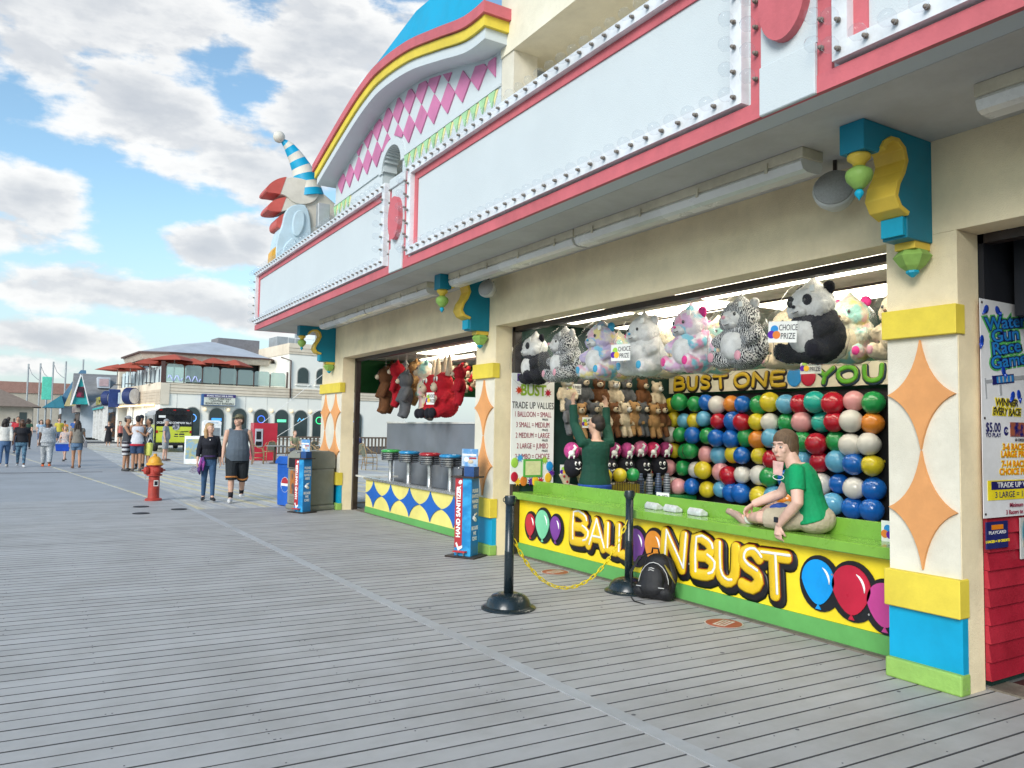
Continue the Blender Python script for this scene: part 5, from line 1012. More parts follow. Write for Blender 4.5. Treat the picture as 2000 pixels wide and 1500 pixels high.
# ================================================================ hand sanitizer stands
SAN_B = mat('sanitizer_blue', (.01, .22, .52), .35, .12, 5, coat=.25, c2=(.03, .34, .66)); SAN_R = mat('sanitizer_red', (.42, .03, .04), .35, .05, coat=.2); SAN_D = mat('sanitizer_navy', (.02, .07, .22), .4, .1, 5)
def sanitizer(loc, rz, label):
    t = thing('sanitizer_stand', label, 'hand sanitizer stand', loc, rz, 'foot-operated hand sanitizer stands')
    MB().box(-.21, -.17, 0, .21, .17, .022).build('base_plate', DARK, t, bevel=.004)
    MB().box(-.115, -.095, .022, .115, .095, .98).build('cabinet', SAN_B, t)
    MB().box(-.115, -.098, .12, -.01, -.0955, .978).build('red_panel', SAN_R, t); MB().box(.1155, -.09, .03, .118, .09, .97).build('side_panel', mat('sanitizer_side_blue', (.02, .20, .50), .35, .1, 4), t)
    MB().box(-.17, -.13, .981, .17, .13, 1.0).build('shelf', DARK, t); MB().box(-.02, -.05, 1.0, .12, .08, 1.12).build('pump_housing', SAN_D, t)
    MB().tube([(-.05, -.03, 1.0), (-.05, -.03, 1.10), (-.06, -.10, 1.11), (-.06, -.12, 1.095)], .011, 8).build('pump', CHR, t, True)
    MB().box(-.10, .02, 1.12, .13, .03, 1.34).build('header_card', mat('header_card_print', (.12, .32, .62), .4, .25, 9, c2=(.45, .55, .66)), t); MB().box(-.085, .017, 1.255, .11, .0195, 1.275).build('print_line', LWHT, t); MB().box(.01, .017, 1.215, .11, .0195, 1.235).build('print_line', SAN_R, t); MB().ell((-.03, .019, 1.205), (.035, .003, .03), 12, 6).build('hand_print', LWHT, t, True); MB().ell((.03, .018, 1.18), (.04, .003, .025), 12, 6).build('hand_print', PCREAM, t, True)
    text('HAND SANITIZER', t, LWHT, face_mx((-.062, -.0985, .56), (0, 0, 1), (-1, 0, 0)), size=.078, sx=1.02, extrude=.0008, offset=.0035)
    for i, (w_, z) in enumerate((('PLEASE', .82), ('SANITIZE', .755), ('HANDS', .69), ('HERE', .625), ('BECAUSE', .36), ('WE', .295), ('CARE', .23))):
        text(w_, t, LWHT, face_mx((.1185, 0, z), (0, 1, 0)), size=.062, sx=.62 if len(w_) > 6 else .74, extrude=.0008, offset=.002)
    hand = MB().tube([(.1195, -.05, .50), (.1195, .0, .47), (.1195, .04, .45)], [.022, .03, .018], 8, flat=.1, up=(1, 0, 0)).tube([(.1195, -.02, .52), (.1195, .05, .54)], [.014, .012], 8, flat=.1, up=(1, 0, 0)); hand.build('hand_print', LWHT, t, True)
    MB().tube([(-.06, -.0985, .905), (-.04, -.0985, .93), (-.03, -.0985, .95)], [.02, .026, .014], 8, flat=.06, up=(0, -1, 0)).build('hand_print', LWHT, t, True)
    MB().prism([(-.10, .17), (-.06, .08), (.0, .12), (.0, .15), (-.055, .13), (-.08, .185)], lambda a, b, e: (a, -.0985 - e, b), .001).build('foot_print', LWHT, t)
    MB().box(-.10, -.165, .07, .07, -.10, .085).build('pedal', mat('pedal_red', (.5, .02, .02), .4), t); MB().tube([(-.06, -.12, .022), (-.06, -.12, .07)], .008, 6).build('pedal_stem', CHR, t); MB().tube([(.03, -.12, .022), (.03, -.12, .07)], .008, 6).build('pedal_stem', CHR, t)
sanitizer((4.62, 8.62, 0), R(-58), 'blue and red hand sanitizer stand against the middle column'); sanitizer((4.20, 14.25, 0), R(-66), 'blue hand sanitizer stand in front of the grey litter bin')
# ================================================================ bins
lb = thing('litter_bin', 'olive grey litter bin with curved hood behind the far sanitizer stand', 'bin', (4.50, 14.75, 0), R(-75)); OLV = mat('bin_olive_plastic', (.23, .23, .19), .5, .06, 5, .2, 80)
MB().box(-.36, -.33, 0, .36, .33, .10).build('foot', OLV, lb, bevel=.03); MB().box(-.34, -.31, .10, .34, .31, .78).build('body', OLV, lb, bevel=.03)
P = [(-.34, .78), (-.34, .95)] + [(-.34 + .17 * (1 - math.cos(t * PI / 16)), .95 + .17 * math.sin(t * PI / 16)) for t in range(1, 9)] + [(.2, 1.12), (.31, 1.09), (.34, 1.0), (.34, .78)]
MB().prism([(a, b) for a, b in P], lambda a, b, e: (e - .31, a, b), .62).build('hood', OLV, lb, bevel=.01); MB().box(-.24, -.345, .80, .24, -.335, .98).build('opening', mat('near_black', (.008, .009, .014)), lb)
MB().box(-.22, -.318, .30, .22, -.311, .74).build('poster_panel', mat('bin_poster', (.10, .08, .08), .4, .2, 7, c2=(.45, .16, .03)), lb)
for i in range(6): MB().box(-.25, -.321, .12 + i * .025, .25, -.311, .132 + i * .025).build('rib', OLV, lb)
rb = thing('recycling_bin', 'bright blue bin with a round red white and blue emblem beside the litter bin', 'bin', (4.50, 15.62, 0), R(-75)); BB = mat('bin_blue_plastic', (.01, .10, .45), .4, .08, 5)
MB().prism([(-.27, 0), (.27, 0), (.31, .82), (-.31, .82)], lambda a, b, e: (a, -.3 + e, b), .6).build('body', BB, rb, bevel=.02); MB().prism([(-.34, .82), (.34, .82), (.34, .88), (.2, .98), (-.2, .98), (-.34, .88)], lambda a, b, e: (a, -.33 + e, b), .66).build('lid', BB, rb, bevel=.015)
for sc_, m in ((.15, LWHT), ): MB().lathe([(.15, 0), (.15, .004)], n=28, M=Matrix.Translation((.02, -.301, .42)) @ Matrix.Rotation(PI / 2, 4, 'X')).build('emblem', LWHT, rb)
half = lambda s_: [(.02 + .13 * math.cos(t * PI / 12 * s_), .42 + s_ * .025 + .12 * math.sin(t * PI / 12 * s_) * 1) for t in range(0, 13)]
MB().prism(half(1), lambda a, b, e: (a, -.3055 - e, b), .002).build('emblem_red', SAN_R, rb); MB().prism(half(-1), lambda a, b, e: (a, -.3055 - e, b), .002).build('emblem_blue', BB, rb)
# ================================================================ people
SK = {'light': (.60, .36, .26), 'tan': (.42, .22, .13), 'dark': (.10, .045, .025), 'fair': (.66, .42, .33)}
def skin(k):
    m = mat('skin_' + k, SK[k], .5, .06, 9, .1, 200); m.node_tree.nodes['Principled BSDF'].inputs['Subsurface Weight'].default_value = 0; return m
_cl = {}
def cloth(c, key=None, c2=None, kind=None, scale=8, var=.10, rough=.85):
    k = 'cloth_' + (key or '%02d%02d%02d' % tuple(int(x * 99) for x in c))
    return mat(k, c, rough, var, scale, .9, 26, c2=c2, kind=kind)
V = Vector
def mkpose(h=1.75, lean=0, legL=(0, 0), legR=(0, 0), armL=(0, .12, .15), armR=(0, .12, .15), head=(0, 0), wid=1.0, stance=.09):
    """facing -Y; right hand is -X.  leg: (swing, knee bend); arm: (swing, abduct, elbow bend); head: (turn left+, nod)"""
    J = {}; s_ = h / 1.75
    Lm = Matrix.Rotation(lean, 3, 'X')
    P0 = V((0, 0, .95)); up = lambda q: P0 + Lm @ (V(q) - P0)
    J['pelvis'] = P0; J['chest'] = up((0, 0, 1.27)); J['neck'] = up((0, .01, 1.47)); J['head'] = up((0, -.012, 1.635))
    J['hd'] = Matrix.Rotation(head[0], 3, 'Z') @ Matrix.Rotation(-head[1], 3, 'X') @ V((0, -1, 0))
    for sd_, sx, lg, ar in (('L', 1, legL, armL), ('R', -1, legR, armR)):
        hp = V((sx * stance, 0, .91)); a, b = lg
        kn = hp + .42 * V((sx * .02, -math.sin(a), -math.cos(a))); an = kn + .41 * V((0, -math.sin(a - b), -math.cos(a - b)))
        J['hip' + sd_], J['kn' + sd_], J['an' + sd_] = hp, kn, an
        pt_ = -(a - b) * .6 if b > .5 else 0
        J['toe' + sd_] = an + V((sx * .03, -.17 * math.cos(pt_), -.055 - .0 + .17 * math.sin(min(0, pt_)) * .8))
        sh = up((sx * .185 * wid, .01, 1.415)); a, ab, eb = ar
        d = V((sx * math.sin(ab), -math.sin(a) * math.cos(ab), -math.cos(a) * math.cos(ab))); el = sh + .29 * d
        d2 = V((sx * math.sin(ab) * .4, -math.sin(a + eb) * math.cos(ab), -math.cos(a + eb) * math.cos(ab))).normalized()
        J['sh' + sd_], J['el' + sd_] = sh, el; J['wr' + sd_] = el + .25 * d2; J['hnd' + sd_] = d2
    lo = min(J['anL'].z, J['anR'].z) - .085
    for k in J:
        if k not in ('hd', 'hndL', 'hndR'): J[k] = (J[k] - V((0, 0, lo))) * s_
    J['s'] = s_; J['rv'] = V((1, 0, 0)); J['fv'] = Lm @ V((0, -1, 0)); return J
def ringe(c, rv, fv, a, b, n=16): return [c + rv * (a * math.cos(2 * PI * k / n)) + fv * (b * math.sin(2 * PI * k / n)) for k in range(n)]
def torso(mb, J, inf=0, lo=-.10, hi=.93, g=1.0, belly=0, bust=0):
    s_ = J['s']; P, C, N = J['pelvis'], J['chest'], J['neck']; rv, fv = J['rv'], J['fv']; rs = []
    prof = [(-.32, .12, .10), (-.18, .158, .115), (0, .165, .12), (.22, .150, .108), (.42, .142, .104), (.62, .158, .112), (.78, .168, .112), (.88, .150, .098), (.96, .095, .08), (1.0, .062, .062)]
    def at(t):
        q = P.lerp(C, t / .62) if t < .62 else C.lerp(N, (t - .62) / .38); return q
    ts = sorted(set([lo, hi] + [p[0] for p in prof if lo < p[0] < hi]))
    for t in ts:
        for i in range(len(prof) - 1):
            if prof[i][0] <= t <= prof[i + 1][0]:
                f = (t - prof[i][0]) / (prof[i + 1][0] - prof[i][0]); a = prof[i][1] * (1 - f) + prof[i + 1][1] * f; b = prof[i][2] * (1 - f) + prof[i + 1][2] * f; break
        else: a, b = (prof[0] if t < 0 else prof[-1])[1:]
        if inf > .005 and t < .2: a, b = max(a, .165), max(b, .12)
        if inf > .014 and t < .3: a, b = a + .016 * min(1, (.3 - t) / .2), b + .016 * min(1, (.3 - t) / .2)
        gg = g if t < .75 else 1 + (g - 1) * .5
        bl = belly * math.exp(-((t - .25) / .3) ** 2); bs = bust * math.exp(-((t - .66) / .13) ** 2)
        rs.append(ringe(at(t) + fv * (bl + bs) * .6 * s_, rv, fv, (a * gg + inf + bl * .4) * s_, (b * gg + inf + bl * .6 + bs * .5) * s_))
    mb.rings(rs)
def limb(mb, pts, rad, s_, inf=0, n=12): mb.tube(pts, [(r + inf) * s_ for r in rad], n)
def leg_pts(J, sd_, end=1.0):
    h, k, a = J['hip' + sd_], J['kn' + sd_], J['an' + sd_]; P = [h + V((0, 0, .03)), h.lerp(k, .5), k, k.lerp(a, .35), a]; Rr = [.088, .075, .055, .054, .036]
    if end >= 1: return P, Rr
    # end is the fraction of the whole leg that is covered
    L1, L2 = (k - h).length, (a - k).length; tot = (L1 + L2) * end; out, ro = [P[0]], [Rr[0]]
    if tot <= L1:
        f = tot / L1; out += [h.lerp(k, f * .5), h.lerp(k, f)]; ro += [.082, .088 + (.055 - .088) * f]
    else:
        f = (tot - L1) / L2; out += [P[1], k, k.lerp(a, f)]; ro += [Rr[1], Rr[2], .056 + (.036 - .056) * f]
    return out, ro
def inw(J, sd_):
    o = 'R' if sd_ == 'L' else 'L'; return (J['sh' + o] - J['sh' + sd_]).normalized()
def hand(mb, w, d, side, s_, curl=.5, spread=.012, pn=None):
    """palm plus five fingers; side = +1 left / -1 right; d direction of the hand, pn palm normal"""
    d = d.normalized(); pn = (pn or V((-side, 0, 0))); pn = (pn - d * pn.dot(d)).normalized(); w_ = d.cross(pn) * side
    mb.tube([w - d * .01 * s_, w + d * .03 * s_, w + d * .085 * s_], [.026 * s_, .034 * s_, .037 * s_], 10, flat=.52, up=pn)
    for i, (l, o) in enumerate(((.072, -1.5), (.082, -.5), (.076, .5), (.06, 1.5))):
        b = w + d * .082 * s_ + w_ * (-o) * .0185 * s_; c = curl * (1 + .12 * i); d1 = (d * math.cos(c * .6) + pn * math.sin(c * .6) - w_ * o * spread * 3); d2 = (d * math.cos(c * 1.5) + pn * math.sin(c * 1.5) - w_ * o * spread * 2)
        mb.tube([b - d * .02 * s_, b + d1 * l * .45 * s_, b + d1 * l * .45 * s_ + d2 * l * .55 * s_], [.0098 * s_, .0092 * s_, .0075 * s_], 8)
    t0 = w + d * .025 * s_ + w_ * .028 * s_; mb.tube([t0 - w_ * .01 * s_, t0 + (w_ * .6 + d * .8).normalized() * .04 * s_, t0 + (w_ * .45 + d * .9 + pn * .4).normalized() * .075 * s_], [.014 * s_, .0115 * s_, .009 * s_], 8)
def headgeo(mb, J, hi=False):
    s_ = J['s'] * J.get('hs', 1); H = J['head']; f = J['hd'].normalized(); r = f.cross(V((0, 0, 1))).normalized() * -1; u = r.cross(f) * -1
    u = V((0, 0, 1)) if abs(u.z) < .1 else (u if u.z > 0 else -u)
    M = Matrix((r, -f, u)).transposed().to_4x4(); q = lambda x, y, z: H + (r * x - f * y + u * z) * s_
    sc = lambda a, b, c: (a * s_, b * s_, c * s_)
    mb.ell(q(0, .012, .025), sc(.076, .095, .095), 18, 12, M); mb.ell(q(0, -.022, -.03), sc(.063, .070, .082), 16, 10, M); mb.ell(q(0, -.045, -.082), sc(.036, .038, .032), 12, 8, M)
    mb.tube([q(0, -.085, .018), q(0, -.102, -.018), q(0, -.098, -.03)], [.008 * s_, .0135 * s_, .010 * s_], 8); mb.ell(q(0, -.080, -.062), sc(.026, .012, .012), 10, 6, M)
    for sx in (-1, 1): mb.ell(q(sx * .076, .012, -.004), sc(.010, .02, .03), 8, 6, M); mb.ell(q(sx * .034, -.062, -.02), sc(.028, .024, .026), 10, 6, M)
    mb.ell(q(0, -.074, .036), sc(.05, .011, .012), 12, 6, M)
    mb.tube([J['neck'] - V((0, 0, .04 * s_)), J['neck'] + (H - J['neck']) * .45, q(0, .01, -.045)], [.062 * s_, .053 * s_, .054 * s_], 12)
    return q, M, sc
def person(label, loc, rz, J, sk='light', top=None, bottom=None, shoes=(.03, .03, .03), hair=((.05, .03, .02), 'short'), hat=None, vox=.022, g=1.0, belly=0, bust=0, group=None, fing=False, socks=None, name='person', arms_in_hand=True, curl=.5, pnL=None, pnR=None, shirt_m=None, barefoot=False, spread=.012):
    t = thing(name, label, 'person', loc, rz, group); s_ = J['s']
    mb = MB(); torso(mb, J, 0, -.02 if J.get('seat') else -.3, .97, g, belly, bust)
    for sd_, sx in (('L', 1), ('R', -1)):
        P, Rr = leg_pts(J, sd_); limb(mb, P, [r * (1 + (g - 1) * .8) for r in Rr], s_)
        limb(mb, [J['sh' + sd_] + inw(J, sd_) * .05 * s_, J['sh' + sd_], J['sh' + sd_].lerp(J['el' + sd_], .5), J['el' + sd_], J['el' + sd_].lerp(J['wr' + sd_], .35), J['wr' + sd_]], [r_ * J.get('arm', 1) for r_ in (.05, .054 * g, .046 * g, .038, .037, .026)], s_)
        hand(mb, J['wr' + sd_], J['hnd' + sd_], sx, s_, curl, spread, pn=(pnL if sx > 0 else pnR)) if True else None
        a, to = J['an' + sd_], J['toe' + sd_]; mb.tube([a, a.lerp(to, .25) - V((0, 0, .03 * s_)), to], [.038 * s_, .040 * s_, .026 * s_], 10)
    q, M, sc = headgeo(mb, J); linkmesh('body', voxel(mb, vox if vox > .012 else vox, 2 if vox < .012 else 1, 'body'), t, skin(sk))
    for sx in (-1, 1):
        if fing:
            MB().ell(q(sx * .033, -.0825, .006), sc(.0135, .008, .008), 12, 8, M).build('eye', mat('eye_white', (.50, .46, .43), .3), t, True); MB().ell(q(sx * .033, -.0885, .006), sc(.0058, .0035, .0062), 10, 6, M).build('iris', mat('eye_iris', (.03, .03, .03), .1), t, True)
            MB().tube([q(sx * .012, -.094, .030), q(sx * .033, -.096, .036), q(sx * .055, -.082, .029)], [.0025 * s_, .0038 * s_, .002 * s_], 6).build('eyebrow', mat('brow_%.2f' % hair[0][0], tuple(x * .7 for x in hair[0]), .8), t, True)
        else: MB().ell(q(sx * .032, -.086, .006), sc(.011, .006, .006), 8, 5, M).build('eye', EYE, t, True)
    MB().ell(q(0, -.0925, -.060), sc(.022, .006, .0065), 10, 6, M).build('lips', mat('lips_' + sk, tuple(x * y for x, y in zip(SK[sk], (.85, .5, .5))), .4), t, True)
    if hair:
        hm = mat('hair_%02d%02d' % (int(hair[0][0] * 99), int(hair[0][2] * 99)), hair[0], .55, .35, 30, .5, 160, stretch=(3, 3, .5)); hb = MB()
        st = hair[1]
        if st == 'pony': hb.ell(q(0, .018, .050), sc(.085, .100, .086), 20, 12, M); [hb.ell(q(sx * .070, .018, .012), sc(.018, .058, .062), 12, 8, M) for sx in (-1, 1)]
        hb.ell(q(0, .032, .045), sc(.083, .092, .088), 18, 10, M); hb.ell(q(0, .05, .0), sc(.078, .075, .085), 16, 10, M)
        if st not in ('short', 'pony'): hb.ell(q(0, -.035, .085), sc(.065, .055, .036), 14, 8, M)
        if st == 'long':
            for sx in (-1, 0, 1): hb.tube([q(sx * .055, .045, .03), q(sx * .078, .055, -.07), q(sx * .085, .065 - .04 * abs(sx), -.19), q(sx * .075, .06 - .05 * abs(sx), -.30)], [.045 * s_, .046 * s_, .042 * s_, .022 * s_], 10)
        if st == 'vlong':
            for sx in (-1, 0, 1): hb.tube([q(sx * .055, .05, .03), q(sx * .075, .075, -.1), q(sx * .08, .09, -.28), q(sx * .06, .09, -.44)], [.045 * s_, .05 * s_, .048 * s_, .03 * s_], 10)
        if st == 'bun': hb.ell(q(0, .10, .08), sc(.045, .045, .045), 12, 8, M)
        if st == 'pony':
            hb.tube([q(0, .095, .02), q(0, .12, -.04), q(.0, .11, -.14)], [.028 * s_, .03 * s_, .012 * s_], 10)
            hb.tube([q(.058, .05, -.03), q(.062, .02, -.10), q(.055, -.03, -.17), q(.045, -.05, -.26)], [.034 * s_, .03 * s_, .026 * s_, .012 * s_], 10); hb.tube([q(-.058, .05, -.03), q(-.066, .04, -.10), q(-.06, .03, -.17)], [.034 * s_, .03 * s_, .016 * s_], 10)
        linkmesh('hair', voxel(hb, max(.007, vox * .6), 2, 'hair'), t, hm)
    if hat:
        hm = hat[0]; b = MB().ell(q(0, .01, .068), sc(.088, .103, .075), 20, 10, M); b.tube([q(0, -.07, .062), q(0, -.15, .05)], [.062 * s_, .055 * s_], 14, flat=.14, up=tuple(M.to_3x3() @ V((0, 0, 1)))); linkmesh('cap', voxel(b, max(.007, vox * .5), 2, 'cap'), t, hm)
    if top:
        m, slv, hem = top[:3]; mb = MB(); torso(mb, J, .016, hem, .955 if slv >= 0 else .90, g, belly, bust)
        if slv >= 0:
            for sd_, sx in (('L', 1), ('R', -1)):
                sh, el, wr = J['sh' + sd_], J['el' + sd_], J['wr' + sd_]; P = [sh + inw(J, sd_) * .09 * s_, sh + (inw(J, sd_) * .02 + V((0, 0, .005))) * s_]; Rr = [.058, .046]
                if slv > 0: P[1] = sh + V((0, 0, .005)) * s_; Rr = [.06, .062]
                if slv > 0 and slv <= .55: P += [sh.lerp(el, slv * 1.25)]; Rr += [.062]
                elif slv > .55: f = (slv - .5) * 2; P += [sh.lerp(el, .5), el, el.lerp(wr, f * .95)]; Rr += [.058, .05, .042]
                limb(mb, P, [r * (1 + (g - 1) * .6) for r in Rr], s_, .006)
        linkmesh('shirt', voxel(mb, max(.008, vox * .8), J.get('sm', 4) , 'shirt'), t, m)
    if bottom:
        m, ln = bottom[:2]; loose = bottom[2] if len(bottom) > 2 else .014; mb = MB()
        if J.get('seat'): mb.ell(J['pelvis'] + V((0, -.01, -.005)), (.165, .165, .125), 18, 12); torso(mb, J, .012, -.02, .15, g)
        else: torso(mb, J, .012, -.32, .12, g, belly * .7)
        if ln == 'skirt' or ln == 'dress':
            P = J['pelvis']; mb.rings([ringe(P + V((0, 0, z * s_)), J['rv'], J['fv'], a * s_ * g, b * s_ * g) for z, a, b in ((.1, .16, .12), (-.1, .20, .16), (-.35, .23, .19), (-.62, .26, .22))])
        else:
            for sd_, sx in (('L', 1), ('R', -1)):
                P, Rr = leg_pts(J, sd_, ln); fl = bottom[3] if len(bottom) > 3 else 0
                limb(mb, P, [r * (1 + (g - 1) * .8) + fl * i / len(P) for i, r in enumerate(Rr)], s_, loose)
        linkmesh('trousers' if ln != 'skirt' else 'skirt', voxel(mb, max(.008, vox * .8), J.get('sm', 2), 'trousers'), t, m)
        if len(bottom) > 4:
            for sd_ in 'LR':
                P, Rr = leg_pts(J, sd_, ln); a, b = P[-1], P[-2]; d_ = (a - b).normalized(); r_ = (Rr[-1] * (1 + (g - 1) * .8) + bottom[3] + loose) * s_ + .004; MB().tube([a - d_ * .075 * s_, a - d_ * .045 * s_], r_, 14).build('hem_stripe', bottom[4], t, True)
    if socks is not None:
        for sd_ in 'LR':
            a, k = J['an' + sd_], J['kn' + sd_]; MB().tube([a, a.lerp(k, .28)], [.042 * s_, .05 * s_], 12).build('sock', cloth(socks), t, True)
    if shoes is not None:
        sm2 = cloth(shoes, rough=.5)
        for sd_, sx in (('L', 1), ('R', -1)):
            a, to = J['an' + sd_], J['toe' + sd_]; d_ = (to - a); dn = V((d_.x, d_.y, d_.z)).normalized(); fl = V((d_.x, d_.y, 0)).normalized() if d_.length else V((0, -1, 0))
            b = MB().tube([a - fl * .06 * s_ - V((0, 0, .045 * s_)), a - V((0, 0, .042 * s_)) + fl * .02 * s_, a + d_ * .55 - V((0, 0, .012 * s_)), to + fl * .02 * s_], [.038 * s_, .048 * s_, .047 * s_, .032 * s_], 12, flat=.8); b.ell(a - V((0, 0, .01 * s_)), (.044 * s_, .05 * s_, .035 * s_), 10, 6)
            linkmesh('shoe', voxel(b, max(.008, vox * .6), 2, 'shoe'), t, sm2)
    return t
C_ = cloth
JEAN = C_((.035, .085, .17), 'jean_blue', scale=20); DEN = C_((.10, .17, .27), 'denim_shorts', scale=20)
# --- the walking couple
Jw = mkpose(1.62, 0, (.30, .10), (-.10, .12), (-.05, .22, .10), (.05, .22, .25), (.75, 0), .86, .075)
w = person('blonde woman in black top and blue jeans walking hand in hand with a man', (3.06, 17.16, 0), R(-6), Jw, 'light', (C_((.010, .011, .018), 'black_knit'), .80, -.02), (JEAN, .97, .008), (.01, .01, .012), ((.42, .26, .12), 'long'), vox=.0095, g=.96, bust=.05, fing=True)
jk = MB().tube([(-.15, -.07, .90), (-.17, -.10, .78), (-.19, -.08, .62), (-.17, -.05, .55)], [.04, .06, .07, .03], 10, flat=.55).tube([(-.12, -.11, .92), (-.10, -.13, .80), (-.12, -.12, .62)], [.03, .055, .03], 10, flat=.5); linkmesh('tied_jacket', voxel(jk, .012, 3, 'tied_jacket'), w, C_((.30, .05, .28), 'plum_jacket', c2=(.08, .03, .16), scale=6)); MB().tube([(.14 * math.cos(k * PI / 8), .11 * math.sin(k * PI / 8) - .0, .925) for k in range(16)], .022, 8, closed=True).build('jacket_sleeves', C_((.06, .03, .12), 'plum_dark'), w, True)
fm = thing('face_mask', 'patterned navy face mask held in the hand of the blonde woman', 'mask', Matrix.Rotation(R(-6), 4, 'Z') @ Jw['wrR'] + V((3.06, 17.16, -.13))); MB().prism([(-.10, -.05), (-.06, .05), (.06, .06), (.08, -.02), (.0, -.09)], lambda a, b, e: (a - .05, e, b - .03), .012).build('fabric', C_((.06, .05, .14), 'mask_fabric', c2=(.4, .4, .45), kind='spots', scale=50), fm, bevel=.004); MB().tube([(0, 0, .02), (.03, 0, .08), (.06, 0, .02)], .003, 5).build('ear_loop', C_((.05, .05, .1)), fm)
MB().ell((0, -.135, 1.27), (.014, .006, .014), 10, 6).build('pendant', LWHT, w, True)
CAMO = mat('camo_cloth', (.07, .07, .035), .85, .1, 22, c2=(.17, .15, .09)); 
Jm = mkpose(1.80, 0, (-.12, .42), (.20, .12), (-.10, .25, .12), (.05, .20, .10), (-.85, .05), 1.1, .10)
m_ = person('man in sleeveless grey shirt, black shorts and camouflage cap walking', (3.55, 16.76, 0), R(-10), Jm, 'light', (C_((.09, .115, .145), 'slate_tank', scale=5), 0, -.24), (C_((.012, .016, .02), 'black_shorts'), .57, .035, .02, C_((.55, .22, .06), 'orange_stripe')), (.68, .68, .68), ((.06, .035, .02), 'short'), (CAMO,), .0095, 1.14, .07, fing=True, socks=(.012, .012, .016))
# --- seated booth attendant on the counter
def seated():
    J = {'s': .99, 'hs': 1.12, 'sm': 8, 'seat': True, 'arm': 1.25}; J['pelvis'] = V((5.40, 4.12, .92)); J['chest'] = V((5.385, 4.17, 1.17)); J['neck'] = V((5.36, 4.27, 1.36)); J['head'] = V((5.325, 4.345, 1.49)); J['hd'] = V((-1, -.02, -.10))
    J['rv'] = V((.90, -.25, .12)).normalized() * -1; J['rv'] = V((.80, .60, 0)).normalized(); f = V((-.56, .74, -.32)); J['fv'] = (f - J['rv'] * f.dot(J['rv'])).normalized()
    J['shR'] = V((5.50, 4.37, 1.305)); J['shL'] = V((5.235, 4.155, 1.30))
    J['elR'] = V((5.44, 4.47, 1.09)); J['wrR'] = V((5.30, 4.66, .985)); J['hndR'] = V((-.1, .7, -.55)).normalized()
    J['elL'] = V((5.165, 4.09, 1.05)); J['wrL'] = V((5.16, 4.27, .86)); J['hndL'] = V((-.10, .05, -1)).normalized()
    J['hipL'] = V((5.33, 4.16, .895)); J['hipR'] = V((5.47, 4.20, .895)); J['knL'] = V((5.235, 4.52, .89)); J['anL'] = V((5.40, 4.80, .845)); J['toeL'] = V((5.33, 4.96, .90))
    J['knR'] = V((5.47, 4.56, .96)); J['anR'] = V((5.44, 4.74, .865)); J['toeR'] = V((5.46, 4.90, .84)); return J
Jg = seated(); base = V((5.38, 4.2, .8))
for k in Jg:
    if k not in ('s', 'hs', 'sm', 'seat', 'arm', 'hd', 'rv', 'fv', 'hndL', 'hndR'): Jg[k] = Jg[k] - base
GTEE = C_((.0, .27, .10), 'green_tee', scale=4); KHA = C_((.47, .40, .29), 'khaki', scale=6)
gl = person('young attendant in green tee and khaki shorts sitting on the counter', base, 0, Jg, 'fair', (GTEE, .5, -.05), (KHA, .46, .018, .014), (.36, .25, .21), ((.13, .08, .045), 'pony'), vox=.0068, g=.95, bust=.05, fing=True, curl=.75, pnL=V((1, 0, -.2)), pnR=V((0, -.3, -1)))
MB().tube([Jg['wrL'] - V((0, .0, -.03)), Jg['wrL'] - V((0, 0, -.052))], .031, 16).build('watch_strap', mat('watch_white', (.6, .6, .6), .4), gl, True); MB().box(-.045, -.02, -.02, -.03, .02, .024, Matrix.Translation(Jg['wrL'] + V((.002, -.002, .04)))).build('watch_face', mat('watch_black', (.02, .025, .035), .15), gl, bevel=.004)
MB().tube([Jg['anL'] + V((-.02, -.03, .0)), Jg['anL'] + V((-.04, -.06, .005))], .046, 14).build('sock', LWHT, gl, True)
ap = MB().tube([(5.30 - base.x, 4.32 - base.y, .985 - base.z), (5.36 - base.x, 4.42 - base.y, .975 - base.z), (5.44 - base.x, 4.46 - base.y, .99 - base.z)], [.05, .09, .06], 10, flat=.4, up=(0, 0, 1)); linkmesh('blue_apron', voxel(ap, .01, 2, 'blue_apron'), gl, C_((.012, .06, .30), 'royal_blue'))
MSK = mat('mask_pink', (.66, .40, .36), .8, .15, 20); mk = MB(); hq = Jg['head']; f_ = Jg['hd'].normalized(); r_ = f_.cross(V((0, 0, 1))).normalized()
cen = hq + f_ * .10 + r_ * -.02 - V((0, 0, .165)); mk.prism([(-.055, .05), (.05, .06), (.045, -.05), (-.04, -.06)], lambda a, b, e: cen + r_ * a + V((0, 0, b)) + f_ * (e + .015 * math.cos(a * 25)), .006); mk.build('dangling_mask', MSK, gl); MB().tube([cen + r_ * (.055 * math.cos(t * PI / 8)) + V((0, 0, -.075 + .022 * math.sin(t * PI / 8))) + f_ * .004 for t in range(16)], .003, 6, closed=True).build('mask_loop', LWHT, gl, True)
# --- man reaching up at the prizes
J = mkpose(1.76, -.03, (0, 0), (.05, .1), (2.55, .12, .55), (2.45, .20, .5), (.55, -.15), 1.02)
mp = person('man in dark green sweatshirt reaching up to the prizes with both hands', (5.86, 7.62, .01), R(172), J, 'light', (C_((.004, .055, .035), 'bottle_green', scale=4), 1.0, -.08), (C_((.40, .37, .30), 'stone_trousers'), .98, .02), (.03, .03, .03), ((.018, .012, .010), 'short'), vox=.011, g=1.05, fing=True)
bl = MB(); torso(bl, J, .03, -.30, -.05, 1.05); linkmesh('blue_shirt_tail', voxel(bl, .012, 2, 'blue_shirt_tail'), mp, C_((.01, .05, .32), 'royal_blue'))
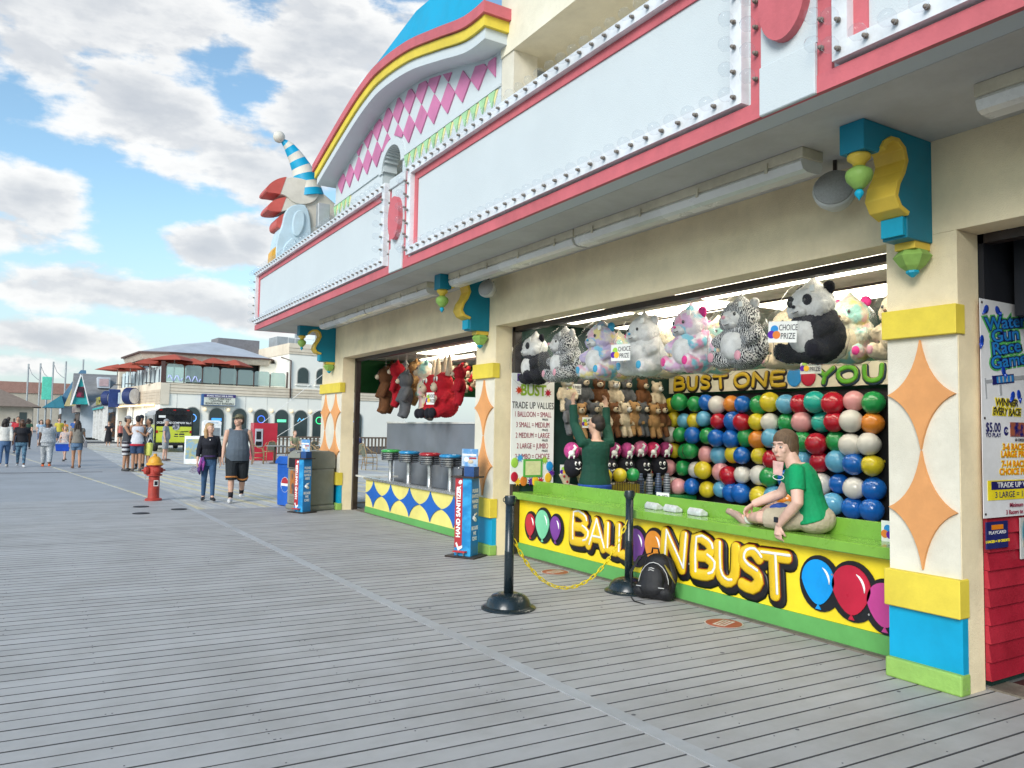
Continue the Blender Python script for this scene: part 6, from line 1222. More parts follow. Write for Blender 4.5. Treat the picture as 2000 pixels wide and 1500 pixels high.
# --- passers-by on the boardwalk
STR = mat('striped_shirt', (.02, .02, .025), .85, .05, 5, c2=(.62, .62, .62), kind='stripe'); STR.node_tree.nodes
for n_ in STR.node_tree.nodes:
    if n_.type == 'TEX_WAVE': n_.inputs['Distortion'].default_value = 0; n_.inputs['Scale'].default_value = 7
FLOR = mat('floral_white', (.62, .62, .60), .85, .1, 20, c2=(.36, .38, .40), kind='spots'); CAMB = mat('blue_camo_leggings', (.03, .07, .13), .8, .1, 12, c2=(.10, .20, .28))
walk = lambda h, k=1, hd=0, **q: mkpose(h, 0, (.28 * k, .06), (-.22 * k, .25), (-.3 * k, .15, .2), (.3 * k, .15, .3), (hd, 0), **q); stand = lambda h, hd=0, arms=((0, .14, .2), (0, .14, .2)), **q: mkpose(h, 0, (.04, .03), (-.04, .03), arms[0], arms[1], (hd, 0), **q)
phone = ((.55, .05, 1.55), (.5, .05, 1.6))
crowd = 'people out on the boardwalk'
def P_(*a, **k): return person(*a, group=crowd, **k)
P_('woman in black tee and blue camouflage leggings with white sneakers', (-.50, 31.84, 0), 0, walk(1.66), 'dark', (C_((.012, .012, .014)), .45, -.06), (CAMB, .95, .006), (.6, .6, .6), ((.10, .05, .03), 'long'), g=1.12, bust=.05)
P_('large woman in white floral outfit and orange shoes walking away', (.26, 31.67, 0), PI, walk(1.68), 'dark', (FLOR, .45, -.1), (FLOR, .92, .02), (.65, .13, .04), ((.28, .13, .06), 'short'), g=1.5, belly=.05)
P_('long haired woman in taupe top and denim shorts seen from behind', (1.13, 30.44, 0), PI, walk(1.64, .5), 'tan', (C_((.22, .20, .17)), .2, -.05), (DEN, .3, .012), (.14, .06, .03), ((.03, .018, .012), 'vlong'), g=1.08)
bgm = thing('shoulder_bag', 'pale grey shoulder bag hanging at the hip of the long haired woman', 'bag', (1.38, 30.40, .72)); MB().box(-.05, -.13, 0, .05, .13, .22).build('pouch', C_((.20, .20, .22)), bgm, bevel=.02); MB().tube([(0, .0, .22), (-.12, .02, .50), (-.30, .03, .70)], .018, 6).build('strap', C_((.55, .55, .55)), bgm)
P_('woman at the left edge in white top and blue jeans walking away', (-1.0, 31.9, 0), PI, walk(1.66, -1), 'dark', (C_((.62, .60, .55)), .9, .0), (C_((.08, .15, .28)), .97, .01), (.55, .50, .45), ((.02, .014, .012), 'long'), g=1.1)
P_('child in patterned top walking beside the blue cooler', (.92, 36.2, 0), R(-30), walk(1.42, 1), 'light', (C_((.30, .28, .38), 'patterned_top', c2=(.5, .4, .35), kind='spots', scale=18), .3, -.1), (C_((.35, .33, .30)), .4, .015), (.05, .05, .05), ((.45, .30, .12), 'long'))
ck = thing('cooler_box', 'bright blue cooler carried beside the child', 'cooler', (.82, 35.6, .42)); MB().prism([(-.22, 0), (.22, 0), (.26, .28), (-.26, .28)], lambda a, b, e: (a, -.14 + e, b), .28).build('body', C_((.01, .07, .45)), ck, bevel=.02); MB().box(-.27, -.15, .281, .27, .15, .33).build('lid', C_((.35, .42, .55)), ck, bevel=.01); MB().tube([(-.2, 0, .33), (-.1, 0, .46), (.1, 0, .46), (.2, 0, .33)], .014, 6).build('handle', C_((.5, .5, .5)), ck)
P_('man in dark tank top, striped board shorts and grey cap looking at a phone', (2.50, 28.5, 0), R(68), stand(1.80, .0, phone), 'tan', (C_((.06, .065, .075)), -1, -.1), (mat('board_shorts', (.55, .55, .56), .8, .1, 2.2, c2=(.04, .03, .04), kind='band'), .5, .03, .01), (.03, .03, .03), ((.03, .02, .015), 'short'), (C_((.25, .25, .26)),), vox=.018)
P_('man in white tank top with red and navy shorts seen from behind', (2.78, 28.25, 0), R(176), stand(1.82, 0, phone), 'tan', (C_((.60, .60, .64)), -1, -.22), (C_((.03, .06, .13), 'navy_shorts'), .42, .025, .01), (.10, .08, .07), ((.015, .012, .01), 'short'), vox=.018)
o = MB(); Jt = stand(1.82, 0, phone); torso(o, Jt, .03, -.30, -.16); linkmesh('red_waistband', voxel(o, .018, 1, 'red_waistband'), COL.objects[-1].parent if COL.objects[-1].parent else None, C_((.45, .02, .04)))
P_('man in black tee and black cap at the back of the group', (2.98, 29.3, 0), R(-10), stand(1.84, .2, phone), 'tan', (C_((.015, .015, .018)), .45, -.1), (C_((.12, .12, .14)), .5, .025), (.03, .03, .03), ((.02, .015, .012), 'short'), (C_((.012, .012, .02), 'black_cap'),), socks=(.02, .02, .02), vox=.02)
P_('man in black and white striped shirt and yellow shorts', (3.14, 28.4, 0), R(-80), stand(1.74, 0, phone), 'tan', (STR, .45, -.12), (C_((.66, .66, .14)), .48, .03, .01), (.55, .52, .5), ((.012, .01, .008), 'short'), socks=(.015, .015, .015), vox=.018)
P_('grey haired man in grey tee, grey shorts and cap by the truck', (4.62, 35.9, 0), R(70), stand(1.76), 'light', (C_((.28, .29, .31)), .45, -.12), (C_((.30, .31, .31)), .5, .025), (.10, .06, .05), ((.4, .38, .36), 'short'), (C_((.30, .30, .31)),), belly=.05)
P_('woman in long black dress holding a white paper', (3.95, 58, 0), R(-10), stand(1.62, 0, ((.3, .1, 1.0), (.3, .1, 1.2))), 'light', (C_((.012, .012, .018)), .45, -.1), (C_((.012, .012, .018)), 'skirt'), (.5, .48, .45), ((.35, .22, .10), 'bun'), vox=.03)
P_('woman in coral tank top and black shorts by the shop', (4.55, 57, 0), R(40), stand(1.68), 'light', (C_((.68, .20, .17)), -1, -.05), (C_((.02, .02, .025)), .3, .015), (.3, .2, .15), ((.05, .03, .02), 'bun'), vox=.03, g=1.1)
random.seed(11)
far = [(-1.9, 44, 'black tee', (.02, .02, .03), 'dark'), (-1.35, 47, 'white shirt and red bag', (.6, .58, .56), 'dark'), (-.9, 45, 'red shirt', (.45, .03, .04), 'tan'), (-2.3, 40, 'navy shirt', (.03, .05, .12), 'dark'), (-.55, 52, 'dark green shirt', (.03, .08, .05), 'light'), (0.1, 55, 'pale blue shirt', (.30, .42, .55), 'light'), (.5, 60, 'black jacket', (.03, .03, .04), 'tan'), (-1.3, 62, 'purple shirt', (.12, .05, .18), 'light'), (1.1, 58, 'yellow top', (.55, .45, .06), 'light'), (1.6, 66, 'orange shirt', (.6, .22, .05), 'tan'), (-2.6, 58, 'grey shirt', (.2, .2, .22), 'tan'), (2.1, 62, 'blue tee', (.05, .12, .35), 'light'), (.0, 75, 'white tee', (.6, .6, .6), 'light'), (-1.9, 80, 'maroon top', (.25, .02, .05), 'dark'), (1.5, 84, 'teal shirt', (.02, .25, .26), 'tan'), (-.8, 90, 'tan shirt', (.35, .28, .2), 'light')]
for i, (x, y, nm, c, sk_) in enumerate(far):
    P_('distant walker in %s on the boardwalk%s' % (nm, ', nearest of the far crowd at left' if i == 3 else ''), (x, y, 0), random.choice((0, PI)) + random.uniform(-.4, .4), walk(random.uniform(1.6, 1.82), random.choice((-1, 1))), sk_, (C_(c), .45, -.1), (C_(random.choice(((.03, .05, .1), (.02, .02, .025), (.25, .22, .18), (.1, .13, .2)))), random.choice((.5, .97)), .02), (.2, .2, .2), ((.03, .02, .015), random.choice(('short', 'long'))), vox=.034)
# ================================================================ bar and grill at the end of the patio
KB = 58 / 52.
zb = lambda z: 1.6 + (z - 1.6) * KB if z > 0 else z
BARO = Vector((7.07, 58, 0)); MBAR = Matrix.Translation(BARO) @ Matrix.Rotation(R(5), 4, 'Z')
bar = thing('bar_building', 'two storey cream bar and grill with arched windows and glass balcony', 'building', BARO, R(5))
BCR = mat('bar_cream_stucco', (.88, .85, .76), .8, .02, .8, .2, 20); BTAN = mat('bar_tan_band', (.76, .66, .52), .8, .04, 1); BROOF = mat('bar_metal_roof', (.48, .50, .53), .45, .05, .8); BBRN = mat('bar_brown_trim', (.10, .055, .045), .6); WINF = mat('bar_window_frame', (.48, .46, .42), .5); WING = mat('bar_window_glass', (.03, .05, .05), .08, .1, 2, coat=.5); GLS = thinglass('bar_balcony_glass', (.78, .88, .85), 1.5, .03, .32, (.55, .66, .64))
def bb(s0, d0, z0, s1, d1, z1): return MB().box(s0 * KB, d0, zb(z0), s1 * KB, d1, zb(z1))
bb(0, 0, 0, 17, 12, 3.45).build('ground_floor_wall', BCR, bar)
bb(-.03, -.06, 3.46, 17, 12, 4.10).build('tan_band', BTAN, bar)
for z in (3.60, 3.80, 4.0): bb(-.05, -.085, z, 17, -.061, z + .03).build('band_line', mat('bar_band_line', (.50, .40, .30), .8), bar)
bb(8.0, -.02, 4.1, 17, 12, 6.45).build('upper_wall', BCR, bar); bb(7.96, -.08, 6.46, 17, 12, 7.2).build('parapet_band', BTAN, bar)
for z in (6.6, 6.85): bb(7.94, -.1, z, 17, -.081, z + .03).build('band_line', mat('bar_band_line', (.50, .40, .30), .8), bar)
for i in range(8): bb(.9 + i * 1.42, -.012, .02, .93 + i * 1.42, -.001, 3.45).build('stucco_joint', mat('bar_joint', (.62, .60, .55), .8), bar)
NEON = [(.10, .30, .75), (.05, .25, .8), (.15, .6, .35), (.05, .15, .7), (.1, .6, .3), (.1, .45, .8), (.05, .7, .25)]
def arch(s_, w, z0, z1, d=-.0, neon=None):
    h = w / 2; zc = z1 - h / KB * 1.0
    def outline(e):
        P = [(s_ * KB - (h + e), zb(z0) - e), (s_ * KB + h + e, zb(z0) - e)]
        return P + [(s_ * KB + (h + e) * math.cos(t * PI / 12), zb(zc) + (h + e) * math.sin(t * PI / 12)) for t in range(13)]
    f = MB().prism(outline(.06), lambda a, b, e: (a, -.02 - e, b), .05).build('window', WINF, bar)
    p = MB().prism(outline(0), lambda a, b, e: (a, -.071 - e, b), .012).build('pane', WING, f)
    MB().box(s_ * KB - h - .15, -.12, zb(z0) - .2, s_ * KB + h + .15, -.021, zb(z0) - .101).build('sill', BCR, f)
    if neon is not None:
        kind = neon % 3; c = NEON[neon % 7]; m = mat('neon_%d' % (neon % 7), c, .4, .1, emit=.7, ecol=c); zc2 = zb((z0 + z1) / 2) + .25
        if kind == 0: MB().tube([(s_ * KB + .26 * math.cos(t * PI / 8), -.11, zc2 + .26 * math.sin(t * PI / 8)) for t in range(16)], .03, 6, closed=True).build('neon_sign', m, f, True)
        elif kind == 1: MB().box(s_ * KB - .34, -.10, zc2 - .18, s_ * KB + .34, -.085, zc2 + .02).build('neon_sign', m, f)
        else: MB().tube([(s_ * KB - .25, -.11, zc2 - .1), (s_ * KB - .1, -.11, zc2 + .15), (s_ * KB + .05, -.11, zc2 - .05), (s_ * KB + .25, -.11, zc2 + .12)], .03, 6).build('neon_sign', m, f, True)
for i, s_ in enumerate((1.86, 3.34, 4.79, 6.21, 7.6, 8.93, 10.25, 11.6, 13.0)): arch(s_, 1.02, .85, 2.62, 0, i)
for s_ in (9.0, 10.35, 11.7): arch(s_, .84, 4.5, 5.56)
lampg = mat('bar_globe_lamp', (.72, .60, .42), .3, emit=.25, ecol=(1, .8, .5))
for s_ in (2.6, 4.06, 5.5, 6.9, 8.27, 9.6): MB().ell((s_ * KB, -.14, zb(2.53)), .13, 12, 8).build('globe_lamp', lampg, bar, True)
# message sign
sg = MB().box(2.35 * KB, -.32, zb(2.77), 4.45 * KB, -.02, zb(3.50)).build('message_sign', mat('bar_sign_blue', (.05, .13, .30), .5), bar)
MB().box(2.47 * KB, -.34, zb(2.81), 4.42 * KB, -.321, zb(3.29)).build('letter_board', mat('bar_sign_face', (.70, .70, .60), .5), sg); MB().box(2.47 * KB, -.34, zb(3.30), 4.42 * KB, -.321, zb(3.47)).build('title_strip', mat('bar_sign_purple', (.06, .03, .16), .5), sg)
for w_, z, sz, m in (('BOARD WALK BAR & GRILL', 3.385, .155, LWHT), ('OPEN   EVERYDAY', 3.20, .19, INK), ('CANTINA    AT', 3.05, .19, INK), ('BOARDWALK BAR&GRILL', 2.90, .18, INK)): text(w_, sg, m, face_mx((3.45 * KB, -.342, zb(z)), (1, 0, 0)), size=sz, extrude=.004, sx=.95 if len(w_) > 16 else 1, offset=.004)
# balcony
bb(0, .3, 4.11, 8.0, 9, 4.16).build('balcony_floor', BTAN, bar); bb(2.2, 3.6, 4.17, 8.0, 3.8, 5.75).build('pavilion_dark_wall', mat('bar_dark_inside', (.015, .017, .02), .5), bar)
bb(6.9, 2.9, 4.1, 8.0, 3.19, 5.9).build('pavilion_pier', BCR, bar)
for i in range(7):
    s0 = .25 + i * 1.09; s1 = s0 + 1.02; zt = 5.30 - .03 * i; c = .16
    P = [(s0, 4.2), (s1, 4.2), (s1, zt - c), (s1 - .05, zt - .04), (s1 - .16, zt), (s0 + .16, zt), (s0 + .05, zt - .04), (s0, zt - c)]
    MB().prism([(a * KB, zb(b)) for a, b in P], lambda a, b, e: (a, .05 + e, b), .02).build('glass_panel', GLS, bar); bb(s0 - .065, .03, 4.11, s0 - .005, .09, zt - .12).build('balcony_post', BBRN, bar)
    if i < 2: 
        pts = [((s0 + .1 + .85 * t / 12) * KB, .035, zb(4.42 + .19 * math.sin(t * 1.05) * (1))) for t in range(13)]; MB().tube(pts, .035, 6).build('wave_neon', mat('bar_wave_lilac', (.45, .50, .80), .4, emit=.15), bar, True)
bb(7.88, .03, 4.11, 7.96, .1, 5.2).build('balcony_post', BBRN, bar); bb(-.03, .02, 4.11, .17, .2, 5.45).build('corner_post', BBRN, bar)
# pavilion roof: flattened hip with a fascia
E0 = [(-.7, 3.6), (.9, 2.5), (7.5, 2.5), (8.0, 3.5), (8.0, 10.5), (-.7, 10.5)]
ring = lambda z, k: [Vector(((4.4 + (a - 4.4) * k) * KB, 6.5 + (b - 6.5) * k, zb(z))) for a, b in E0]
MB().rings([ring(6.24, 1.0), ring(6.9, .55), ring(7.42, .06)]).build('pavilion_roof', BROOF, bar); MB().rings([ring(6.13, 1.015), ring(6.236, 1.015)]).build('eave_gutter', BBRN, bar); MB().rings([ring(5.74, .96), ring(6.128, .99)]).build('eave_fascia', mat('bar_fascia_tan', (.52, .47, .39), .7), bar)
MB().tube([(7.55 * KB, .3, zb(6.2)), (8.1 * KB, -.12, zb(6.0)), (8.12 * KB, -.12, zb(3.45))], .05, 6).build('downpipe', BBRN, bar, True)
for i in range(6): bb(7.98 + i * .9, .3, 7.2, 8.01 + i * .9, .33, 7.6).build('roof_rail_post', LWHT, bar)
MB().tube([(8 * KB, .3, zb(7.58)), (14 * KB, .3, zb(7.58))], .03, 6).build('roof_rail', LWHT, bar); bb(8.4, 4, 7.2, 10.2, 6, 8.0).build('roof_unit', MBX, bar); bb(5.0, 7, 6.6, 8.0, 9, 7.85).build('rear_roof', mat('bar_dark_shingle', (.22, .21, .22), .8), bar)
for s_ in (8.9, 10.4): bb(s_, 1.4, 7.2, s_ + .35, 1.7, 8.1).build('roof_vent', MBX, bar)
# boardwalk front of the bar
fr = Matrix.Rotation(R(91.7), 4, 'Z')
def fb(a0, o0, z0, a1, o1, z1): return MB().box(a0 * KB, o0, zb(z0), a1 * KB, o1, zb(z1), fr)
fb(-.1, -.5, 2.76, 12.6, .08, 4.1).build('front_band', BTAN, bar); LAPS = mat('bar_lap_siding', (.60, .50, .38), .8, .05, 2)
for i in range(5): fb(-.1, .081, 2.8 + i * .18, 12.6, .11 - .0, 2.96 + i * .18).build('siding_course', LAPS, bar)
fb(0, -.9, 0, 1.2, .05, 2.75).build('front_pier', BCR, bar); fb(12.0, -.9, 0, 12.6, .05, 2.75).build('front_pier', BCR, bar)
for a in (4.6, 8.3): fb(a, -.15, 0, a + .3, .02, 2.75).build('front_post', LWHT, bar)
fb(1.2, -1.2, 0, 12, -1.1, 2.75).build('dark_interior', mat('bar_dark_inside', (.015, .017, .02), .5), bar)
fb(1.2, .12, 2.70, 12.2, .18, 2.78).build('rope_light', mat('warm_rope_light', (.9, .7, .4), .4, emit=1.2, ecol=(1, .75, .4)), bar)
for k, (a, m) in enumerate(((5.0, BB), (12.0, BB))):
    d_ = MB().lathe([(.62, -.3), (.62, .3)], n=28, M=fr @ Matrix.Translation((a * KB, .75, zb(3.35))) @ Matrix.Rotation(R(40), 4, 'Z') @ Matrix.Rotation(PI / 2, 4, 'Y')); d_.build('drum_sign', mat('bar_drum_navy', (.015, .03, .12), .5), bar); MB().lathe([(.56, -.33), (.56, -.301)], n=28, M=fr @ Matrix.Translation((a * KB, .75, zb(3.35))) @ Matrix.Rotation(R(40), 4, 'Z') @ Matrix.Rotation(PI / 2, 4, 'Y')).build('drum_face', mat('bar_drum_face', (.62, .66, .74), .5), bar)
for i, (a, c) in enumerate(((6.4, (.6, .55, .1)), (7.2, (.62, .64, .6)), (8.0, (.62, .64, .6)), (8.8, (.5, .55, .45)), (9.6, (.62, .64, .6)), (10.4, (.5, .6, .65)))): fb(a, .12, 2.95, a + .5, .32, 3.75).build('sign_letter', mat('front_letter_%d' % i, c, .5), bar)
fb(11.2, .12, 2.7, 11.45, .9, 4.0).build('blade_sign', mat('front_blade', (.02, .05, .2), .5), bar)
for i in range(11):
    a = .5 + i * 1.08; fb(a, -.25, 4.15, a + .78, -.2, 5.2).build('white_rail_panel', mat('rail_pale_blue', (.58, .68, .70), .5), bar); fb(a + .80, -.27, 4.12, a + 1.04, -.19, 5.0).build('navy_rail_panel', mat('rail_navy', (.015, .03, .06), .5), bar)
fb(12.3, -.5, 4.1, 12.7, .0, 5.5).build('rail_end_pier', BTAN, bar)
# parasols on the balcony
UMB = mat('umbrella_terracotta', (.42, .085, .05), .75, .08, 3)
for i, (s_, d_, z, w_, lab) in enumerate(((-1.25, 8.5, 5.6, 1.6, 'farthest left'), (-.85, 6.0, 5.62, 1.5, 'second from left'), (-.2, 3.0, 5.78, 1.6, 'third from left'), (.95, 1.3, 6.0, 1.85, 'largest, over the balcony corner,'), (2.1, 1.2, 5.82, 1.45, 'fifth from left'), (3.3, 1.2, 5.95, 1.45, 'second from right'), (4.7, 1.2, 5.90, 1.4, 'rightmost'))):
    p = MBAR @ Vector((s_ * KB, d_, 0)); t = thing('patio_umbrella', 'terracotta red patio umbrella, %s of those on the balcony' % lab, 'umbrella', (p.x, p.y, zb(4.15)), R(5 + 20 * (i % 3)), 'red umbrellas on the bar balcony'); H_ = zb(z) - zb(4.15)
    MB().lathe([(w_, H_ - .50), (w_ * .5, H_ - .2), (.03, H_)], n=4, cap=False).build('canopy', UMB, t); MB().cyl((0, 0, 0), (0, 0, H_ - .05), .035, n=8).build('pole', mat('umbrella_pole', (.6, .58, .52), .5), t); MB().lathe([(.3, 0), (.3, .05)], n=12).build('base', DARK, t)
# ================================================================ lime truck
tr = thing('fire_company_truck', 'lime yellow and black fire company van parked with its rear to the camera', 'truck', (6.4, 46.6, 0), R(-2)); LIMY = mat('truck_lime', (.55, .60, .05), .35, .04, 2, coat=.4); TSIL = mat('truck_silver', (.52, .55, .58), .35, .05, 2, coat=.3); TBLK = mat('truck_black', (.012, .012, .014), .3, coat=.3)
MB().box(-.93, .03, .45, .93, 8.2, 1.5).build('lower_body', LIMY, tr, bevel=.05); MB().box(-.92, .03, 1.501, .92, 8.2, 2.15).build('upper_body', TSIL, tr, bevel=.05)
MB().prism([(-.93, 2.1), (.93, 2.1), (.93, 2.22), (.75, 2.38), (.4, 2.44), (-.4, 2.44), (-.75, 2.38), (-.93, 2.22)], lambda a, b, e: (a, .0 + e, b), 8.2).build('roof', TSIL, tr)
MB().prism([(-.96, 2.08), (.96, 2.08), (.96, 2.24), (.77, 2.40), (.4, 2.46), (-.4, 2.46), (-.77, 2.40), (-.96, 2.24)], lambda a, b, e: (a, -.03 + e, b), .06).build('rear_cap', TBLK, tr)
MB().box(-.90, -.012, 1.42, .90, .029, 2.08).build('rear_window', mat('truck_glass', (.012, .013, .016), .12, coat=.5), tr); MB().box(-.90, -.012, .55, .90, .029, 1.415).build('rear_panel', LIMY, tr)
for x in (-.95, .95): MB().box(x - .035, -.03, .5, x + .035, .03, 2.1).build('corner_post', TBLK, tr)
MB().box(-.97, -.12, .36, .97, .05, .52).build('bumper', TBLK, tr, bevel=.02)
text('OCEAN FIRE COMPANY No.1', tr, LWHT, face_mx((0, -.0135, 1.62), (1, 0, 0)), size=.155, sx=.88, extrude=.002, offset=.003); [MB().box(x0, -.016, z_, x1, -.0125, z_ + h_).build('small_print', INK, tr) for x0, x1, z_, h_ in ((.05, .22, .95, .07), (.27, .55, .95, .07), (.02, .24, .85, .045), (.29, .53, .85, .045), (.1, .35, 1.12, .02), (.3, .52, 1.05, .03))]; MB().box(-.8, -.018, 1.90, -.45, -.0125, 2.03).build('plate', CARD, tr)
MB().lathe([(.20, 0), (.20, .012)], n=8, M=Matrix.Translation((.1, -.013, 1.40)) @ Matrix.Rotation(PI / 2, 4, 'X')).build('crest', mat('crest_silver', (.5, .5, .52), .4, .3, 12, c2=(.1, .1, .12)), tr)
for x in (-.7, 0, .7): MB().box(x - .07, -.045, 2.30, x + .07, -.031, 2.36).build('marker_light', mat('red_lens', (.4, .02, .02), .2), tr)
for x in (-.86, .86): MB().box(x - .05, -.03, 1.05, x + .05, -.0125, 1.2).build('tail_light', mat('red_lens', (.4, .02, .02), .2), tr)
MB().tube([(.35, -.03, 1.14), (.75, -.03, 1.16)], .02, 6).build('door_handle', TBLK, tr); MB().tube([(-.75, -.03, 1.15), (-.45, -.03, 1.15)], .02, 6).build('door_handle', TBLK, tr)
for x in (-.8, .8):
    for y in (1.4, 6.6):
        wv = MB().lathe([(.2, -.13), (.38, -.12), (.40, 0), (.38, .12), (.2, .13)], n=20, M=Matrix.Translation((x, y, .40)) @ Matrix.Rotation(PI / 2, 4, 'Y')).build('wheel', mat('tyre', (.02, .02, .02), .8), tr, True); MB().lathe([(.19, -.14), (.19, .14)], n=14, M=Matrix.Translation((x, y, .40)) @ Matrix.Rotation(PI / 2, 4, 'Y')).build('rim', MBX, wv)
for i in range(4): MB().box(-.925, .6 + i * 1.9, 1.55, -.915, 2.1 + i * 1.9, 2.05).build('side_window', WING, tr)
# ================================================================ patio furniture
rk = thing('ticket_kiosk', 'red box kiosk with a screen standing on the patio', 'kiosk', (8.75, 36, 0), R(-4)); RKM = mat('kiosk_red', (.48, .02, .04), .4, .05, 2, coat=.2); MB().box(-.52, -.4, 0, .52, .5, 1.68).build('cabinet', RKM, rk, bevel=.01); MB().box(-.46, -.43, .62, -.12, -.401, 1.42).build('screen_panel', mat('kiosk_panel', (.45, .47, .5), .4), rk); MB().box(-.40, -.445, .95, -.20, -.431, 1.30).build('screen', TBLK, rk); MB().box(-.42, -.445, .66, -.16, -.431, .85).build('tray', TBLK, rk)
ib = thing('upright_cabinet', 'white upright cabinet with rounded top behind the blonde woman', 'cabinet', (7.55, 42, 0)); MB().box(-.42, -.35, 0, .42, .35, 1.55).build('cabinet', LWHT, ib, bevel=.03); MB().prism([(-.42, 1.551), (.42, 1.551), (.42, 1.7), (.3, 1.78), (-.3, 1.78), (-.42, 1.7)], lambda a, b, e: (a, -.36 + e, b), .7).build('top_sign', LWHT, ib); MB().box(-.26, -.364, 1.62, .26, -.3605, 1.70).build('faded_print', mat('faded_blue_print', (.50, .58, .66), .5), ib); MB().box(-.35, -.365, .2, .35, -.351, 1.4).build('door', mat('freezer_door', (.25, .28, .3), .3), ib)
af = thing('sandwich_board', 'white folding sandwich board sign behind the couple', 'sign board', (5.3, 33.2, 0), R(-10))
for sg_ in (-1, 1): MB().box(-.32, -.01, 0, .32, .01, 1.12, Matrix.Translation((0, sg_ * .22, 0)) @ Matrix.Rotation(sg_ * .19, 4, 'X')).build('leaf', LWHT, af)
MB().box(-.27, -.014, .2, .27, -.0105, 1.0, Matrix.Translation((0, -.22, 0)) @ Matrix.Rotation(-.19, 4, 'X')).build('menu_print', mat('menu_print', (.5, .5, .25), .5, .3, 8, c2=(.25, .4, .5)), af)
WIC = mat('wicker_tan', (.36, .24, .12), .6, .3, 30, .5, 80); WICG = mat('wicker_olive', (.13, .14, .10), .7, .3, 60, .5, 120)
def chair(loc, rz, lab):
    t = thing('cafe_chair', lab, 'chair', loc, rz, 'wicker cafe chairs on the patio')
    MB().lathe([(.24, .44), (.25, .455), (.24, .47), (.0, .475)], n=20).build('seat', WIC, t, True)
    for sx in (-1, 1): MB().tube([(sx * .2, -.2, 0), (sx * .2, -.2, .44), (sx * .26, -.14, .64), (sx * .27, .05, .68), (sx * .2, .24, .86)], .016, 8).build('front_leg', WIC, t, True); MB().tube([(sx * .22, .25, 0), (sx * .19, .2, .44), (sx * .19, .25, .70), (sx * .12, .28, .88), (0, .29, .92)], .016, 8).build('back_leg', WIC, t, True); MB().tube([(sx * .2, -.18, .25), (sx * .2, .21, .25)], .011, 6).build('stretcher', WIC, t, True)
    MB().prism([(-.17, .50), (.17, .50), (.18, .78), (.1, .88), (-.1, .88), (-.18, .78)], lambda a, b, e: (a, .25 + e, b), .02).build('backrest', WICG, t); return t
def table(loc, lab):
    t = thing('cafe_table', lab, 'table', loc, 0, 'cafe tables on the patio'); MB().lathe([(.40, .72), (.41, .73), (.40, .745), (0, .75)], n=24).build('table_top', mat('table_grey', (.35, .36, .35), .4), t, True, auto=True); MB().cyl((0, 0, .03), (0, 0, .72), .035).build('pedestal', DARK, t); MB().lathe([(.24, 0), (.22, .03), (.05, .04)], n=16).build('foot', DARK, t, True)
for i, (x, y, r_) in enumerate(((7.75, 32.7, 80), (9.3, 33.4, -95), (8.6, 34.2, 180), (10.0, 33.2, 90), (10.9, 34.8, 20), (11.6, 33.4, -90), (9.6, 30.6, 60), (11.2, 30.5, -60), (6.4, 33.9, 120), (11.6, 25.5, 40), (12.4, 24.2, -80), (10.6, 27.5, 90))):
    chair((x, y, -.01), R(r_), ['wicker cafe chair left of the red kiosk front, nearest the couple', 'wicker cafe chair facing the first table from its right', 'wicker cafe chair tucked behind the first table by the kiosk', 'wicker cafe chair with olive back near the seated diners', 'wicker cafe chair behind the second table', 'wicker cafe chair at the right of the second table', 'wicker cafe chair in front of the near patio table, left side', 'wicker cafe chair at the right of the near patio table', 'wicker cafe chair half hidden behind the walking couple', 'wicker cafe chair seen through the left booth, left one', 'wicker cafe chair seen through the left booth, right one', 'wicker cafe chair beyond the litter bin'][i])
for i, (x, y) in enumerate(((8.5, 33.0), (10.8, 33.6), (10.4, 30.7), (11.9, 24.9))): table((x, y, -.01), ['round grey cafe table between the first wicker chairs', 'round grey cafe table beside the seated diners', 'round grey cafe table nearest the litter bin', 'round grey cafe table seen through the left booth'][i])
def sitp(h=1.7):
    J = mkpose(h, .12, (1.45, 1.45), (1.45, 1.45), (.5, .15, .9), (.4, .15, 1.0)); return J
for i, (x, y, r_, c, lab, hr) in enumerate(((9.55, 34.0, 20, (.30, .30, .18), 'seated diner in olive top at the patio tables', (.25, .15, .08)), (11.3, 34.3, -40, (.55, .25, .25), 'seated diner in pink striped top at the right of the patio', (.1, .06, .04)), (12.2, 33.0, -90, (.04, .05, .12), 'seated diner in navy top at the far right table', (.04, .03, .02)), (12.9, 24.6, -60, (.015, .015, .02), 'man in black seen seated through the left booth', (.4, .38, .36)))):
    person(lab, (x, y, .02), R(r_), sitp(), 'light', (C_(c), .45, -.05), (C_((.06, .07, .1)), .97, .015), (.03, .03, .03), (hr, 'short'), vox=.026, group='diners on the patio')
# wooden patio railing in front of the bar wall
rl = thing('patio_railing', 'brown wooden railing with upright slats behind the cafe tables', 'railing', (13, 40, 0)); RW = mat('railing_wood', (.13, .095, .07), .8, .2, 6)
MB().box(-3.6, -.06, .95, 9, .06, 1.03).build('top_rail', RW, rl); MB().box(-3.6, -.04, .12, 9, .04, .19).build('bottom_rail', RW, rl)
sl = MB().box(-.045, -.02, .19, .045, .02, .95).mesh('slat')
for i in range(62): linkmesh('slat', sl, rl, RW, (-3.5 + i * .2, 0, 0))
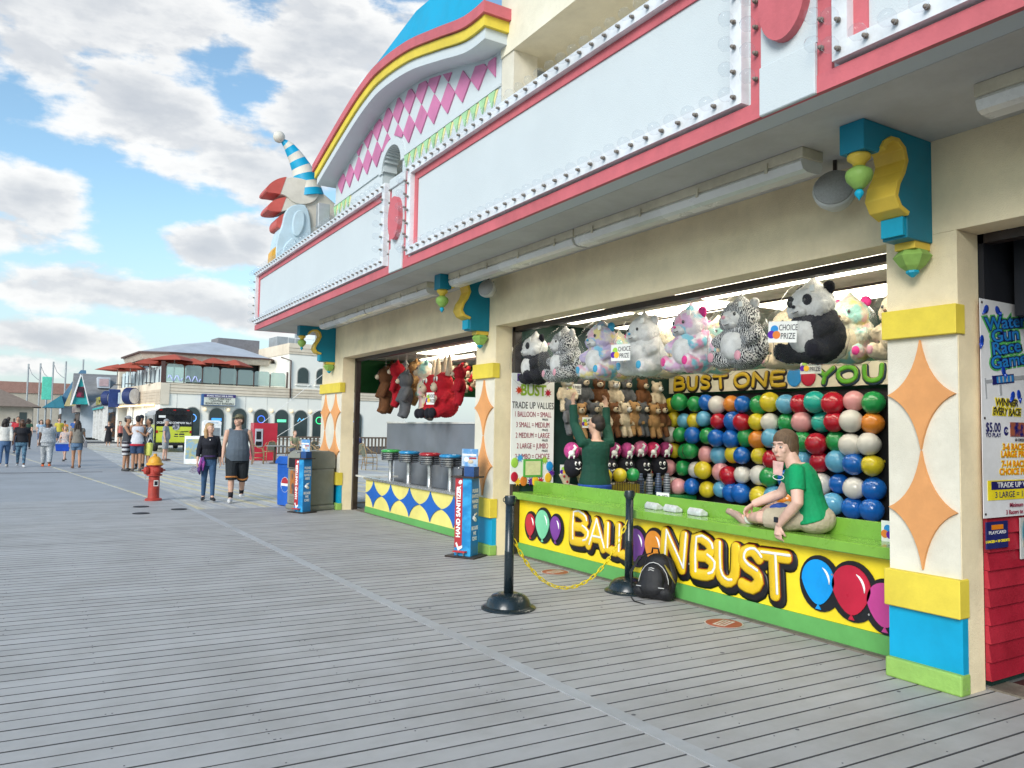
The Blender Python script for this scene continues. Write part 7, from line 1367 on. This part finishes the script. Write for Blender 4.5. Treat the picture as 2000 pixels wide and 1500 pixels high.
# ================================================================ shops further along
SHW = mat('shop_pale_siding', (.52, .56, .60), .8, .05, 1); SHS = mat('shop_shingle', (.22, .215, .21), .9, .12, 2); SHB = mat('shop_blue_roof', (.10, .22, .34), .7, .06, 1); SHT = mat('shop_teal', (.03, .36, .36), .6); SHD = mat('shop_dark_opening', (.03, .03, .035), .6, .5, 1.2, c2=(.16, .11, .08))
s1 = thing('gift_shop', 'pale blue grey shop with steep roof next to the bar', 'shop', (4.5, 73, 0)); w1 = lambda mb, n, m: part(mb, n, m, parent=s1)
w1(MB().prism([(4.5, 2.9), (4.5, 3.2), (7.6, 6.6), (11, 3.2), (11, 2.9)], lambda a, b, e: (a, 73 + e, b), 14), 'upper_wall', SHW); w1(MB().box(6.2, 73.02, 0, 11, 87, 2.899), 'ground_floor', SHW)
for y in (73, 77.5, 82, 86.6): w1(MB().box(4.5, y, 0, 4.85, y + .35, 2.899), 'porch_post', LWHT)
w1(MB().box(6.05, 73.3, .1, 6.19, 86.6, 2.6), 'storefront', SHD); w1(MB().prism([(4.3, 3.05), (4.3, 3.2), (7.6, 6.85), (7.6, 6.7)], lambda a, b, e: (a, 72.8 + e, b), 14.4), 'roof_slope', SHS); w1(MB().prism([(7.61, 6.7), (7.61, 6.85), (11.2, 3.2), (11.2, 3.05)], lambda a, b, e: (a, 72.8 + e, b), 14.4), 'roof_slope', SHS)
w1(MB().box(4.40, 72.9, 2.75, 4.49, 87, 2.9), 'teal_awning', SHT); w1(MB().box(4.25, 74.5, 3.1, 4.45, 79, 3.75), 'shop_sign', mat('sign_yellow_black', (.5, .45, .05), .5, .3, 3, c2=(.03, .03, .03))); w1(MB().box(4.9, 72.86, .4, 5.9, 72.99, 2.4), 'display_window', mat('display_glass', (.18, .10, .06), .2, .5, 3, c2=(.04, .05, .06)))
s2 = thing('arcade_shop', 'grey shingled shop with a teal A-frame gable beyond the gift shop', 'shop', (3.6, 93, 0)); w2 = lambda mb, n, m: part(mb, n, m, parent=s2)
w2(MB().box(3.6, 93, 0, 12, 106, 3.8), 'wall', SHW); w2(MB().prism([(92.4, 3.8), (99, 7.0), (105.6, 3.8)], lambda a, b, e: (3.0 + e, a, b), 9), 'roof', SHS)
w2(MB().prism([(2.75, 3.4), (4.2, 3.4), (3.45, 6.3)], lambda a, b, e: (a, 91.0 + e, b), 2.0), 'gable', SHT); w2(MB().prism([(2.62, 3.3), (2.72, 3.3), (3.5, 6.5), (3.42, 6.5)], lambda a, b, e: (a, 90.8 + e, b), 2.2), 'gable_trim', LWHT); w2(MB().prism([(4.22, 3.3), (4.32, 3.3), (3.5, 6.5), (3.42, 6.5)], lambda a, b, e: (a, 90.8 + e, b), 2.2), 'gable_trim', LWHT)
w2(MB().box(3.1, 90.9, 4.1, 3.8, 90.98, 5.2), 'gable_sign', mat('gable_art', (.05, .02, .03), .5, .2, 2, c2=(.35, .03, .08))); w2(MB().box(3.2, 91.5, 2.6, 3.55, 105, 3.35), 'shop_sign', mat('sign_dark_red', (.10, .03, .05), .5, .3, .8, c2=(.4, .35, .3))); w2(MB().box(3.52, 93.5, .2, 3.59, 105, 2.5), 'storefront', SHD)
w2(MB().box(5.2, 95.0, 5.3, 6.4, 98, 6.5), 'dormer', SHW); w2(MB().box(5.35, 94.94, 5.5, 6.25, 94.99, 6.3), 'dormer_window', mat('dormer_pink', (.55, .38, .38), .6))
s3 = thing('blue_roof_shop', 'pale shop with tall blue pitched roof farther down the boardwalk', 'shop', (2.4, 116, 0)); w3 = lambda mb, n, m: part(mb, n, m, parent=s3)
w3(MB().box(2.4, 116, 0, 12, 134, 3.6), 'wall', SHW); w3(MB().prism([(1.6, 3.5), (5.2, 3.5), (4.8, 8.2), (4.2, 8.2)], lambda a, b, e: (a, 113 + e, b), 8), 'steep_roof', SHB); w3(MB().prism([(.2, 3.3), (2.6, 3.3), (2.2, 4.9)], lambda a, b, e: (a, 112 + e, b), 6), 'awning_roof', mat('shop_teal_roof', (.04, .22, .30), .6)); w3(MB().prism([(2.5, 3.5), (4.3, 3.5), (3.4, 6.2)], lambda a, b, e: (a, 110 + e, b), 1), 'front_gable', mat('shop_gable_tan', (.55, .45, .22), .7)); w3(MB().box(2.33, 116.5, .2, 2.39, 133, 2.6), 'storefront', SHD)
s4 = thing('beige_hall', 'long beige building with red brown cornice closing the boardwalk', 'building', (-6, 165, 0)); part(MB().box(-30, 165, 0, 5, 180, 6.6), 'wall', mat('hall_beige', (.46, .41, .33), .85, .05, .3), parent=s4); part(MB().box(-30.2, 164.8, 6.6, 5.2, 180, 8.6), 'cornice', mat('hall_red_brown', (.34, .19, .15), .8), parent=s4); part(MB().box(-14, 170, 8.6, -10.5, 174, 9.8), 'roof_unit', MBX, parent=s4)
s5 = thing('hip_roof_pavilion', 'low beige pavilion with brown hip roof at the far left', 'building', (-8, 130, 0)); part(MB().box(-14, 130, 0, -.9, 142, 3.6), 'wall', mat('hall_beige', (.46, .41, .33)), parent=s5); part(MB().rings([[V(q) for q in ((-15, 129, 3.6), (.1, 129, 3.6), (.1, 143, 3.6), (-15, 143, 3.6))], [V(q) for q in ((-9, 135, 6.2), (-5.2, 135, 6.2), (-5.2, 137, 6.2), (-9, 137, 6.2))]]), 'hip_roof', mat('pavilion_roof', (.24, .18, .14), .85), parent=s5)
part(MB().box(-2.5, 129.95, 1.0, -1.6, 129.99, 2.8), 'window', WING, parent=s5)
gs = thing('green_blade_sign', 'tall mint green vertical sign above the far shops', 'sign', (.6, 118, 0)); MB().box(-.55, -.1, 4.4, .55, .1, 7.4).build('panel', mat('blade_mint', (.12, .60, .42), .5), gs, bevel=.05); MB().cyl((0, 0, 0), (0, 0, 4.4), .12).build('post', MBX, gs)
for i, (x, h_) in enumerate(((-2.1, 11.6), (-.3, 11.8), (1.65, 12.2), (3.6, 12.4), (6.3, 12.9))):
    t = thing('net_mast', 'slender grey mast, %s from the left behind the far roofs' % ON[i], 'mast', (x * 1.0, 160, 0), 0, 'masts with netting'); MB().cyl((0, 0, 0), (0, 0, h_), .14, n=8).build('pole', MBX, t)
    if i < 3: MB().tube([(0, 0, h_ - .3), (.6, 0, h_ - 1.8), (1.4, 0, h_ - 2.6), (1.95, 0, h_ - 2.9)], .05, 5).build('net_rope', MBX, t)
cw = Matrix.Translation((8, 27, 0))
for i, (a, b, lab) in enumerate((((13.2, 33, 6.2), (8.7, 40, .9), 'long diagonal guy wire in front of the bar wall'), ((13.9, 31, 5.0), (10.2, 40, .9), 'second diagonal guy wire nearer the booth'))):
    t = thing('guy_wire', lab, 'wire', b, 0, 'guy wires'); MB().cyl((0, 0, 0), Vector(a) - Vector(b), .012, n=5).build('cable', LWHT, t)
bpy.data.scenes.remove(TMP)
